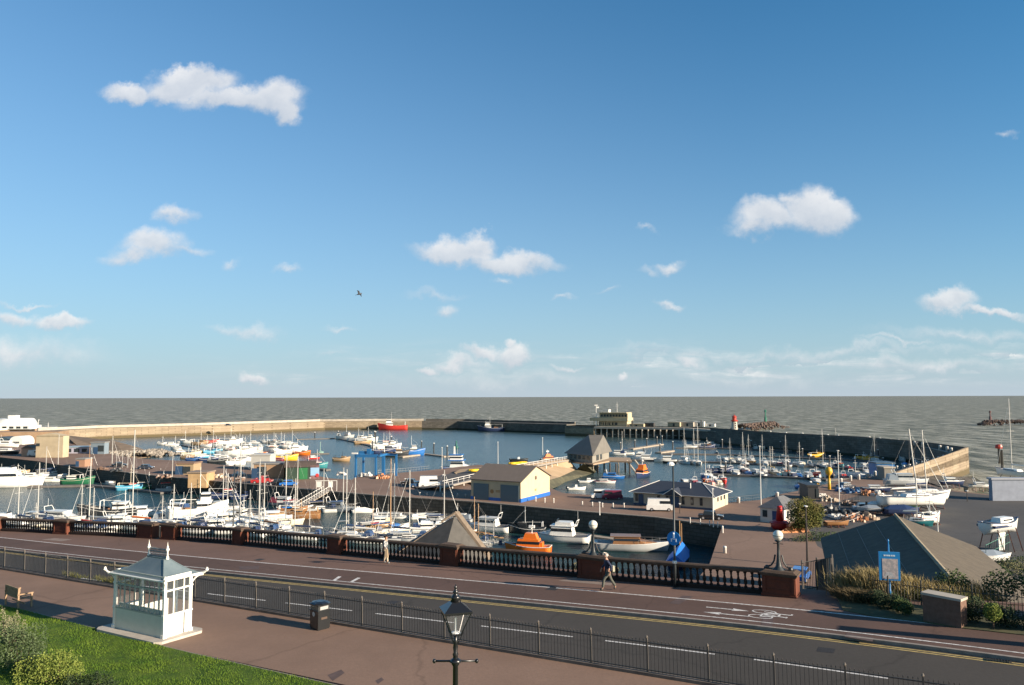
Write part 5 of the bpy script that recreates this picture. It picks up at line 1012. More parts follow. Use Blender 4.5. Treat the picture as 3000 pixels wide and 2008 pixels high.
def hull_mb(L,B,fb,sheer=.25,fine_=1.6,tr=.75,dr=.45,n=11,flare=1.):
    mb=MB(); vs=[]; 
    for i in range(n):
        t=i/(n-1); x=-L/2+L*t
        b=B/2*(tr+(1-tr)*min(1,t/.45)) if t<.45 else B/2*max(.02,(1-((t-.45)/.55)**fine_))
        zt=fb*(1+sheer*((t-.35)/.65)**2) if t>.35 else fb*(1+sheer*.25*((.35-t)/.35)**2)
        xr=x+(L*.05*flare if t==1 else 0); k=max(.05,1-((t-.5)/.5)**3*.5) if t>.5 else 1
        vs+=[(xr,b,zt),(x+ (L*.02 if t==1 else 0),b*.95,zt*.5),(x,b*.82*k,.03),(x-(L*.03 if t==1 else 0),.0,-dr),(x,-b*.82*k,.03),(x+(L*.02 if t==1 else 0),-b*.95,zt*.5),(xr,-b,zt)]
    fs=[]
    for i in range(n-1):
        for j in range(6): a=i*7+j; fs.append((a,a+1,a+8,a+7))
    fs.append(tuple(range(7))); mb.add(vs,fs)
    sh=[(vs[i*7],vs[i*7+6]) for i in range(n)]
    return mb,sh
def hull_parts(L,B,fb,col,deck=m_deck,boot='antifoul',stripe=None,rail=None,**k):
    mb,sh=hull_mb(L,B,fb,**k); parts=[('hull',mb.mesh('hull',bm(col),True),[])]
    d=MB(); n=len(sh); z=.10
    d.add([(a[0],a[1]*.94,a[2]-z) for a,b in sh]+[(b[0],b[1]*.94,b[2]-z) for a,b in sh],[(i,i+1,n+i+1,n+i) for i in range(n-1)])
    parts.append(('deck',d.mesh('deck',deck),[]))
    g=MB()
    for (a,b),(c,e_) in zip(sh,sh[1:]): g.rod(a,c,.05,n=4); g.rod(b,e_,.05,n=4)
    g.rod(sh[0][0],sh[0][1],.05,n=4)
    parts[0][2].append(('gunwale',g.mesh('gunwale',bm(rail or stripe or col))))
    if rail is None or L<5: pass
    return parts,sh
def zsh(sh,x):
    for (a,b),(c,d) in zip(sh,sh[1:]):
        if x<=c[0]: return a[2]+(c[2]-a[2])*(x-a[0])/(c[0]-a[0]+1e-6)
    return sh[-1][0][2]
def guard(L,B,sh,h=.7,full=True):
    r=MB()
    pts=[(a,b) for a,b in sh][(2 if full else 6):]
    for (a,b),(c,e_) in zip(pts,pts[1:]):
        for p,q in ((a,c),(b,e_)):
            P1=Vector((p[0],p[1]*.92,p[2])); P2=Vector((q[0],q[1]*.92,q[2])); r.rod(P1+Vector((0,0,h)),P2+Vector((0,0,h)),.02,n=3); r.rod(P1,P1+Vector((0,0,h)),.02,n=3)
    return r
def yacht(L=9,mast=12,col='white',cover='blue',wood=False,mizzen=False,sprayhood=None,rake=0,winged=True):
    B=L*.31; fb=L*.105; P_,sh=hull_parts(L,B,fb,col,stripe='navy' if col=='white' else 'white',sheer=.35,fine_=1.9,tr=.62,dr=.5)
    mm=m_wood_ if wood else m_alu; z=fb; cover='cblue' if cover=='blue' else cover; sprayhood='cblue' if sprayhood=='blue' else sprayhood
    P_.append(('coachroof',MB().box((L*.06,0,z-.12),(L*.42,B*.52,.55),top=.86,ty=.8).mesh('coachroof',bm('white' if col!='cream' else 'cream')),[('window',MB().box((L*.08,0,z+.12),(L*.26,B*.50,.14)).mesh('window',m_bwin))]))
    P_.append(('cockpit',MB().box((-L*.30,0,z-.1),(L*.2,B*.42,.06)).mesh('cockpit',rgb('cockpit_dark',(.12,.11,.1))),[]))
    mr_=L*.009+.02; mx_=L*.08
    if mast<1: return P_
    P_.append(('mast',MB().rod((mx_,0,z),(mx_-rake,0,z+mast),mr_,mr_*.7,7).mesh('mast',mm),[('spreader',MB().rod((mx_,-B*.33,z+mast*.55),(mx_,B*.33,z+mast*.55),.03,n=4).rod((mx_,-B*.22,z+mast*.8),(mx_,B*.22,z+mast*.8),.025,n=4).mesh('spreader',mm))]))
    P_.append(('boom',MB().rod((mx_,0,z+1.35),(-L*.33,0,z+1.25),.06,n=6).mesh('boom',mm),[('sail_cover',MB().rod((mx_-.1,0,z+1.52),(-L*.31,0,z+1.38),.17,.12,7).mesh('sail_cover',bm(cover)))]))
    rg=MB(); top=Vector((mx_-rake,0,z+mast*.97)); bow=Vector((L*.5,0,zsh(sh,L*.49))); 
    for q in (bow,Vector((-L*.5,0,z+.2)),Vector((mx_-.2,B*.47,z)),Vector((mx_-.2,-B*.47,z))): rg.rod(top,q,.009,n=3)
    P_.append(('rigging',rg.mesh('rigging',rgb('wire',(.3,.3,.3))),[])); cover in('navy','white','grey') and P_[-1][2].append(('furled_jib',MB().rod(bow+Vector((-.1,0,.3)),bow.lerp(top,.9),.045,.02,5).mesh('furled_jib',bm('white'))))
    if mizzen: P_.append(('mizzen_mast',MB().rod((-L*.36,0,z),(-L*.36,0,z+mast*.62),mr_*.8,mr_*.5,6).mesh('mizzen_mast',mm),[]))
    if sprayhood: P_.append(('sprayhood',MB().box((-L*.19,0,z+.3),(L*.14,B*.6,.75),top=.6,ty=.85).mesh('sprayhood',bm(sprayhood)),[]))
    P_.append(('guard_rail',guard(L,B,sh).mesh('guard_rail',m_alu),[]))
    return P_
def cruiser(L=9,col='white',top='white',fly=False,canopy=None,low=False,arch=True,stripe='navy',mastp=None):
    B=L*.33; fb=L*.115 if not low else L*.10; P_,sh=hull_parts(L,B,fb,col,stripe=stripe,sheer=.3,fine_=2.1,tr=.88,dr=.35,deck=rgb('gel_white',(.7,.7,.66)))
    z=fb-.08; h=L*.11 if not low else L*.07
    P_.append(('foredeck_cabin',MB().add([(L*.40,0,z+.15),(L*.2,B*.33,z+.12),(L*.2,-B*.33,z+.12),(L*.12,B*.36,z+h*.75),(L*.12,-B*.36,z+h*.75),(L*.12,B*.36,z),(L*.12,-B*.36,z)],[(0,1,3),(0,3,4),(0,4,2),(1,5,3),(2,4,6),(3,5,6,4)]).mesh('foredeck_cabin',bm(top)),[]))
    cb=MB().box((-L*.05,0,z),(L*.40,B*.76,h*1.45),top=.82,ty=.84)
    P_.append(('cabin',cb.mesh('cabin',bm(top)),[('window',MB().box((-L*.05,0,z+h*.72),(L*.365,B*.735,h*.42),top=.93,ty=.94).mesh('window',m_bwin))]))
    P_.append(('cabin_roof',MB().box((-L*.07,0,z+h*1.45),(L*.42,B*.74,.10)).mesh('cabin_roof',bm(top)),[]))
    if fly: P_.append(('flybridge',MB().box((-L*.08,0,z+h*1.5),(L*.28,B*.62,h*.55),top=.9,ty=.95).mesh('flybridge',bm(top)),[('screen',MB().box((L*.03,0,z+h*2.0),(.06,B*.5,h*.4)).mesh('screen',m_bwin))]))
    if canopy: P_.append(('canopy',MB().box((-L*.33,0,z+.05),(L*.24,B*.78,h*1.35),top=.75,ty=.85).mesh('canopy',bm(canopy)),[]))
    else: P_.append(('cockpit',MB().box((-L*.36,0,z-.02),(L*.2,B*.6,.1)).mesh('cockpit',rgb('cockpit_dark',(.12,.11,.1))),[]))
    if arch:
        zz=z+h*1.5; P_.append(('radar_arch',MB().rod((-L*.26,-B*.36,zz-.3),(-L*.31,-B*.28,zz+.9),.06).rod((-L*.26,B*.36,zz-.3),(-L*.31,B*.28,zz+.9),.06).rod((-L*.31,-B*.28,zz+.9),(-L*.31,B*.28,zz+.9),.07).rod((-L*.31,0,zz+.9),(-L*.31,0,zz+2.4),.03,n=4).mesh('radar_arch',bm('white')),[]))
    if mastp: P_.append(('mast',MB().rod((-L*.05,0,z+h),(-L*.05,0,z+h+mastp),.06,.03).mesh('mast',m_alu),[]))
    P_.append(('guard_rail',guard(L,B,sh,.6,False).mesh('guard_rail',m_alu),[]))
    return P_
def fisher(L=10,col='blue',wh='white',aft=False,gantry='white',mastp=4.,big=False,wroof=None,stripe='white'):
    B=L*.34; fb=L*.13; P_,sh=hull_parts(L,B,fb,col,stripe=stripe,sheer=.75,fine_=2.4,tr=.8,dr=.5,deck=rgb('work_deck',(.25,.22,.19),var=.2))
    x=-L*.20 if aft else L*.14; z=fb-.1; h=L*.16 if not big else L*.13
    bwk=MB()
    for (a,b),(c,e_) in zip(sh,sh[1:]):
        for p,q in ((a,c),(b,e_)): bwk.add([Vector(p),Vector(q),Vector(q)+Vector((0,0,.45)),Vector(p)+Vector((0,0,.45))],[(0,1,2,3)])
    P_.append(('bulwark',bwk.mesh('bulwark',bm(col)),[]))
    P_.append(('wheelhouse',MB().box((x,0,z),(L*.24,B*.6,h),top=.93,ty=.93).mesh('wheelhouse',bm(wh)),[('window',MB().box((x,0,z+h*.58),(L*.24,B*.605,h*.24)).mesh('window',m_bwin))]))
    P_.append(('wheelhouse_roof',MB().box((x,0,z+h),(L*.26,B*.64,.12)).mesh('wheelhouse_roof',bm(wroof or wh)),[]))
    if big: P_.append(('upper_wheelhouse',MB().box((x+L*.02,0,z+h+.12),(L*.16,B*.5,h*.8),ty=.9,top=.9).mesh('upper_wheelhouse',bm(wh)),[('window',MB().box((x+L*.02,0,z+h*1.5),(L*.158,B*.49,h*.25)).mesh('window',m_bwin))]))
    hh=h*(1.9 if big else 1)+mastp
    P_.append(('mast',MB().rod((x-L*.08,0,z+h),(x-L*.08,0,z+hh),.08,.04,5).rod((x-L*.08,-.7,z+hh*.8),(x-L*.08,.7,z+hh*.8),.04,n=4).rod((x-L*.08,0,z+hh*.85),(L*.46,0,zsh(sh,L*.45)),.02,n=3).mesh('mast',bm(gantry)),[]))
    gx=-L*.42 if not aft else L*.12
    P_.append(('gantry',MB().rod((gx,-B*.38,z),(gx,-B*.34,z+h*1.25),.09,n=5).rod((gx,B*.38,z),(gx,B*.34,z+h*1.25),.09,n=5).rod((gx,-B*.34,z+h*1.25),(gx,B*.34,z+h*1.25),.09,n=5).rod((gx,0,z+h*1.25),(x,0,z+h*1.2),.05,n=4).mesh('gantry',bm(gantry)),[]))
    P_.append(('winch',MB().box(((gx+x)/2,0,z),(L*.08,B*.35,L*.06)).box(((gx+x)/2-L*.09,B*.15,z),(L*.06,B*.2,L*.05)).mesh('winch',rgb('winch_mat',(.3,.16,.08),var=.3)),[]))
    return P_
def openb(L=5,col='white',inner='grey',cover=None,console=False,motor=True,cuddy=False):
    B=L*.36; fb=L*.13; P_,sh=hull_parts(L,B,fb,col,stripe=None,sheer=.35,fine_=2.2,tr=.85,dr=.2,deck=bm(inner))
    if cover: P_.append(('cover',MB().add([(-L*.46,-B*.42,fb),(-L*.46,B*.42,fb),(L*.1,-B*.46,fb),(L*.1,B*.46,fb),(L*.44,0,fb*1.25),(-L*.3,0,fb*1.9),(L*.1,0,fb*2.0)],[(0,2,6,5),(1,5,6,3),(2,4,6),(3,6,4),(0,5,1)]).mesh('cover',bm(cover)),[]))
    if console: P_.append(('console',MB().box((0,0,fb-.1),(L*.14,B*.35,.9),top=.8).mesh('console',bm('white')),[]))
    if cuddy: P_.append(('cuddy',MB().box((L*.14,0,fb-.1),(L*.28,B*.66,L*.17),top=.75,ty=.85).mesh('cuddy',bm('white')),[('window',MB().box((L*.135,0,fb+L*.045),(L*.25,B*.64,L*.055),top=.9).mesh('window',m_bwin))]))
    if motor: P_.append(('outboard_motor',MB().box((-L*.53,0,fb*.5),(.3,.3,.75),top=.8).mesh('outboard_motor',bm('black')),[]))
    return P_
KINDS={'yacht':(yacht,'sailing_yacht','yacht'),'cruiser':(cruiser,'motor_cruiser','motor boat'),'fisher':(fisher,'fishing_boat','fishing boat'),'open':(openb,'small_boat','boat')}
BC={}
def boat(kind,x,y,hd,label,z=0.,group=None,L=8,**k):
    if kind=='yacht' and 'ytop' in k: q=P(x,y,z); k['mast']=round(max(4,(y-k.pop('ytop'))/F*q.y-L*.1),1)
    key=(kind,L,tuple(sorted(k.items())))
    fn,nm,cat=KINDS[kind]
    if key not in BC: BC[key]=fn(L,**k)
    t=thing(nm,label,cat,P(x,y,z)-Vector((0,0,0)),R(hd),group)
    for n_,me,sub in BC[key]:
        o=ob(n_,me,t)
        for n2_,m2 in sub: ob(n2_,m2,o)
    return t
IN='boats moored in the inner basin'; FLT='boats of the fishing fleet'; MAR='boats in the outer marina'; YD='boats ashore in the boatyard'
# ---- inner basin: yachts whose masts stand over the balustrade (x, waterline y, mast top y)
Y=[(59,1548,1378,160,'white','navy',10,'white yacht with the tall mast nearest the left edge, above the balustrade'),
(118,1545,1361,165,'white','white',11,'white yacht whose thick tall mast rises right of the leftmost mast'),
(107,1552,1476,150,'cream','tan',6,'small cream yacht with a stubby mast between the two leftmost tall masts'),
(162,1394,1276,10,'white','blue',10,'far white yacht whose white mast crosses the beige building'),
(254,1398,1303,15,'cream','navy',9,'far yacht with a tan mast above the green hulled boat'),
(243,1560,1426,160,'white','red',8,'yacht with a thin mast and white flag bar left of the thick double mast'),
(271,1555,1345,170,'white','grey',12,'yacht with the thick double mast left of the wheelhouse boat'),
(280,1562,1434,175,'white','blue',8,'yacht with the shorter mast just right of the thick double mast'),
(320,1402,1281,5,'white','navy',10,'far yacht whose tall mast stands left of four short even masts'),
(335,1404,1328,8,'white','blue',7,'far small yacht with the first of four short even masts'),(352,1405,1329,8,'pale','navy',7,'far small yacht with the second of four short even masts'),(368,1406,1329,8,'white','grey',7,'far small yacht with the third of four short even masts'),(385,1408,1330,8,'cream','tan',7,'far small yacht with the fourth of four short even masts'),
(397,1556,1266,165,'white','orange',12,'white yacht with the very tall mast beside an orange buoy at the balustrade'),
(481,1560,1456,160,'white','white',8,'white yacht with a rolled sail in front of the big white trawler, left'),
(515,1558,1424,165,'white','blue',9,'white yacht with a plain mast just left of the big white trawler'),
(497,1439,1329,20,'white','red',8,'yacht by the cross wall with a white mast above the big white trawler'),
(566,1562,1420,170,'white','navy',9,'white yacht lying in front of the big white trawler with a slim mast'),
(644,1500,1368,20,'pale','grey',9,'pale yacht whose mast crosses the navy trawler on its left'),
(657,1506,1390,25,'pale','navy',9,'pale yacht whose mast stands just right of the navy trawler bow'),
(712,1560,1296,150,'white','white',14,'large white ketch with the tallest thick mast in the middle of the basin'),
(737,1570,1440,150,'white','blue',8,'white yacht with a short slim mast right of the thick ketch mast'),
(766,1565,1350,155,'white','lightblue',10,'white yacht with a bluish white mast, first of a close pair'),
(781,1568,1364,155,'pale','wood',10,'yacht with a creamy mast, second of a close pair above the cream hull'),
(827,1540,1335,20,'cream','tan',9,'cream yacht lying bow right with a grey mast'),
(862,1496,1342,20,'white','maroon',9,'yacht beside the purple hulled boat with a mast left of the gangway'),
(873,1580,1408,170,'white','navy',9,'yacht with a straight white mast below the gangway'),
(914,1580,1484,170,'white','white',7,'yacht with the short thick white mast standing on open water'),
(939,1500,1376,15,'pale','navy',9,'yacht with a pale mast whose hull hides behind the gangway'),
(997,1500,1374,15,'white','blue',9,'yacht with a pale mast crossing the quay left of the hoist dock'),
(1025,1580,1380,170,'white','blue',10,'yacht with a pale mast left of the thick white mast with a radar'),
(1051,1590,1405,170,'white','white',11,'yacht with the thick bright white mast and a white radar'),
(1100,1575,1445,175,'wood','tan',7,'wooden yacht with a short mast beside the blue covered boat'),
(1133,1572,1350,30,'cream','blue',10,'cream yacht with a tall golden wooden mast and a blue cover'),
(1164,1585,1365,170,'white','navy',9,'yacht with a grey white mast right of the golden mast'),
(1211,1590,1385,175,'white','white',10,'yacht with a bright white mast right of centre, wires spreading below'),
(1292,1546,1383,10,'dark','navy',9,'yacht with a slim mast behind the dark hulled cruiser'),
(1348,1560,1478,170,'white','blue',7,'small yacht with a thick short white mast behind the grey roof peak'),
(1412,1606,1480,170,'wood','tan',9,'old wooden yacht with an orange brown mast right of the grey roof'),
(1399,1600,1460,170,'wood','wood',8,'old wooden yacht with a thin brown mast just right of the grey roof peak'),
(1431,1608,1512,170,'pale','blue',7,'small pale yacht with a white mast above the balustrade left of the orange boat'),
(1452,1610,1556,170,'cream','tan',5,'little cream yacht with a very short thick mast near the orange boat')]
for i,(x,y,yt,hd,c,cv,L_,l) in enumerate(Y):
    boat('yacht',x,y,hd,l,1.,IN,L=round(L_*.85,1),ytop=yt,col=c,cover=cv,wood=('wooden' in l or 'tan mast' in l),mizzen='ketch' in l,sprayhood=('navy' if i%4==1 else 'blue' if i%4==3 else None))
X=[('cruiser',30,1427,12,'long white motor yacht at the left edge of the basin',dict(L=16,col='white',fly=True,stripe='white',arch=True)),
('cruiser',25,1400,5,'white motor cruiser with blue canopy behind the long white motor yacht',dict(L=7,col='white',canopy='blue')),
('cruiser',92,1403,8,'white cabin cruiser lying behind the long white motor yacht, towards its bow',dict(L=6.5,col='white',canopy='grey')),
('fisher',48,1396,10,'tan timber boat with a cabin behind the long white motor yacht',dict(L=7,col='tan',wh='cream',mastp=2.)),
('cruiser',150,1412,10,'white cruiser just left of the green hulled boat',dict(L=7,col='white',low=True,canopy='white')),
('fisher',227,1419,8,'green hulled fishing boat with a cream deck and orange lifebuoy',dict(L=8.5,col='green',wh='white',aft=True,mastp=3.,wroof='cream',stripe='cream')),
('cruiser',322,1422,-35,'white hulled cabin boat with pale blue side by the row of masts',dict(L=5.5,col='pale',low=True,arch=False)),
('fisher',378,1437,12,'sky blue fishing boat with white wheelhouse and red trim',dict(L=6.2,col='lightblue',wh='white',wroof='red',mastp=5,gantry='cream')),
('fisher',432,1432,15,'green fishing boat with a dark cabin right of the sky blue one',dict(L=5.6,col='green',wh='black',mastp=3.)),
('fisher',475,1427,15,'dark fishing boat with a blue and white cabin beside the timber jetty',dict(L=5.2,col='dark',wh='white',wroof='blue',mastp=3.)),
('cruiser',180,1528,-12,'white motor cruiser with a navy canopy above the second brick pier',dict(L=10.5,col='white',canopy='navy',low=True)),
('cruiser',95,1520,170,'low white boat with a navy cover behind the two leftmost tall masts',dict(L=7,col='navy',low=True,arch=False,canopy='navy')),
('fisher',318,1517,-168,'dark hulled boat with a boxy white wheelhouse left of the big white trawler',dict(L=11,col='dark',wh='white',aft=True,mastp=2.5,wroof='white')),
('cruiser',415,1512,20,'white motor cruiser with a dark window band between the wheelhouse boat and trawler',dict(L=7.5,col='white',canopy='pale')),
('cruiser',430,1542,35,'small white speedboat low above the brick pier by the gap',dict(L=6,col='white',low=True,canopy='dark')),
('cruiser',545,1552,15,'white cruiser with a grey cover in front of the big white trawler',dict(L=7.5,col='white',canopy='white')),
('cruiser',640,1556,12,'cream cruiser with dark windows right of the big white trawler',dict(L=8,col='cream',canopy='navy')),
('cruiser',745,1556,15,'white cruiser with a navy cover left of the cream yacht',dict(L=7.5,col='white',canopy='navy')),
('fisher',655,1461,15,'navy trawler with red and white wheelhouse below the cross wall',dict(L=7.8,col='navy',wh='white',wroof='red',mastp=5,gantry='pale')),
('fisher',715,1463,15,'second navy trawler with tall black gantries right of the red and white wheelhouse',dict(L=6.5,col='navy',wh='navy',mastp=5,gantry='dark')),
('cruiser',836,1483,-14,'purple grey hulled boat with a maroon cockpit by the quay wall',dict(L=7.5,col='hullgrey',canopy='maroon',stripe='maroon')),
('open',845,1499,15,'white dinghy with a bright blue cover below the purple grey boat',dict(L=4,col='white',cover='blue')),
('fisher',888,1520,-170,'varnished wooden boat with tan rails below the gangway',dict(L=6.8,col='wood',wh='tan',mastp=2.,gantry='tan',stripe='tan')),
('cruiser',990,1500,-12,'grey motor yacht with white fenders right of the gangway',dict(L=8,col='hullgrey',top='hullgrey',stripe='pale')),
('open',1062,1503,10,'white tender with a thick white cover right of the grey motor yacht',dict(L=4.5,col='white',cover='white')),
('yacht',1015,1560,-15,'small dark hulled sloop alone on the open water left of centre',dict(L=5,col='dark',cover='pale',mast=3)),
('cruiser',1128,1519,-8,'white motor boat with a pink cabin roof under the quay wall',dict(L=5.5,col='pale',low=True,canopy='white')),
('cruiser',1165,1520,-10,'small white sports boat beside the pink roofed motor boat',dict(L=5.5,col='white',low=True,arch=False)),
('fisher',1140,1570,30,'white hulled boat with a bright blue tarpaulin left of the pale covered boat',dict(L=6.8,col='white',wh='blue',mastp=1.5,gantry='tan',stripe='tan')),
('cruiser',1185,1588,6,'pale covered motor boat with a dark curved window above the balustrade',dict(L=8.5,col='pale',top='pale',low=True,arch=False)),
('cruiser',1275,1535,-8,'dark hulled motor cruiser with a white lifebuoy left of the grey roof',dict(L=6.8,col='dark',top='pale',arch=False)),
('cruiser',1425,1556,160,'white motor cruiser seen from behind right of the grey roof peak',dict(L=9.2,col='white',fly=False)),
('cruiser',1640,1587,163,'large white flybridge cruiser seen from behind left of the globe lamp',dict(L=10.2,col='white',fly=True,stripe='navy')),
('fisher',1545,1563,170,'dark boat bristling with gear and rails behind the orange boat',dict(L=6.5,col='dark',wh='dark',mastp=3,gantry='pale')),
('cruiser',1848,1612,-8,'long white classic motor yacht with portholes and varnished cabin right of the globe lamp',dict(L=11.5,col='pale',top='wood',low=True,stripe='white',arch=False)),
]
for kd,x,y,hd,l,k in X: boat(kd,x,y,hd,l,1.,IN,**k)
t=boat('fisher',574,1528,14,'big white trawler yacht with tiered wheelhouse, largest in the inner basin',1.,IN,L=11,col='white',wh='white',big=True,mastp=3.6)
t.scale=(1,1,1.4)
# more hulls packed in between
EX=[(20,1545,'c','white','grey','white cruiser tucked at the left end of the balustrade',8),(205,1545,'c','white','white','small white cruiser right of the navy canopied cruiser, low over the rail',7),(345,1545,'c','pale','navy','pale cruiser with a navy canopy below the dark hulled wheelhouse boat',8),(372,1533,'f','white','white','white boat with a small wheelhouse between the wheelhouse boat and orange buoy',6.5),
(470,1548,'c','white','white','white cabin cruiser just above the brick piers of the gap',7.5),(500,1530,'c','white','grey','white cruiser with a grey canopy at the stern of the big white trawler',7),(512,1500,'c','white','cblue','white boat with a blue canopy behind the stern of the big white trawler',7),(600,1550,'f','cream','white','cream boat with a white cabin in front of the trawler bow',7.5),(625,1533,'c','white','dark','white motor boat with a dark window band under the trawler bow',8.5),(670,1540,'c','cream','white','cream topped cruiser right of the trawler bow',9),
(690,1563,'c','white','navy','white cruiser low behind the thin lamp post',7.5),(720,1530,'f','white','cream','white motor sailer with a cream cabin beside the tall ketch mast',8.5),(770,1545,'c','grey','white','grey hulled cruiser behind the close pair of masts',7),(800,1562,'c','pale','white','pale green decked boat at the left of the open water',7),(805,1525,'c','white','white','white cruiser above the cream yacht',7),(855,1508,'f','wood','tan','brown workboat under the foot of the gangway',6),
(905,1478,'c','pale','grey','pale covered boat half behind the gangway',6),(1085,1560,'f','tan','red','tan boat with red gear left of the blue tarpaulin boat',6),(1108,1540,'c','white','cream','white boat with a cream top behind the blue tarpaulin boat',6),(1240,1520,'c','white','white','small white boat between the pink roofed boat and dark cruiser',5.5),(1255,1560,'c','white','navy','white boat low over the rail left of the grey roof',6.5),(1340,1530,'c','pale','grey','pale hull peeping out left of the white stern cruiser',6),
(70,1412,'c','white','dark','white cruiser in the crowd behind the long white motor yacht bow',7),(10,1388,'c','pale','cblue','pale cruiser with a blue canopy at the left edge of the crowd',7),(128,1396,'y','white','navy','far yacht moored left of the tall white mast',7,1310),(196,1400,'c','white','white','small white cruiser behind the green hulled boat',5.5),(290,1408,'c','dark','grey','dark motor boat between the green hull and the row of masts',5.5),(420,1415,'f','red','red','little red topped boat behind the sky blue fishing boat',5),(455,1412,'f','white','orange','little boat with orange and white gear behind the green fishing boat',5)]
for i,e_ in enumerate(EX):
    x,y,k_,c,tr,l,L_=e_[:7]; hd=(8,165,15,-170,20)[i%5]
    if k_=='c': boat('cruiser',x,y,hd,l,1.,IN,L=L_,col=c,canopy=tr,low=i%3==1,arch=i%2==0,fly=i%5==0)
    elif k_=='y': boat('yacht',x,y,hd,l,1.,IN,L=L_,ytop=e_[7],col=c,cover=tr)
    else: boat('fisher',x,y,hd,l,1.,IN,L=L_,col=c,wh='white',wroof=tr,mastp=2.5,aft=i%2==0)
# orange lifeboats
def lifeboat(x,y,hd,label,z,L=12,hullc='navy',group=None,sc=1.,sz=1.1):
    P_,sh=hull_parts(L,L*.34,L*.10,hullc,stripe='white',sheer=.45,fine_=2.2,tr=.85,dr=.4,deck=bm('orange')); zz=L*.09
    t=thing('lifeboat',label,'lifeboat',P(x,y,z),R(hd),group); t.scale=(sc,sc,sc*sz)
    for n_,me,sub in P_:
        o=ob(n_,me,t); 
        for a,b in sub: ob(a,b,o)
    h=MB().box((-L*.02,0,zz),(L*.56,L*.27,L*.13),top=.8,ty=.85).box((-L*.06,0,zz+L*.13),(L*.32,L*.2,L*.09),top=.7,ty=.85).build('superstructure',bm('orange'),t)
    MB().box((-L*.02,0,zz+L*.055),(L*.52,L*.267,L*.04),top=.95).build('window',m_bwin,h)
    MB().rod((-L*.08,0,zz+L*.22),(-L*.1,0,zz+L*.42),.08,.04).rod((-L*.09,-.8,zz+L*.3),(-L*.09,.8,zz+L*.3),.06).box((-L*.08,0,zz+L*.3),(.9,.5,.3)).build('radar_mast',bm('white'),t)
    MB().box((-L*.28,0,zz),(L*.1,L*.2,L*.08)).build('aft_locker',bm('orange'),t); return t
lifeboat(1880,1399,-118,'orange lifeboat afloat beside the stilted lifeboat house',0,L=9.5,sz=1.35)
lifeboat(1608,1352,20,'orange lifeboat standing on the quay left of the lifeboat house',4.5,L=6,hullc='dark',sz=1.3)
lifeboat(1548,1618,165,'orange cabin boat with grey cradle stern just above the balustrade',1.,L=7.2,hullc='orange',group=IN,sz=1.35)
# blue covered boat by the sign post
q=P(1990,1650,1); t=thing('covered_boat','boat under a bright blue tarpaulin behind the round blue sign','boat',q,R(70),IN)
for n_,me,sub in hull_parts(9,3,1.0,'navy')[0]: ob(n_,me,t)
MB().add([(-4.3,-1.3,1),(-4.3,1.3,1),(4,-1,1.2),(4,1,1.2),(-4,0,1.9),(3.6,0,2.5),(0,-1.5,1),(0,1.5,1),(0,0,2.4)],[(0,6,8,4),(6,2,5,8),(1,4,8,7),(7,8,5,3),(0,4,1),(2,3,5)]).build('tarpaulin',rgb('tarp_blue',(.02,.16,.55),bump=.6),t); MB().rod((1,0,2),(1,0,6),.07).rod((3,0,2),(3,0,5.3),.06).build('mast',m_wood_,t)
# ---- outer harbour ships
def ship(x,y,hd,label,L,hullc,top='white',tower=True,aft=False,**k):
    t=boat('fisher',x,y,hd,label,0.,FLT,L=L,col=hullc,wh=top,big=True,aft=aft,**k); return t
ship(1152,1260,184,'long red trawler moored against the far pier',22,'red',aft=False,mastp=6,gantry='white',stripe='red')
ship(1440,1265,178,'blue and white trawler alone against the dark far pier',19,'navy',mastp=5,gantry='white',wroof='white')
boat('fisher',1200,1335,5,'white ship with bright blue hull at the pale jetty',0.,FLT,L=12.5,col='blue',wh='white',big=True,mastp=4,stripe='white')
boat('fisher',1158,1338,5,'tan sterned dark trawler left of the bright blue hulled ship',0.,FLT,L=11,col='dark',wh='tan',mastp=4.5,stripe='tan')
t=boat('cruiser',1345,1383,-6,'white two decked survey ship with blue roofs and a white funnel left of the warehouse',0.,FLT,L=12,col='blue',top='white',fly=True,stripe='white',mastp=4.5)
MB().box((-.8,0,3.2),(5.6,3.6,.25)).build('lower_blue_roof',bm('blue'),t); MB().box((-.9,0,3.45),(4.2,2.9,1.3),top=.92).build('bridge',bm('white'),t); MB().box((-.9,0,4.75),(4.5,3.1,.25)).build('upper_blue_roof',bm('blue'),t); MB().box((-.9,0,3.95),(4.1,2.95,.4)).build('window',m_bwin,t); MB().box((-1.6,0,5.0),(.6,.6,2.2),top=.7).build('funnel',bm('white'),t); t.scale=(1,1,1.2)
boat('fisher',1000,1352,-10,'tan barge like boat left of the blue hoist',0.,FLT,L=7,col='tan',wh='tan',mastp=2,gantry='dark')
WBT=[(1012,1288,'white','pink','white catamaran workboat with a pink roof, leftmost of the workboat line'),(1047,1294,'white','white','white workboat second in the workboat line'),(1075,1296,'white','white','white workboat with a long low cabin, third in the workboat line'),(1062,1302,'tan','tan','low tan workboat in front of the workboat line'),(1120,1313,'white','orange','white workboat with orange red rails, fourth in the line'),(1137,1318,'white','red','white workboat with a red upperworks stripe beside the navy stern'),(1128,1330,'navy','dark','navy sterned trawler in front of the red striped workboat')]
for i,(x,y,c,wr,l) in enumerate(WBT): boat('fisher',x,y,-25+i*9,l,0.,FLT,L=12 if i not in (3,) else 9,col=c,wh='white' if c!='navy' else 'navy',wroof=wr,mastp=4.5,big=i in(0,2,5))
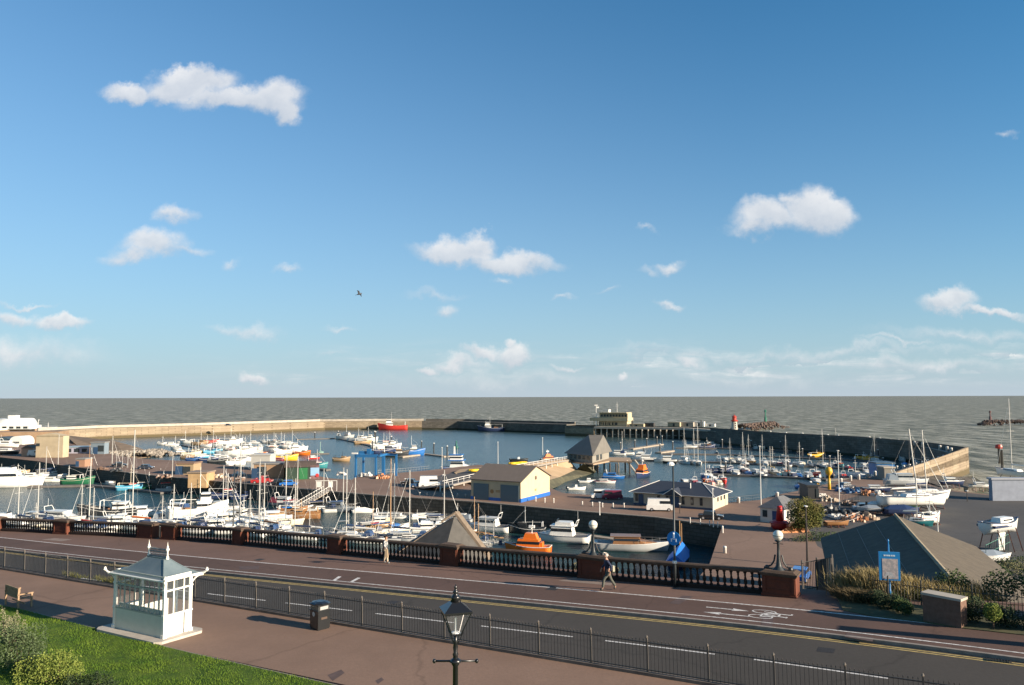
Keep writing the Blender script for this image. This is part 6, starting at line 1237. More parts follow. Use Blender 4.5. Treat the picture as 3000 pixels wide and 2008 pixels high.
FL=[(475,1304,'white','dark','small dark and white launch at the tip of the curved pontoon',6),(503,1306,'white','white','white launch left of the curved pontoon',7),(545,1300,'white','white','white boat with a tall aerial beyond the curved pontoon',8),
(538,1297,'pale','pink','pale boat behind the white boat with a tall aerial',7),(586,1305,'tan','tan','rusty trawler with double gantries right of the curved pontoon',11),(622,1298,'red','red','red hulled fishing boat beyond the rusty gantries',8),
(636,1310,'white','white','white hull low in front of the big white far trawler',9),(672,1303,'white','cream','big white trawler farthest back in the fleet',14),(655,1316,'white','white','white boat below the big far trawler',9),(560,1336,'cream','cream','cream fishing boat with gear piled on the stern',9),(583,1330,'yellow','cream','cream and yellow boat beneath the rusty gantries',8),
(622,1330,'lightblue','blue','bright blue covered boat in the fishing fleet',9),(668,1335,'white','orange','white trawler with an orange striped wheelhouse',13),(705,1333,'white','white','long white trawler in the middle of the fleet',14),(737,1320,'white','lightblue','white trawler with an orange red transom',12),(758,1331,'orange','dark','orange and dark hull right of the white trawler',7),
(700,1302,'pale','white','pale boat far behind the trawlers',7),(745,1300,'pale','teal','small teal boat far behind the trawlers',6),(775,1299,'white','white','white boat with a tall mast at the back of the fleet',7),(800,1300,'dark','pink','dark boat with a tall mast at the back right of the fleet',8),(822,1302,'white','white','small white boat behind the orange hulled boat',6),(848,1303,'pale','white','pale boat with two posts at the back right end of the fleet',7),
(812,1330,'white','orange','large white trawler with red trim left of the orange hulled boat',15),(850,1332,'white','white','white superstructure trawler whose bow is bright orange',16),(884,1334,'orange','white','bright orange hulled boat at the right end of the fleet',9),(835,1349,'yellow','yellow','orange yellow boat below the white trawlers',11),(806,1352,'maroon','dark','maroon low boat left of the orange yellow boat',8),
(612,1352,'navy','blue','navy boat drawn up by the quay below the blue covered boat',8),(570,1352,'blue','white','blue boat with a white top near the stone quay',8),(640,1358,'dark','navy','dark navy boat at the near left of the fleet',9),(672,1355,'white','pink','white and pink boat near the quay',7),(690,1362,'white','white','white boat lying across the quay edge',8),(715,1352,'white','white','white launch left of the pale van sized cabin',7),(745,1348,'pale','cream','pale trawler with cream rails behind the portable cabin',11),(772,1350,'cream','cream','cream boat behind the portable cabin on its right',9),(918,1345,'red','white','small red and white boat at the end of the near pontoon',5),(900,1382,'white','green','little fishing boat with green gear right of the net shed',8),(925,1372,'teal','pink','teal and pink beam trawler right of the net shed',9)]
FL+=[(515,1318,'white','white','white boat in the crowd left of the yellow fishing boat',6),(528,1330,'dark','dark','dark boat heaped with gear at the left of the fleet',7),(605,1310,'white','red','white boat with red gear right of the rusty gantries',7),(690,1318,'white','white','white wheelhouse boat between the big trawlers',8),(720,1308,'pale','cream','pale boat behind the middle white trawler',7),(640,1345,'navy','navy','navy hull low beside the quay cars',7),(780,1318,'white','white','white boat between the orange hulls',8),(868,1318,'white','white','white boat behind the bright orange bow',8),(765,1340,'cream','white','cream boat with a white cabin by the portable cabin roof',7),(598,1343,'lightblue','white','light blue boat beneath the bright blue covered one',7),(550,1345,'tan','tan','tan boat nearest the quay at the left of the fleet',7),(660,1347,'white','navy','white boat with a navy roof near the quay',7),(835,1312,'white','pink','white boat with pinkish top at the back of the fleet',7),(705,1347,'red','white','red hulled little boat near the quay',6)]
for i,(x,y,c,wr,l,L_) in enumerate(FL):
    if L_<=7 and i%2: boat('cruiser',x,y,(-15,10,160,25)[i%4],l,0.,FLT,L=L_,col=c,top='white',arch=False)
    else: boat('fisher',x,y,(-12,8,170,20)[i%4],l,0.,FLT,L=L_*.88,col=c,wh='white' if c not in('tan','lightblue','maroon') else c,wroof=wr,mastp=3.5+i%3,big=L_>=12)
# near the lifeboat house
NL=[('open',1718,1415,0,'little white speedboat with a grey canopy below the weedy bank',dict(L=5,col='white',inner='grey',cuddy=True)),('cruiser',1772,1416,-10,'white and red speedboat left of the blue covered motor boat',dict(L=6,col='white',low=True,arch=False,stripe='red')),('cruiser',1796,1403,-12,'motor boat with a bright blue cover below the orange lifeboat',dict(L=6.8,col='blue',top='blue',canopy='blue',stripe='white')),
('open',1688,1436,5,'white tender with outboard nearest the warehouse',dict(L=5,col='white',console=True)),('cruiser',1806,1334,170,'white boat with a navy side behind the lifeboat house deck',dict(L=8,col='white',canopy='navy')),('yacht',1828,1332,175,'white yacht with a tall mast behind the lifeboat house deck',dict(L=9,col='white',cover='blue',ytop=1265)),('cruiser',1872,1345,170,'white cruiser left of the pair above the orange lifeboat',dict(L=9,col='white',fly=True)),('cruiser',1888,1350,172,'white cabin boat directly above the orange lifeboat',dict(L=9,col='white',stripe='white')),
('open',1520,1352,0,'dark workboat with white cranes behind the quay dinghies',dict(L=7,col='dark',console=True)),('cruiser',1950,1354,175,'white motor boat alone at the left end of the middle pontoon',dict(L=8.5,col='white',arch=True)),
('open',1962,1358,170,'low dark inflatable at the middle pontoon',dict(L=5,col='dark',inner='dark')),('yacht',2005,1348,-100,'white ketch with a tall mast at the middle pontoon',dict(L=10,col='white',cover='wood',ytop=1255)),('yacht',2008,1359,-80,'white sloop moored bow out in front of the ketch',dict(L=9,col='white',cover='white',ytop=1290)),('yacht',2033,1360,-95,'white yacht with a tall mast at the middle pontoon, left of a twin',dict(L=10,col='white',cover='tan',ytop=1257)),('yacht',2044,1361,-90,'white yacht with the tallest mast in the left half of the marina',dict(L=10,col='white',cover='cream',ytop=1243)),
('cruiser',2020,1312,0,'far white yacht tender on the farthest pontoon, leftmost',dict(L=7,col='white',low=True)),('cruiser',2045,1311,0,'far white launch, second on the farthest pontoon',dict(L=7,col='white',low=True)),('cruiser',2085,1308,5,'white cruiser near the pier end on the farthest pontoon',dict(L=8,col='white')),('fisher',2070,1315,5,'brown and navy boat beside the white cruiser near the pier end',dict(L=8,col='navy',wh='wood',mastp=1.))]
for kd,x,y,hd,l,k in NL: boat(kd,x,y,hd,l,0.,MAR,**k)
# marina rows: photo x, waterline y, kind letter, colour, trim, mast top
ORD=['first','second','third','fourth','fifth','sixth','seventh','eighth','ninth','tenth','eleventh','twelfth','thirteenth','fourteenth','fifteenth','sixteenth','seventeenth','eighteenth','nineteenth','twentieth','twenty-first','twenty-second','twenty-third','twenty-fourth','twenty-fifth','twenty-sixth','twenty-seventh','twenty-eighth','twenty-ninth','thirtieth']
ROW={'the farthest marina pontoon':[(2215,1316,'c','white','navy'),(2232,1316,'y','cream','tan',1277),(2252,1316,'o','white','white'),(2275,1317,'o','cream','cream'),(2352,1320,'c','white','grey'),(2369,1320,'c','white','navy'),(2391,1320,'f','white','green'),(2410,1320,'y','white','blue',1260),(2449,1322,'y','pink','red',1256),(2459,1324,'f','red','white'),(2480,1324,'f','tan','pink'),(2486,1328,'f','red','tan'),(2540,1322,'f','tan','orange'),(2590,1336,'o','blue','blue'),(2602,1337,'o','red','red'),(2620,1338,'o','teal','teal')],
'the second farthest marina pontoon':[(2100,1331,'o','dark','dark'),(2300,1339,'o','white','grey'),(2375,1341,'o','dark','navy'),(2391,1340,'w','yellow','yellow'),(2505,1349,'o','dark','grey'),(2528,1347,'w','yellow','white'),(2550,1350,'w','yellow','navy'),(2566,1353,'y','white','navy',1272),(2645,1352,'c','pale','grey'),(2650,1365,'o','white','blue'),(2684,1356,'c','pale','white')],
'the middle marina pontoon':[(2108,1352,'c','white','pale'),(2127,1354,'c','white','grey'),(2141,1351,'y','cream','tan',1285),(2149,1357,'c','white','navy'),(2163,1354,'c','white','white'),(2176,1357,'y','white','navy',1268),(2186,1365,'c','navy','white'),(2196,1355,'y','tan','white',1275),(2205,1356,'c','cream','orange'),(2236,1361,'y','white','pale',1276),(2243,1364,'c','white','grey'),(2262,1361,'y','pale','cream',1309),(2278,1363,'c','pale','maroon'),(2302,1357,'y','white','blue',1277),(2306,1366,'c','white','navy'),(2330,1365,'c','white','grey'),(2341,1367,'y','white','pale',1296),(2345,1366,'c','white','cream'),(2375,1368,'c','grey','navy'),(2390,1369,'o','dark','dark'),(2410,1370,'y','white','cream',1260),(2418,1366,'c','cream','yellow'),(2440,1370,'c','white','navy'),(2462,1372,'f','teal','orange'),(2485,1375,'o','red','red'),(2532,1371,'c','white','cream'),(2555,1375,'c','pale','grey'),(2570,1373,'c','white','blue')],
'the nearest marina pontoon':[(2088,1380,'o','navy','white'),(2108,1387,'F','navy','white'),(2135,1385,'c','white','grey'),(2157,1392,'C','white','cream'),(2170,1380,'c','navy','white'),(2184,1383,'y','pink','orange',1330),(2195,1391,'O','blue','blue'),(2212,1389,'c','dark','grey'),(2218,1395,'o','cream','white'),(2229,1395,'y','white','maroon',1340),(2241,1390,'c','white','pink'),(2256,1397,'o','navy','grey'),(2260,1388,'y','cream','yellow',1310),(2271,1390,'c','cream','yellow'),(2285,1397,'O','white','teal'),(2300,1394,'y','white','white',1340),(2303,1395,'f','cream','orange'),(2318,1399,'c','pale','navy'),(2342,1400,'c','blue','white'),(2366,1398,'c','white','grey'),(2367,1405,'o','dark','dark'),(2391,1397,'f','red','white'),(2402,1404,'o','dark','pale'),(2434,1402,'f','dark','maroon'),(2464,1398,'c','grey','red'),(2480,1403,'o','navy','dark'),(2505,1397,'f','white','cream'),(2522,1400,'c','white','grey'),(2540,1392,'c','pale','navy')],
'the pontoon behind the dark roof':[(1992,1420,'o','teal','white'),(2008,1422,'c','white','navy'),(2030,1421,'c','white','maroon'),(2048,1425,'c','white','white'),(2070,1424,'f','maroon','orange'),(2066,1400,'y','blue','blue',1324),(2080,1400,'c','navy','white'),(2088,1412,'c','navy','white'),(2084,1428,'f','pink','red'),(2103,1418,'c','white','cream'),(2118,1416,'f','red','white'),(2096,1420,'o','white','red')],
'the quay edge by the yellow crane':[(2342,1432,'O','blue','blue'),(2360,1430,'o','navy','blue'),(2375,1425,'o','white','navy'),(2385,1412,'o','dark','teal'),(2405,1428,'o','yellow','yellow'),(2395,1420,'c','teal','grey')]}
# describe each by looks first; count only among look-alikes of its row
LT_={'y':'yacht','c':'motor boat','C':'broad motor boat','f':'fishing boat','F':'high wheelhouse boat','o':'open boat','O':'covered boat','w':'workboat'}
for rn,lst in ROW.items():
    cnt={}
    for r_ in lst: cnt[(r_[2],r_[3],r_[4])]=cnt.get((r_[2],r_[3],r_[4]),0)+1
    seen={}
    for i,r_ in enumerate(lst):
        x,y,k_,c,tr=r_[:5]; ky=(k_,c,tr); seen[ky]=seen.get(ky,0)+1
        side='left end' if i<len(lst)*.2 else 'left half' if i<len(lst)*.45 else 'middle' if i<len(lst)*.55 else 'right half' if i<len(lst)*.8 else 'right end'
        trim={'y':'%s sail cover'%tr,'c':'%s canopy'%tr,'C':'%s canopy'%tr,'f':'%s roof'%tr,'F':'%s cabin'%tr,'o':'%s inside'%tr,'O':'%s cover'%tr,'w':'%s cabin roof'%tr}[k_]
        l='%s %s with %s, %s of %s'%(c,LT_[k_],trim,side,rn.replace('marina ','')) if cnt[ky]==1 else '%s of the %s %ss with %s on %s'%(ORD[seen[ky]-1],c,LT_[k_],trim,rn.replace('marina ',''))
        hd=(-95,-88,95,-100,88)[i%5]
        if k_=='y': boat('yacht',x,y,hd,l,0.,MAR,L=8.5,ytop=r_[5],col=c,cover=tr)
        elif k_ in 'cC': boat('cruiser',x,y,hd,l,0.,MAR,L=6 if k_=='c' else 8,col=c,top='white' if c not in('blue','grey') else c,canopy=tr,arch=(i%2==0),low=(i%3==0))
        elif k_ in 'fF': boat('fisher',x,y,hd if k_=='f' else 0,l,0.,MAR,L=6.5 if k_=='f' else 8.5,col=c,wh='white' if tr not in('orange',) else 'orange',wroof=tr,mastp=1.5+(i%3))
        elif k_=='w': boat('fisher',x,y,10,l,0.,MAR,L=6.5,col='yellow',wh='yellow',wroof=tr,mastp=1.5)
        else: boat('open',x,y,hd,l,0.,MAR,L=4.8,col=c,inner=tr,cover=tr if (k_=='O' or i%3==0) else None,console=(i%2==0))
# ---- boats ashore
def ashore(kind,x,y,hd,label,lift,z=4.5,**k):
    t=boat(kind,x,y,hd,label,z,YD,**k); L_=k.get('L',8); t.location.z+=lift
    s_=MB()
    for a in (-.3,0,.25):
        for b in (-1,1): s_.rod((L_*a,b*L_*.22,-lift),(L_*a,b*L_*.10,.1),.06,n=5)
        s_.rod((L_*a,-L_*.22,-lift+.08),(L_*a,L_*.22,-lift+.08),.06,n=5)
    s_.build('cradle',rgb('cradle_red',(.18,.07,.05),var=.3),t); return t
def keel(t,L_,d,mat): MB().add([(-L_*.12,.1,-.3),(L_*.12,.1,-.3),(L_*.06,.08,-d),(-L_*.1,.08,-d),(-L_*.12,-.1,-.3),(L_*.12,-.1,-.3),(L_*.06,-.08,-d),(-L_*.1,-.08,-d)],[(0,1,2,3),(7,6,5,4),(0,4,5,1),(1,5,6,2),(2,6,7,3),(3,7,4,0)]).build('keel',mat,t)
t=ashore('yacht',2675,1503,7,'long white racing yacht propped ashore in the boatyard',1.7,L=12.6,mast=12,col='white',cover='white',rake=1.2); keel(t,12,1.6,bm('green'))
t=ashore('yacht',2705,1488,7,'second white yacht ashore just behind the long racing yacht',1.9,L=10.5,mast=11.5,col='white',cover='navy',rake=.5); keel(t,10,1.7,bm('dark'))
ashore('cruiser',2655,1436,-5,'big pale grey motor yacht ashore under the sunlit pier wall',1.2,L=9,col='pale',top='pale',stripe='white',canopy='grey')
ashore('cruiser',2567,1444,-12,'navy hulled speedboat ashore beside the orange nets',.5,L=5.6,col='navy',top='white',low=True,arch=False,stripe='white')
ashore('cruiser',2788,1431,-5,'white and navy cabin cruiser ashore on the slipway',1.0,L=5.2,col='navy',top='white',stripe='white')
ashore('cruiser',2875,1440,-8,'white motor boat with black stripes ashore at the far right',1.0,L=4.8,col='white',stripe='black',low=True)
ashore('fisher',2722,1537,25,'white fishing boat with a red bottom ashore right of the hall roof',.5,L=5,col='white',wh='white',mastp=2.5,stripe='red')
ashore('yacht',2680,1540,-28,'white decked teal hulled sailing boat on the ground beside the hall roof',.3,L=5.2,mast=7.5,col='teal',cover='white')
ashore('open',2640,1513,0,'long navy covered boat ashore below the racing yacht',.5,L=6,col='navy',cover='navy')
ashore('open',2572,1502,10,'small white hull under a pale cover left of the racing yacht',1.0,L=4.2,col='white',cover='white')
ashore('open',2548,1507,170,'grey dinghy on a trailer beside the small white covered hull',.6,L=4,col='pale',cover='grey')
ashore('open',2450,1545,5,'brown open boat hidden behind the bushes by the hall',.4,L=4,col='wood',inner='tan')
t=ashore('yacht',2935,1612,25,'white bilge keel yacht with a navy stripe standing on tall props at the right',2.9,L=7.0,mast=.1,col='white',cover='white'); keel(t,6.6,2.3,bm('white'))
ob('navy_stripe',MB().box((-1.4,0,.3),(3.4,2.02,.22),top=1.0).mesh('navy_stripe',bm('navy')),t); t.scale=(1.0,1.3,1.3)
ashore('yacht',2975,1412,100,'tall white mast yacht hidden behind the grey hoarding at the right edge',1.5,L=11,mast=17.5,col='white',cover='white')
ashore('open',2900,1648,0,'white and blue dinghy stored low under the propped yacht',.3,L=5,col='white',cover='grey')
ashore('cruiser',22,1318,0,'white motor boat on the hard at the far left below the white dome',1.2,L=9,col='white',canopy='white',stripe='navy')
ashore('cruiser',20,1332,0,'second white boat on the hard at the far left, with a dark hull',.5,L=9,col='dark',low=True,arch=False)
# ================================================================== VEHICLES
def car(kind,x,y,z,hd,col,label,sc=1.,pos=None):
    t=thing('parked_'+kind,label,'van' if kind in('van','camper_van') else 'car',pos if pos is not None else P(x,y,z),R(hd),'vehicles parked around the harbour'); t.scale=(sc,)*3
    cm_=rgb('car_'+col,{'white':(.72,.72,.70),'black':(.015,.016,.02),'blue':(.03,.16,.50),'maroon':(.16,.02,.05),'red':(.40,.03,.03),'dark':(.03,.04,.06),'silver':(.4,.42,.44),'navy':(.02,.06,.14)}[col],rough=.25,coat=.6)
    if kind=='car': L_,W_,H1,H2=4.2,1.75,.85,1.45; cab=(-.2,2.3,1.5)
    elif kind=='pickup': L_,W_,H1,H2=4.6,1.8,.95,1.75; cab=(.5,1.7,1.6)
    else: L_,W_,H1,H2=5.0,1.95,1.15,2.25 if kind=='van' else 2.6; cab=(-.25,4.2,1.85)
    b=MB(); pr=[(-L_/2,.35),(-L_/2,H1*.95),(-L_/2+.2,H1),(L_/2-.9,H1),(L_/2-.1,H1*.82),(L_/2,.5),(L_/2-.1,.3),(-L_/2+.1,.28)]
    n=len(pr); vs=[(a,s_*W_/2,c) for s_ in (-1,1) for a,c in pr]; b.add(vs,[tuple(range(n)),tuple(range(n,2*n))[::-1]]+[(i,(i+1)%n,n+(i+1)%n,n+i) for i in range(n)])
    b.build('body',cm_,t)
    c=MB().box((cab[0],0,H1-.02),(cab[1],W_*.94,H2-H1),top=.78 if kind=='car' else .93,ty=.88).build('cab',cm_,t)
    MB().box((cab[0],0,H1+.12),(cab[1]*(.92 if kind=='car' else .99),W_*.945,(H2-H1)*.55),top=.87 if kind=='car' else .97,ty=.94).build('window',m_bwin,c) if kind=='car' else MB().box((cab[0]+cab[1]*.28,0,H1+.25),(cab[1]*.46,W_*.945,.5),top=.97,ty=.97).build('window',m_bwin,c)
    for sx_ in (-L_*.31,L_*.31):
        for sy_ in (-1,1):
            w=MB().lathe((0,0,-.1),[(.32,0),(.32,.2)],14).build('wheel',rgb('tyre_black',(.015,.015,.015)),t,loc=(sx_,sy_*(W_/2-.08),.32)); w.rotation_euler=(R(90),0,0)
            r_=MB().lathe((0,0,-.11),[(.18,0),(.18,.22)],10).build('rim',rgb('rim_grey',(.35,.35,.36)),w)
    for sy_ in (-1,1): MB().box((L_/2-.06,sy_*W_*.36,.58),(.14,.28,.16)).build('headlight',rgb('headlight_clear',(.7,.7,.68),rough=.1),t)
    return t
car('van',1934,1497,4.5,-8,'white','white van parked in front of the dark roofed building')
car('car',2083,1522,4.5,-14,'black','dark estate car parked by the corner of the basin')
car('van',1762,1461,4.5,178,'white','white van beside the maroon van on the quay',.85); car('van',1793,1463,4.5,178,'maroon','maroon van beside the white van on the quay',.85)
car('camper_van',1259,1428,4.5,4,'white','tall white camper van on the quay left of the warehouse'); car('car',1226,1428,4.5,10,'navy','dark blue car behind the white camper van')
car('car',1200,1421,4.5,170,'black','black car in the shade left of the camper van')
car('car',846,1424,4.5,10,'blue','bright blue car on the quay below the green shed'); car('car',812,1422,4.5,185,'black','black car beside the bright blue car')
car('pickup',768,1417,4.5,5,'red','red pickup left of the black and blue cars',1.1)
car('van',104,1337,4.5,0,'white','white van on the left quay in front of the beige building')
car('car',590,1395,4.5,5,'dark','dark car beside the blue kiosk on the quay'); car('car',350,1368,4.5,20,'black','black car on the cross wall above the short masts'); car('car',428,1375,4.5,0,'dark','dark green car parked on the cross wall')
car('car',668,1248,6.55,5,'dark','dark car driving along the top of the far pier'); 
car('car',2345,1700,4.5,60,'blue','blue car parked below the iron gate')
car('car',2478,1432,4.5,20,'dark','dark car under the quay bollards by the yellow crane'); car('car',2535,1498,4.5,-10,'silver','silver car behind the boatyard nets')
# ================================================================== PLANTS
def leafmat(n,c1,c2,sc=2.5): return M(n,c1,c2=c2,rough=.75,scale=sc,det=4,spec=.25)
def foliage(cl,n,size,seed,squash=1.,up=0.):
    rg=random.Random(seed); mb=MB(); tot=sum(r[0]*r[1]*r[2] for _,r in cl)
    for c,r in cl:
        k=int(n*r[0]*r[1]*r[2]/tot)+8
        for _ in range(k):
            u=Vector((rg.gauss(0,1),rg.gauss(0,1),rg.gauss(0,1))).normalized()*(rg.random()**.28)*rg.uniform(.85,1.12)
            p=Vector((c[0]+u.x*r[0],c[1]+u.y*r[1],c[2]+u.z*r[2])); 
            if p.z<.02: continue
            a=Vector((rg.gauss(0,1),rg.gauss(0,1),rg.gauss(0,.6)+up)).normalized(); b=a.orthogonal().normalized(); s_=size*rg.uniform(.6,1.4)
            mb.v+=[tuple(p-b*s_*.35),tuple(p+a*s_*.55+b*s_*.1),tuple(p+b*s_*.38),tuple(p-a*s_*.5)]; k4=len(mb.v); mb.f.append((k4-4,k4-3,k4-2,k4-1))
    return mb
def bush(name,label,pos,cl,n,size,mat,seed,cat='bush',up=0.,core=True):
    t=thing(name,label,cat,pos); foliage(cl,n,size,seed,up=up).build('leaves',mat,t,fix=False)
    st_=MB()
    for c,r in cl[:6]: st_.rod((c[0]*.2,c[1]*.2,0),(c[0],c[1],c[2]),.04,.015,5)
    st_.build('stems',M('stem_brown',(.09,.06,.04)),t)
    return t
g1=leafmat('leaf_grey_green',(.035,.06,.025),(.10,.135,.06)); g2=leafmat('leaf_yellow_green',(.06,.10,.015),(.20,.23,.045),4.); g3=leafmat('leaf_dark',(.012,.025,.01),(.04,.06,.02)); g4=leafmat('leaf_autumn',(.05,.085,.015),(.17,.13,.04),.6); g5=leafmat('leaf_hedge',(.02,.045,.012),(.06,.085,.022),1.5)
gr=leafmat('dry_grass',(.18,.15,.06),(.42,.33,.16),2.)
def onp(x,y): q=PP(x,y); return q
bush('shrub','rounded grey green shrub at the left edge in front of the lawn',onp(60,1975)+Vector((0,0,.1)),[((0,0,.7),(.75,.6,.65)),((-.6,.2,.9),(.6,.5,.6)),((.5,-.1,.45),(.5,.4,.45)),((-.3,.1,1.15),(.4,.4,.4)),((.1,.5,1.0),(.5,.4,.5))],5200,.055,g1,11)
bush('shrub','feathery yellow green shrub in the bottom left corner',onp(165,2010)+Vector((0,0,.05)),[((0,0,.5),(.8,.6,.6)),((-.9,0,.4),(.5,.5,.5)),((.45,0,.35),(.45,.4,.4)),((-.45,.1,.5),(.4,.4,.45)),((.1,0,.8),(.35,.3,.3))],4200,.05,g2,12,up=.9)
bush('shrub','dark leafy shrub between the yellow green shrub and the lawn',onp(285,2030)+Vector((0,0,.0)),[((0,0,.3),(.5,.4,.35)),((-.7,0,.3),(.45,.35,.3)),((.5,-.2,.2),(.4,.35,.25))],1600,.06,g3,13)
bush('shrub','tall thin flowering stems rising at the left edge above the grey green shrub',onp(28,1895)+Vector((0,0,.1)),[((0,0,.55),(.3,.25,.55)),((.25,0,.75),(.12,.12,.5)),((-.3,0,.8),(.15,.12,.6)),((.5,0,.45),(.12,.1,.5))],1300,.05,leafmat('leaf_pale_stem',(.08,.10,.05),(.26,.24,.15),5.),14,up=1.2)
# round tree beside the booth
q=P(2362,1562,4.5); t=thing('tree','round bushy green and brown tree between the small booth and the hall','tree',q)
MB().rod((0,0,0),(.1,0,2.2),.22,.12,7).rod((0,0,1.2),(-1.2,.2,3.4),.1,.04).rod((.1,0,2),(1.3,-.3,3.8),.09,.03).build('trunk',M('bark',(.10,.075,.055),var=.3),t)
foliage([((0,0,2.6),(2.3,2.0,2.0)),((-1.2,.3,3.9),(1.7,1.5,1.3)),((1.3,-.3,3.2),(1.6,1.5,1.5)),((.2,0,4.4),(1.5,1.3,1.1)),((-1.7,0,2.0),(1.3,1.2,1.4)),((1.6,.2,1.7),(1.1,1.1,1.2))],9000,.2,15).build('crown',g4,t,fix=False)
bush('bush','low dark hedge at the foot of the round tree',P(2390,1585,4.5),[((0,0,.6),(2.6,.9,.8)),((2.5,1,.5),(2,.8,.7)),((-2.4,-.5,.4),(1.6,.7,.6))],1500,.16,g5,16)
bush('bush','ivy and shrubs growing on the wall behind the balustrade beside the lamp pier',SV(s_at(1690),bv(8)+1.9,zr(8),-.4),[((0,0,.75),(1.1,.3,.35)),((.9,-.3,.7),(.7,.3,.3)),((-.8,.3,.7),(.5,.3,.3))],1400,.07,leafmat('leaf_mossy',(.10,.11,.04),(.24,.19,.09)),17)
# bank and hedge at the right
sb_=[25.5,28,31,34,38,44,50]
struct('bank',MB().strip([SV(s,bv(s)+1.1,zr(s),.16) for s in sb_],[SV(s,bv(s)+8,zr(s),-2.5) for s in sb_],3),M('bank_soil',(.05,.055,.025),c2=(.12,.11,.05),rough=.95,scale=1.5))
def strip_cl(pts,r,jit,seed,h=(.3,.9)):
    rg=random.Random(seed); c=[]
    for a,b in zip(pts,pts[1:]):
        n=max(1,int((b-a).length/(r*.9)))
        for i in range(n): p=a.lerp(b,i/n); c.append(((p.x+rg.uniform(-jit,jit),p.y+rg.uniform(-jit,jit),p.z+rg.uniform(*h)),(r*rg.uniform(.8,1.2),r*rg.uniform(.7,1.1),r*rg.uniform(.7,1.1))))
    return c
def wfol(name,label,cat,cl,n,size,mat,seed,up=0.):
    o_=Vector(cl[0][0]); o_.z=zr(30); t=thing(name,label,cat,o_)
    cc=[((c[0]-o_.x,c[1]-o_.y,c[2]-o_.z+5),r) for c,r in cl]
    ob('leaves',foliage(cc,n,size,seed,up=up).mesh('leaves',mat,fix=False),t,loc=(0,0,-5)); 
    s_=MB()
    for c,r in cc[::2]: s_.rod((c[0],c[1],c[2]-5-.9),(c[0],c[1],c[2]-5+r[2]*.4),.05,.02,5)
    s_.build('stems',M('stem_brown',(.09,.06,.04)),t); return t
def bk(s,dv,dz=0): return SV(s,bv(s)+dv,zr(s),dz)
wfol('hedge','long dark green hedge behind the spiked railing at the right','hedge',strip_cl([bk(30.4,3.0,-.7),bk(32,3.0,-.3),bk(34.5,2.8,-.1),bk(38,2.6,-.1),bk(46,2.6,-.1)],.95,.3,21,(.5,1.15)),22000,.11,g5,22)



def tallgrass(pts,n,h,w,seed):
    rg=random.Random(seed); mb=MB()
    for i in range(n):
        t=rg.random()*(len(pts)-1); k=int(t); p=pts[k].lerp(pts[k+1],t-k)+Vector((rg.gauss(0,w),rg.gauss(0,w),0)); hh=h*rg.uniform(.5,1.15); l=Vector((rg.gauss(-.12,.16),rg.gauss(0,.15),hh)); ww=.012; a=rg.uniform(0,3.14)
        c,s_=math.cos(a)*ww,math.sin(a)*ww; m_=p+l*.6; e_=p+l+Vector((l.x*.6,l.y*.6,-.05*hh))
        mb.add([p+Vector((c,s_,0)),p-Vector((c,s_,0)),m_-Vector((c,s_,0)),m_+Vector((c,s_,0)),e_],[(0,1,2,3),(3,2,4)])
    return mb
o=tallgrass([bk(25.6,2.0,-.1),bk(26.4,1.8,.25),bk(27.3,1.8,.3),bk(28.2,2.0,.0),bk(29.4,2.4,-.3),bk(31.5,3.0,-.3)],9000,1.0,.42,31).build('tall_grass',gr,fix=False); o['kind']='stuff'; o['label']='dry tan tall grass behind the railing and blue sign'
o=tallgrass([bk(25.6,1.3,.0),bk(28,1.2,0),bk(31,1.3,0)],2600,.6,.3,32).build('tall_grass',leafmat('rough_grass',(.05,.07,.02),(.16,.16,.06)),fix=False); o['kind']='stuff'; o['label']='rough shaded grass at the foot of the railing'
bush('bush','green bush sticking up from the tall dry grass left of the blue sign',bk(26.9,2.4,-.2),[((0,0,.9),(.5,.4,.5)),((.5,0,.6),(.4,.3,.4))],900,.08,g5,33)
# boatyard edge scrub and fence
for i,(x,y,w,l) in enumerate(((2940,1640,3.5,'scrubby green bush below the green fence at the right edge'),(2985,1622,2.6,'low green bush at the very right edge beyond the hall'),(2900,1665,2.,'scrub beside the corner of the pale roof slope'))):
    bush('bush',l,P(x,y+45,4.5),[((0,0,.7),(w,1.2,.9)),((w*.7,0,1.1),(w*.5,1,.8)),((-w*.7,.4,.6),(w*.5,1,.7))],1600,.16,g5 if i else leafmat('leaf_scrub',(.06,.075,.03),(.2,.18,.09)),40+i)
# planted verge in front of the railing
VF=[PR(2470,1789,.13),PR(2560,1808,.13),PR(2700,1824,.13),PR(2820,1842,.13),PR(3000,1862,.13),PR(3200,1884,.13)]
VB=[PR(2440,1722,.2),PR(2520,1741,.2),PR(2640,1766,.2),PR(2780,1784,.2),PR(3020,1812,.2),PR(3250,1832,.2)]
struct('verge',MB().strip([p+Vector((0,0,.03)) for p in VF],VB,3),M('bank_soil',(.05,.055,.025)))
def vm(i,f,dz=0): a=VF[int(i)].lerp(VF[int(i)+1],i-int(i)); b=VB[int(i)].lerp(VB[int(i)+1],i-int(i)); return a.lerp(b,f)+Vector((0,0,dz))
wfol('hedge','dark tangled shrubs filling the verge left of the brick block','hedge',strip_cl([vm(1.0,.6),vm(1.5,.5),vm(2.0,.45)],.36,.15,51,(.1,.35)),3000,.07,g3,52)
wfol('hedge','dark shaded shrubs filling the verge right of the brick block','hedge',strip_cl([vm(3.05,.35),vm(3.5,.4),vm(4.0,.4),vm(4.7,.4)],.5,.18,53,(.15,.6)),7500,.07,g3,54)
o=tallgrass([vm(.15,.7),vm(.6,.6),vm(1.0,.7),vm(1.6,.8)],3500,.5,.22,55).build('tall_grass',leafmat('brown_grass',(.07,.06,.03),(.2,.15,.08)),fix=False); o['kind']='stuff'; o['label']='brown grass spilling through the foot of the railing'
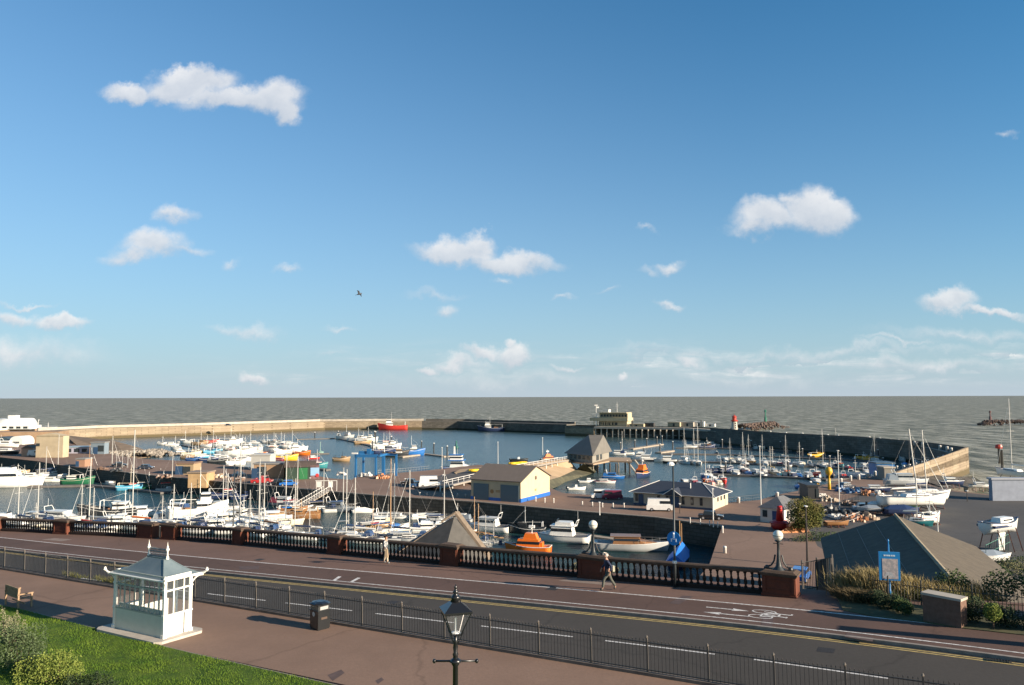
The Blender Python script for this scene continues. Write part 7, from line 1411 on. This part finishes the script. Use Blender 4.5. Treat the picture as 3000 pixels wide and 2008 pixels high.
# ---- spiked railing at the right
mrl2=rgb('railing_dark',(.05,.05,.045),rough=.6)
RP=[PR(2440,1722,.13),PR(2520,1741,.13),PR(2603,1761,.13),PR(2700,1776,.13),PR(2850,1792,.13),PR(3020,1812,.13),PR(3150,1826,.13)]
SR=thing('spiked_railing','dark railing with spiked bars in front of the dry grass and hedge at the right','railing',RP[0])
for a,b in zip(RP,RP[1:]):
    r_=MB(); n=max(2,int((b-a).length/.14))
    for i in range(n): p=a.lerp(b,i/n); r_.rod(p,p+Vector((0,0,.92)),.012,n=4); r_.rod(p+Vector((0,0,.92)),p+Vector((0,0,1.05)),.02,.002,4)
    r_.rod(a+Vector((0,0,.2)),b+Vector((0,0,.2)),.018,n=4); r_.rod(a+Vector((0,0,.82)),b+Vector((0,0,.82)),.018,n=4); wb(r_,'bar_panel',mrl2,SR)
    wb(MB().rod(a,a+Vector((0,0,1.15)),.035),'post',mrl2,SR)
wfol('shrub','small yellowing shrub right of the brick block','bush',strip_cl([vm(3.55,.12),vm(3.75,.12)],.36,.1,25,(.35,.75)),1300,.07,g2,26)
wfol('shrub','green shrub just left of the brick block','bush',strip_cl([vm(1.65,.3),vm(1.95,.2)],.33,.1,27,(.15,.4)),1400,.07,g5,28)
u3=Vector((UX.x,UX.y,0))
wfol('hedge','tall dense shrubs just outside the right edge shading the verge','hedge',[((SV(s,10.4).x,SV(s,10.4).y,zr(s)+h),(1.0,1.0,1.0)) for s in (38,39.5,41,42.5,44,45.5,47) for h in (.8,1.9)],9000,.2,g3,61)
b1=PR(2705,1822,.13); b2=PR(2817,1842,.13); d=b2-b1
BK=thing('brick_block','weathered brick block with a pale stone cap standing among the shaded shrubs','wall',b1.lerp(b2,.5),math.atan2(d.y,d.x)); w=d.length
MB().box((0,.3,0),(w,.6,1.1)).build('brick_body',M('shaded_brick',(.12,.07,.05),c2=(.18,.11,.08),scale=5,rough=.9),BK); MB().box((0,.3,1.1),(w+.08,.7,.1)).build('cap',m_conc,BK)
q=SV(35.5,8.2,zr(36),.1); PPR=PR(2500,1843,.13); q=PPR+Vector((6.3,-3.4,0)); t=thing('brick_pier','unseen brick pier added outside the right edge to cast a long shadow','pier',(q.x,q.y,zr(toSV(q)[0])),RZ); MB().box((0,0,0),(.5,.6,2.0)).build('pier_body',m_terra,t); MB().box((0,0,2.0),(.6,.7,.1)).build('pier_cap',m_stonecap,t)  # invented pier, out of frame, added to throw the wedge shadow
# gate and fence left of the grass
g0=PR(2352,1712,-.4); g1_=PR(2440,1708,-.1)
gt=[P(2352,1735,13.9),P(2395,1728,13.9),P(2440,1722,14.4)]
IG=thing('iron_gate','black iron gate and fence at the top of the steps beside the end pier','gate',gt[0])
for a,b in zip(gt,gt[1:]):
    r_=MB(); n=9
    for i in range(n): p=a.lerp(b,i/n); r_.rod(p,p+Vector((0,0,1.75)),.016,n=4)
    r_.rod(a+Vector((0,0,1.72)),b+Vector((0,0,1.72)),.03,n=4); r_.rod(a+Vector((0,0,.15)),b+Vector((0,0,.15)),.03,n=4); wb(r_,'bar_panel',mrl2,IG); wb(MB().rod(a,a+Vector((0,0,1.85)),.05).rod(b,b+Vector((0,0,1.9)),.05),'post',rgb('gate_post',(.12,.11,.10)),IG)
t=thing('timber_fence','weathered tall timber panel fence between the gate and the dry grass','fence',P(2400,1726,14.1)); d=gt[2]-gt[1]
wb(MB().strip([gt[1]+Vector((.1,.5,1.5)),gt[2]+Vector((0,.5,1.6))],[gt[1]+Vector((.1,.56,1.5)),gt[2]+Vector((0,.56,1.6))],[gt[1].z-.5,gt[2].z-.5]),'panel',M('fence_grey_timber',(.10,.09,.08),var=.3,stretch=(14,14,.5)),t)
wb(MB().box((gt[2].x,gt[2].y,gt[2].z-.5),(.12,.12,2.2)),'post',rgb('gate_post',(.12,.11,.10)),t)
# boatyard fences
def mesh_fence(pts,z,h,label,col,n=12,name='wire_fence'):
    p=[P(x,y,z) for x,y in pts]; t=thing(name,label,'fence',p[0]); m_=rgb('fence_'+col,{'green':(.08,.22,.16),'grey':(.25,.24,.22),'white':(.55,.53,.5),'dark':(.05,.05,.05),'brown':(.18,.13,.10)}[col])
    for a,b in zip(p,p[1:]):
        r_=MB()
        for i in range(n): q=a.lerp(b,i/n); r_.rod(q,q+Vector((0,0,h)),.035,n=3)
        r_.rod(a+Vector((0,0,h)),b+Vector((0,0,h)),.035,n=4); r_.rod(a+Vector((0,0,h*.5)),b+Vector((0,0,h*.5)),.03,n=4); wb(r_,'fence_panel',m_,t)
    return t
mesh_fence([(2890,1650),(2960,1612)],4.5,2.2,'green palisade fence beyond the pale roof slope at the right','green',14)
mesh_fence([(2330,1556),(2350,1545)],4.5,2.,'short grey fence between the red buoy and the tree','grey',8)
mesh_fence([(2403,1492),(2470,1490),(2520,1488)],4.5,2.6,'tall thin posted fence behind the nets in the boatyard','brown',12)
mesh_fence([(2478,1545),(2520,1528)],4.5,1.6,'white hurdle fence at the left corner of the hall roof','white',8)
mesh_fence([(2130,1475),(2225,1466)],4.5,1.1,'dark quay railing right of the dark roofed building','dark',14)
mesh_fence([(1100,1392),(1180,1386),(1258,1378)],4.5,1.2,'pale quay railing running right from the hoist','grey',10)
# trailer / frame shapes near boatyard
# ---- blue information sign
q=PR(2608,1757,.13); IS=thing('information_sign','blue framed information board on a tall blue post with a grey map panel','sign',q,RZ+R(16)); IS.scale=(.92,.92,.95); mbs=rgb('sign_frame_blue',(.01,.16,.40),rough=.35)
MB().lathe((0,0,-.1),[(.09,0),(.09,.5),(.045,.6),(.045,2.75),(.03,2.9),(.05,2.95),(.02,3.05)],10).build('post',mbs,IS,True)
MB().box((0,-.08,.95),(1.0,.12,1.38)).build('board',mbs,IS); MB().box((.02,-.146,1.03),(.74,.012,.98)).build('map_panel',M('map_grey',(.24,.235,.25),c2=(.38,.33,.33),scale=6,thr=(.45,.6)),IS)
tx=MB()
for k,(x,w) in enumerate(((-.22,.1),(-.1,.08),(.0,.1),(.12,.07),(.22,.09))): tx.box((x,-.148,2.13),(w,.008,.07))
for k in range(5): tx.box((-.05+.03*(k%2),-.156,1.12+k*.05),(.5-.06*k,.006,.012))
tx.build('lettering',rgb('sign_text',(.45,.55,.62)),IS)
# ================================================================== PEOPLE
def skin(name,V,E_,mat,parent,sub=2):
    me=bpy.data.meshes.new(name); me.from_pydata([v[:3] for v in V],E_,[]); me.materials.append(mat)
    o=ob(name,me,parent); sk=o.modifiers.new('skin','SKIN'); sk.use_smooth_shade=True
    for i,v in enumerate(V):
        r=v[3]; me.skin_vertices[0].data[i].radius=(r if not isinstance(r,tuple) else r[0],r if not isinstance(r,tuple) else r[1])
    me.skin_vertices[0].data[0].use_root=True
    ss_=o.modifiers.new('sub','SUBSURF'); ss_.levels=sub; ss_.render_levels=sub
    return o
m_skin=rgb('skin_tone',(.42,.24,.16),rough=.6)
def person(label,pos,rz,H,legs,arms,jacket,trouser,hairc,shoe,lean=.05,jlen=0.,bag=None):
    t=thing('person',label,'person',pos,rz); k=H/1.75; t.scale=(k,)*3
    lx=lean
    pel=(0,0,.93); ch=(lx*.7,0,1.28); nk=(lx,0,1.48); hd_=(lx*1.3+.02,0,1.60)
    V=[(*pel,(.13,.15)),(lx*.4,0,1.1,(.11,.13)),(*ch,(.125,.165)),(*nk,.058),(*hd_,.09),(hd_[0]+.01,0,1.68,.088)]; E_=[(0,1),(1,2),(2,3),(3,4),(4,5)]
    for side,(hipx,kn,an,toe) in zip((1,-1),legs):
        b=len(V); V+=[(.0,.09*side,.88,.085),(kn[0],.09*side,kn[1],.058),(an[0],.09*side,an[1]+.01,.035),(an[0]*.55+toe[0]*.45,.09*side,toe[1]*.5+an[1]*.5,.022)]; E_+=[(0,b),(b,b+1),(b+1,b+2),(b+2,b+3)]
    for side,(el,wr) in zip((1,-1),arms):
        b=len(V); V+=[(lx*.9,.19*side,1.42,.055),(el[0],.24*side,el[1],.042),(wr[0],.24*side,wr[1],.03),(wr[0]+.02,.24*side,wr[1]-.06,(.022,.035))]; E_+=[(2,b),(b,b+1),(b+1,b+2),(b+2,b+3)]
        # fingers
        for f in range(4): j=len(V); fx=(f-1.5)*.018; V+=[(wr[0]+.02+fx,.24*side,wr[1]-.10,.009),(wr[0]+.035+fx,.235*side,wr[1]-.14,.008),(wr[0]+.05+fx,.225*side,wr[1]-.165+abs(f-1.5)*.006,.007)]; E_+=[(b+3,j),(j,j+1),(j+1,j+2)]
        j=len(V); V+=[(wr[0]+.055,.22*side,wr[1]-.07,.010),(wr[0]+.075,.21*side,wr[1]-.10,.008)]; E_+=[(b+3,j),(j,j+1)]
    body=skin('body',V,E_,m_skin,t,1)
    # clothing follows the same skeleton, a little larger
    J=[(*ch,(.145,.185)),(lx*.4,0,1.1,(.135,.155)),(0,0,.95-jlen,(.145,.16)),(lx*.98,0,1.44,(.075,.09))]; JE=[(0,1),(1,2),(0,3)]
    for side,(el,wr) in zip((1,-1),arms):
        b=len(J); J+=[(lx*.9,.195*side,1.42,.07),(el[0],.245*side,el[1],.056),(wr[0]*.97,.242*side,wr[1]+.03,.045)]; JE+=[(0,b),(b,b+1),(b+1,b+2)]
    skin('jacket',J,JE,jacket,t)
    T=[(0,0,.96,(.135,.15))]; TE=[]
    for side,(hipx,kn,an,toe) in zip((1,-1),legs):
        b=len(T); T+=[(.0,.09*side,.86,.098),(kn[0],.09*side,kn[1],.072),(an[0],.09*side,an[1]+.03,.066)]; TE+=[(0,b),(b,b+1),(b+1,b+2)]
    skin('trousers',T,TE,trouser,t)
    for side,(hipx,kn,an,toe) in zip((1,-1),legs): skin('shoe',[(an[0],.09*side,an[1]-.02,.072),(toe[0],.09*side,toe[1],.06)],[(0,1)],shoe,t)
    skin('hair',[(hd_[0]-.02,0,1.66,.095),(hd_[0]-.03,0,1.72,.08),(hd_[0]-.06,0,1.62,.07)],[(0,1),(0,2)],hairc,t)
    MB().lathe((hd_[0]+.10,0,1.625),[(.008,0),(.018,.015),(.006,.05)],6).build('nose',m_skin,t)
    MB().box((hd_[0]+.093,.03,1.672),(.012,.022,.012)).box((hd_[0]+.093,-.03,1.672),(.012,.022,.012)).build('eyes',rgb('eye_dark',(.05,.03,.02)),t)
    MB().box((hd_[0]+.092,0,1.595),(.012,.045,.010)).build('mouth',rgb('lip',(.3,.12,.1)),t)
    if bag: bag(t)
    return t
q=PR(1128,1650,.13)
m_shirt=M('patterned_shirt',(.10,.12,.13),c2=(.50,.50,.49),scale=7,thr=(.45,.55),rough=.8)
def coat(t): MB().box((.22,-.27,.42),(.24,.10,.52),top=.6).build('bag',rgb('bag_tan',(.5,.38,.24)),t)
t=person('person with dark hair in a pale patterned shirt and beige trousers by the balustrade',q,R(-15),1.76,
 [((0),(-.02,.50),(-.12,.09),(0.0,.04)),((0),(.16,.52),(.22,.08),(.36,.045))],[((-.05,1.14),(-.02,.88)),((.06,1.13),(.20,.90))],m_shirt,rgb('trouser_beige',(.45,.38,.28),rough=.9),rgb('hair_dark',(.02,.015,.012),rough=.8),rgb('shoe_grey',(.15,.17,.18)),lean=.04,bag=coat)
q=PR(1783,1731,.13)
def hb_(t): MB().box((-.22,.10,.92),(.10,.2,.26),top=.8).build('bag',rgb('bag_pale',(.5,.48,.36)),t)
t=person('person with white hair in a navy jacket and grey trousers striding left past the balustrade',q,R(186),1.93,
 [((0),(.24,.56),(.30,.13),(.44,.08)),((0),(-.14,.50),(-.36,.14),(-.26,.05))],[((-.10,1.15),(-.02,.90)),((.12,1.15),(.28,.98))],rgb('jacket_navy',(.015,.025,.06),rough=.8),rgb('trouser_grey',(.085,.09,.075),rough=.9),rgb('hair_white',(.62,.56,.48),rough=.8),rgb('shoe_dark',(.04,.035,.03)),lean=.10,jlen=.04,bag=hb_)
# ================================================================== BIRD
d=ray(1052,862); q=CAM+d*(70/d.y)
t=thing('gull','dark silhouetted gull gliding in the empty sky above the harbour','bird',q,R(20)); t.rotation_euler=(R(38),R(-20),R(20)); mg=rgb('gull_grey',(.06,.06,.06))
MB().lathe((0,0,0),[(.01,-.22),(.05,-.15),(.075,0),(.06,.12),(.04,.18),(.05,.22),(.015,.27)],8).build('body',mg,t,True).rotation_euler=(0,R(90),0)
for s_ in (-1,1): MB().add([(-.08,s_*.04,.02),(.10,s_*.04,.02),(.14,s_*.30,.12),(.02,s_*.66,.04),(-.02,s_*.32,.11)],[(0,1,2,4),(4,2,3)]).add([(-.08,s_*.04,.01),(.10,s_*.04,.01),(.14,s_*.30,.11),(.02,s_*.66,.035),(-.02,s_*.32,.10)],[(3,2,4),(4,2,1,0)]).build('wing',mg,t)
MB().add([(-.2,0,0),(-.34,.06,0),(-.34,-.06,0),(-.2,0,.02)],[(0,1,2),(0,1,3),(0,2,3)]).build('tail',mg,t)
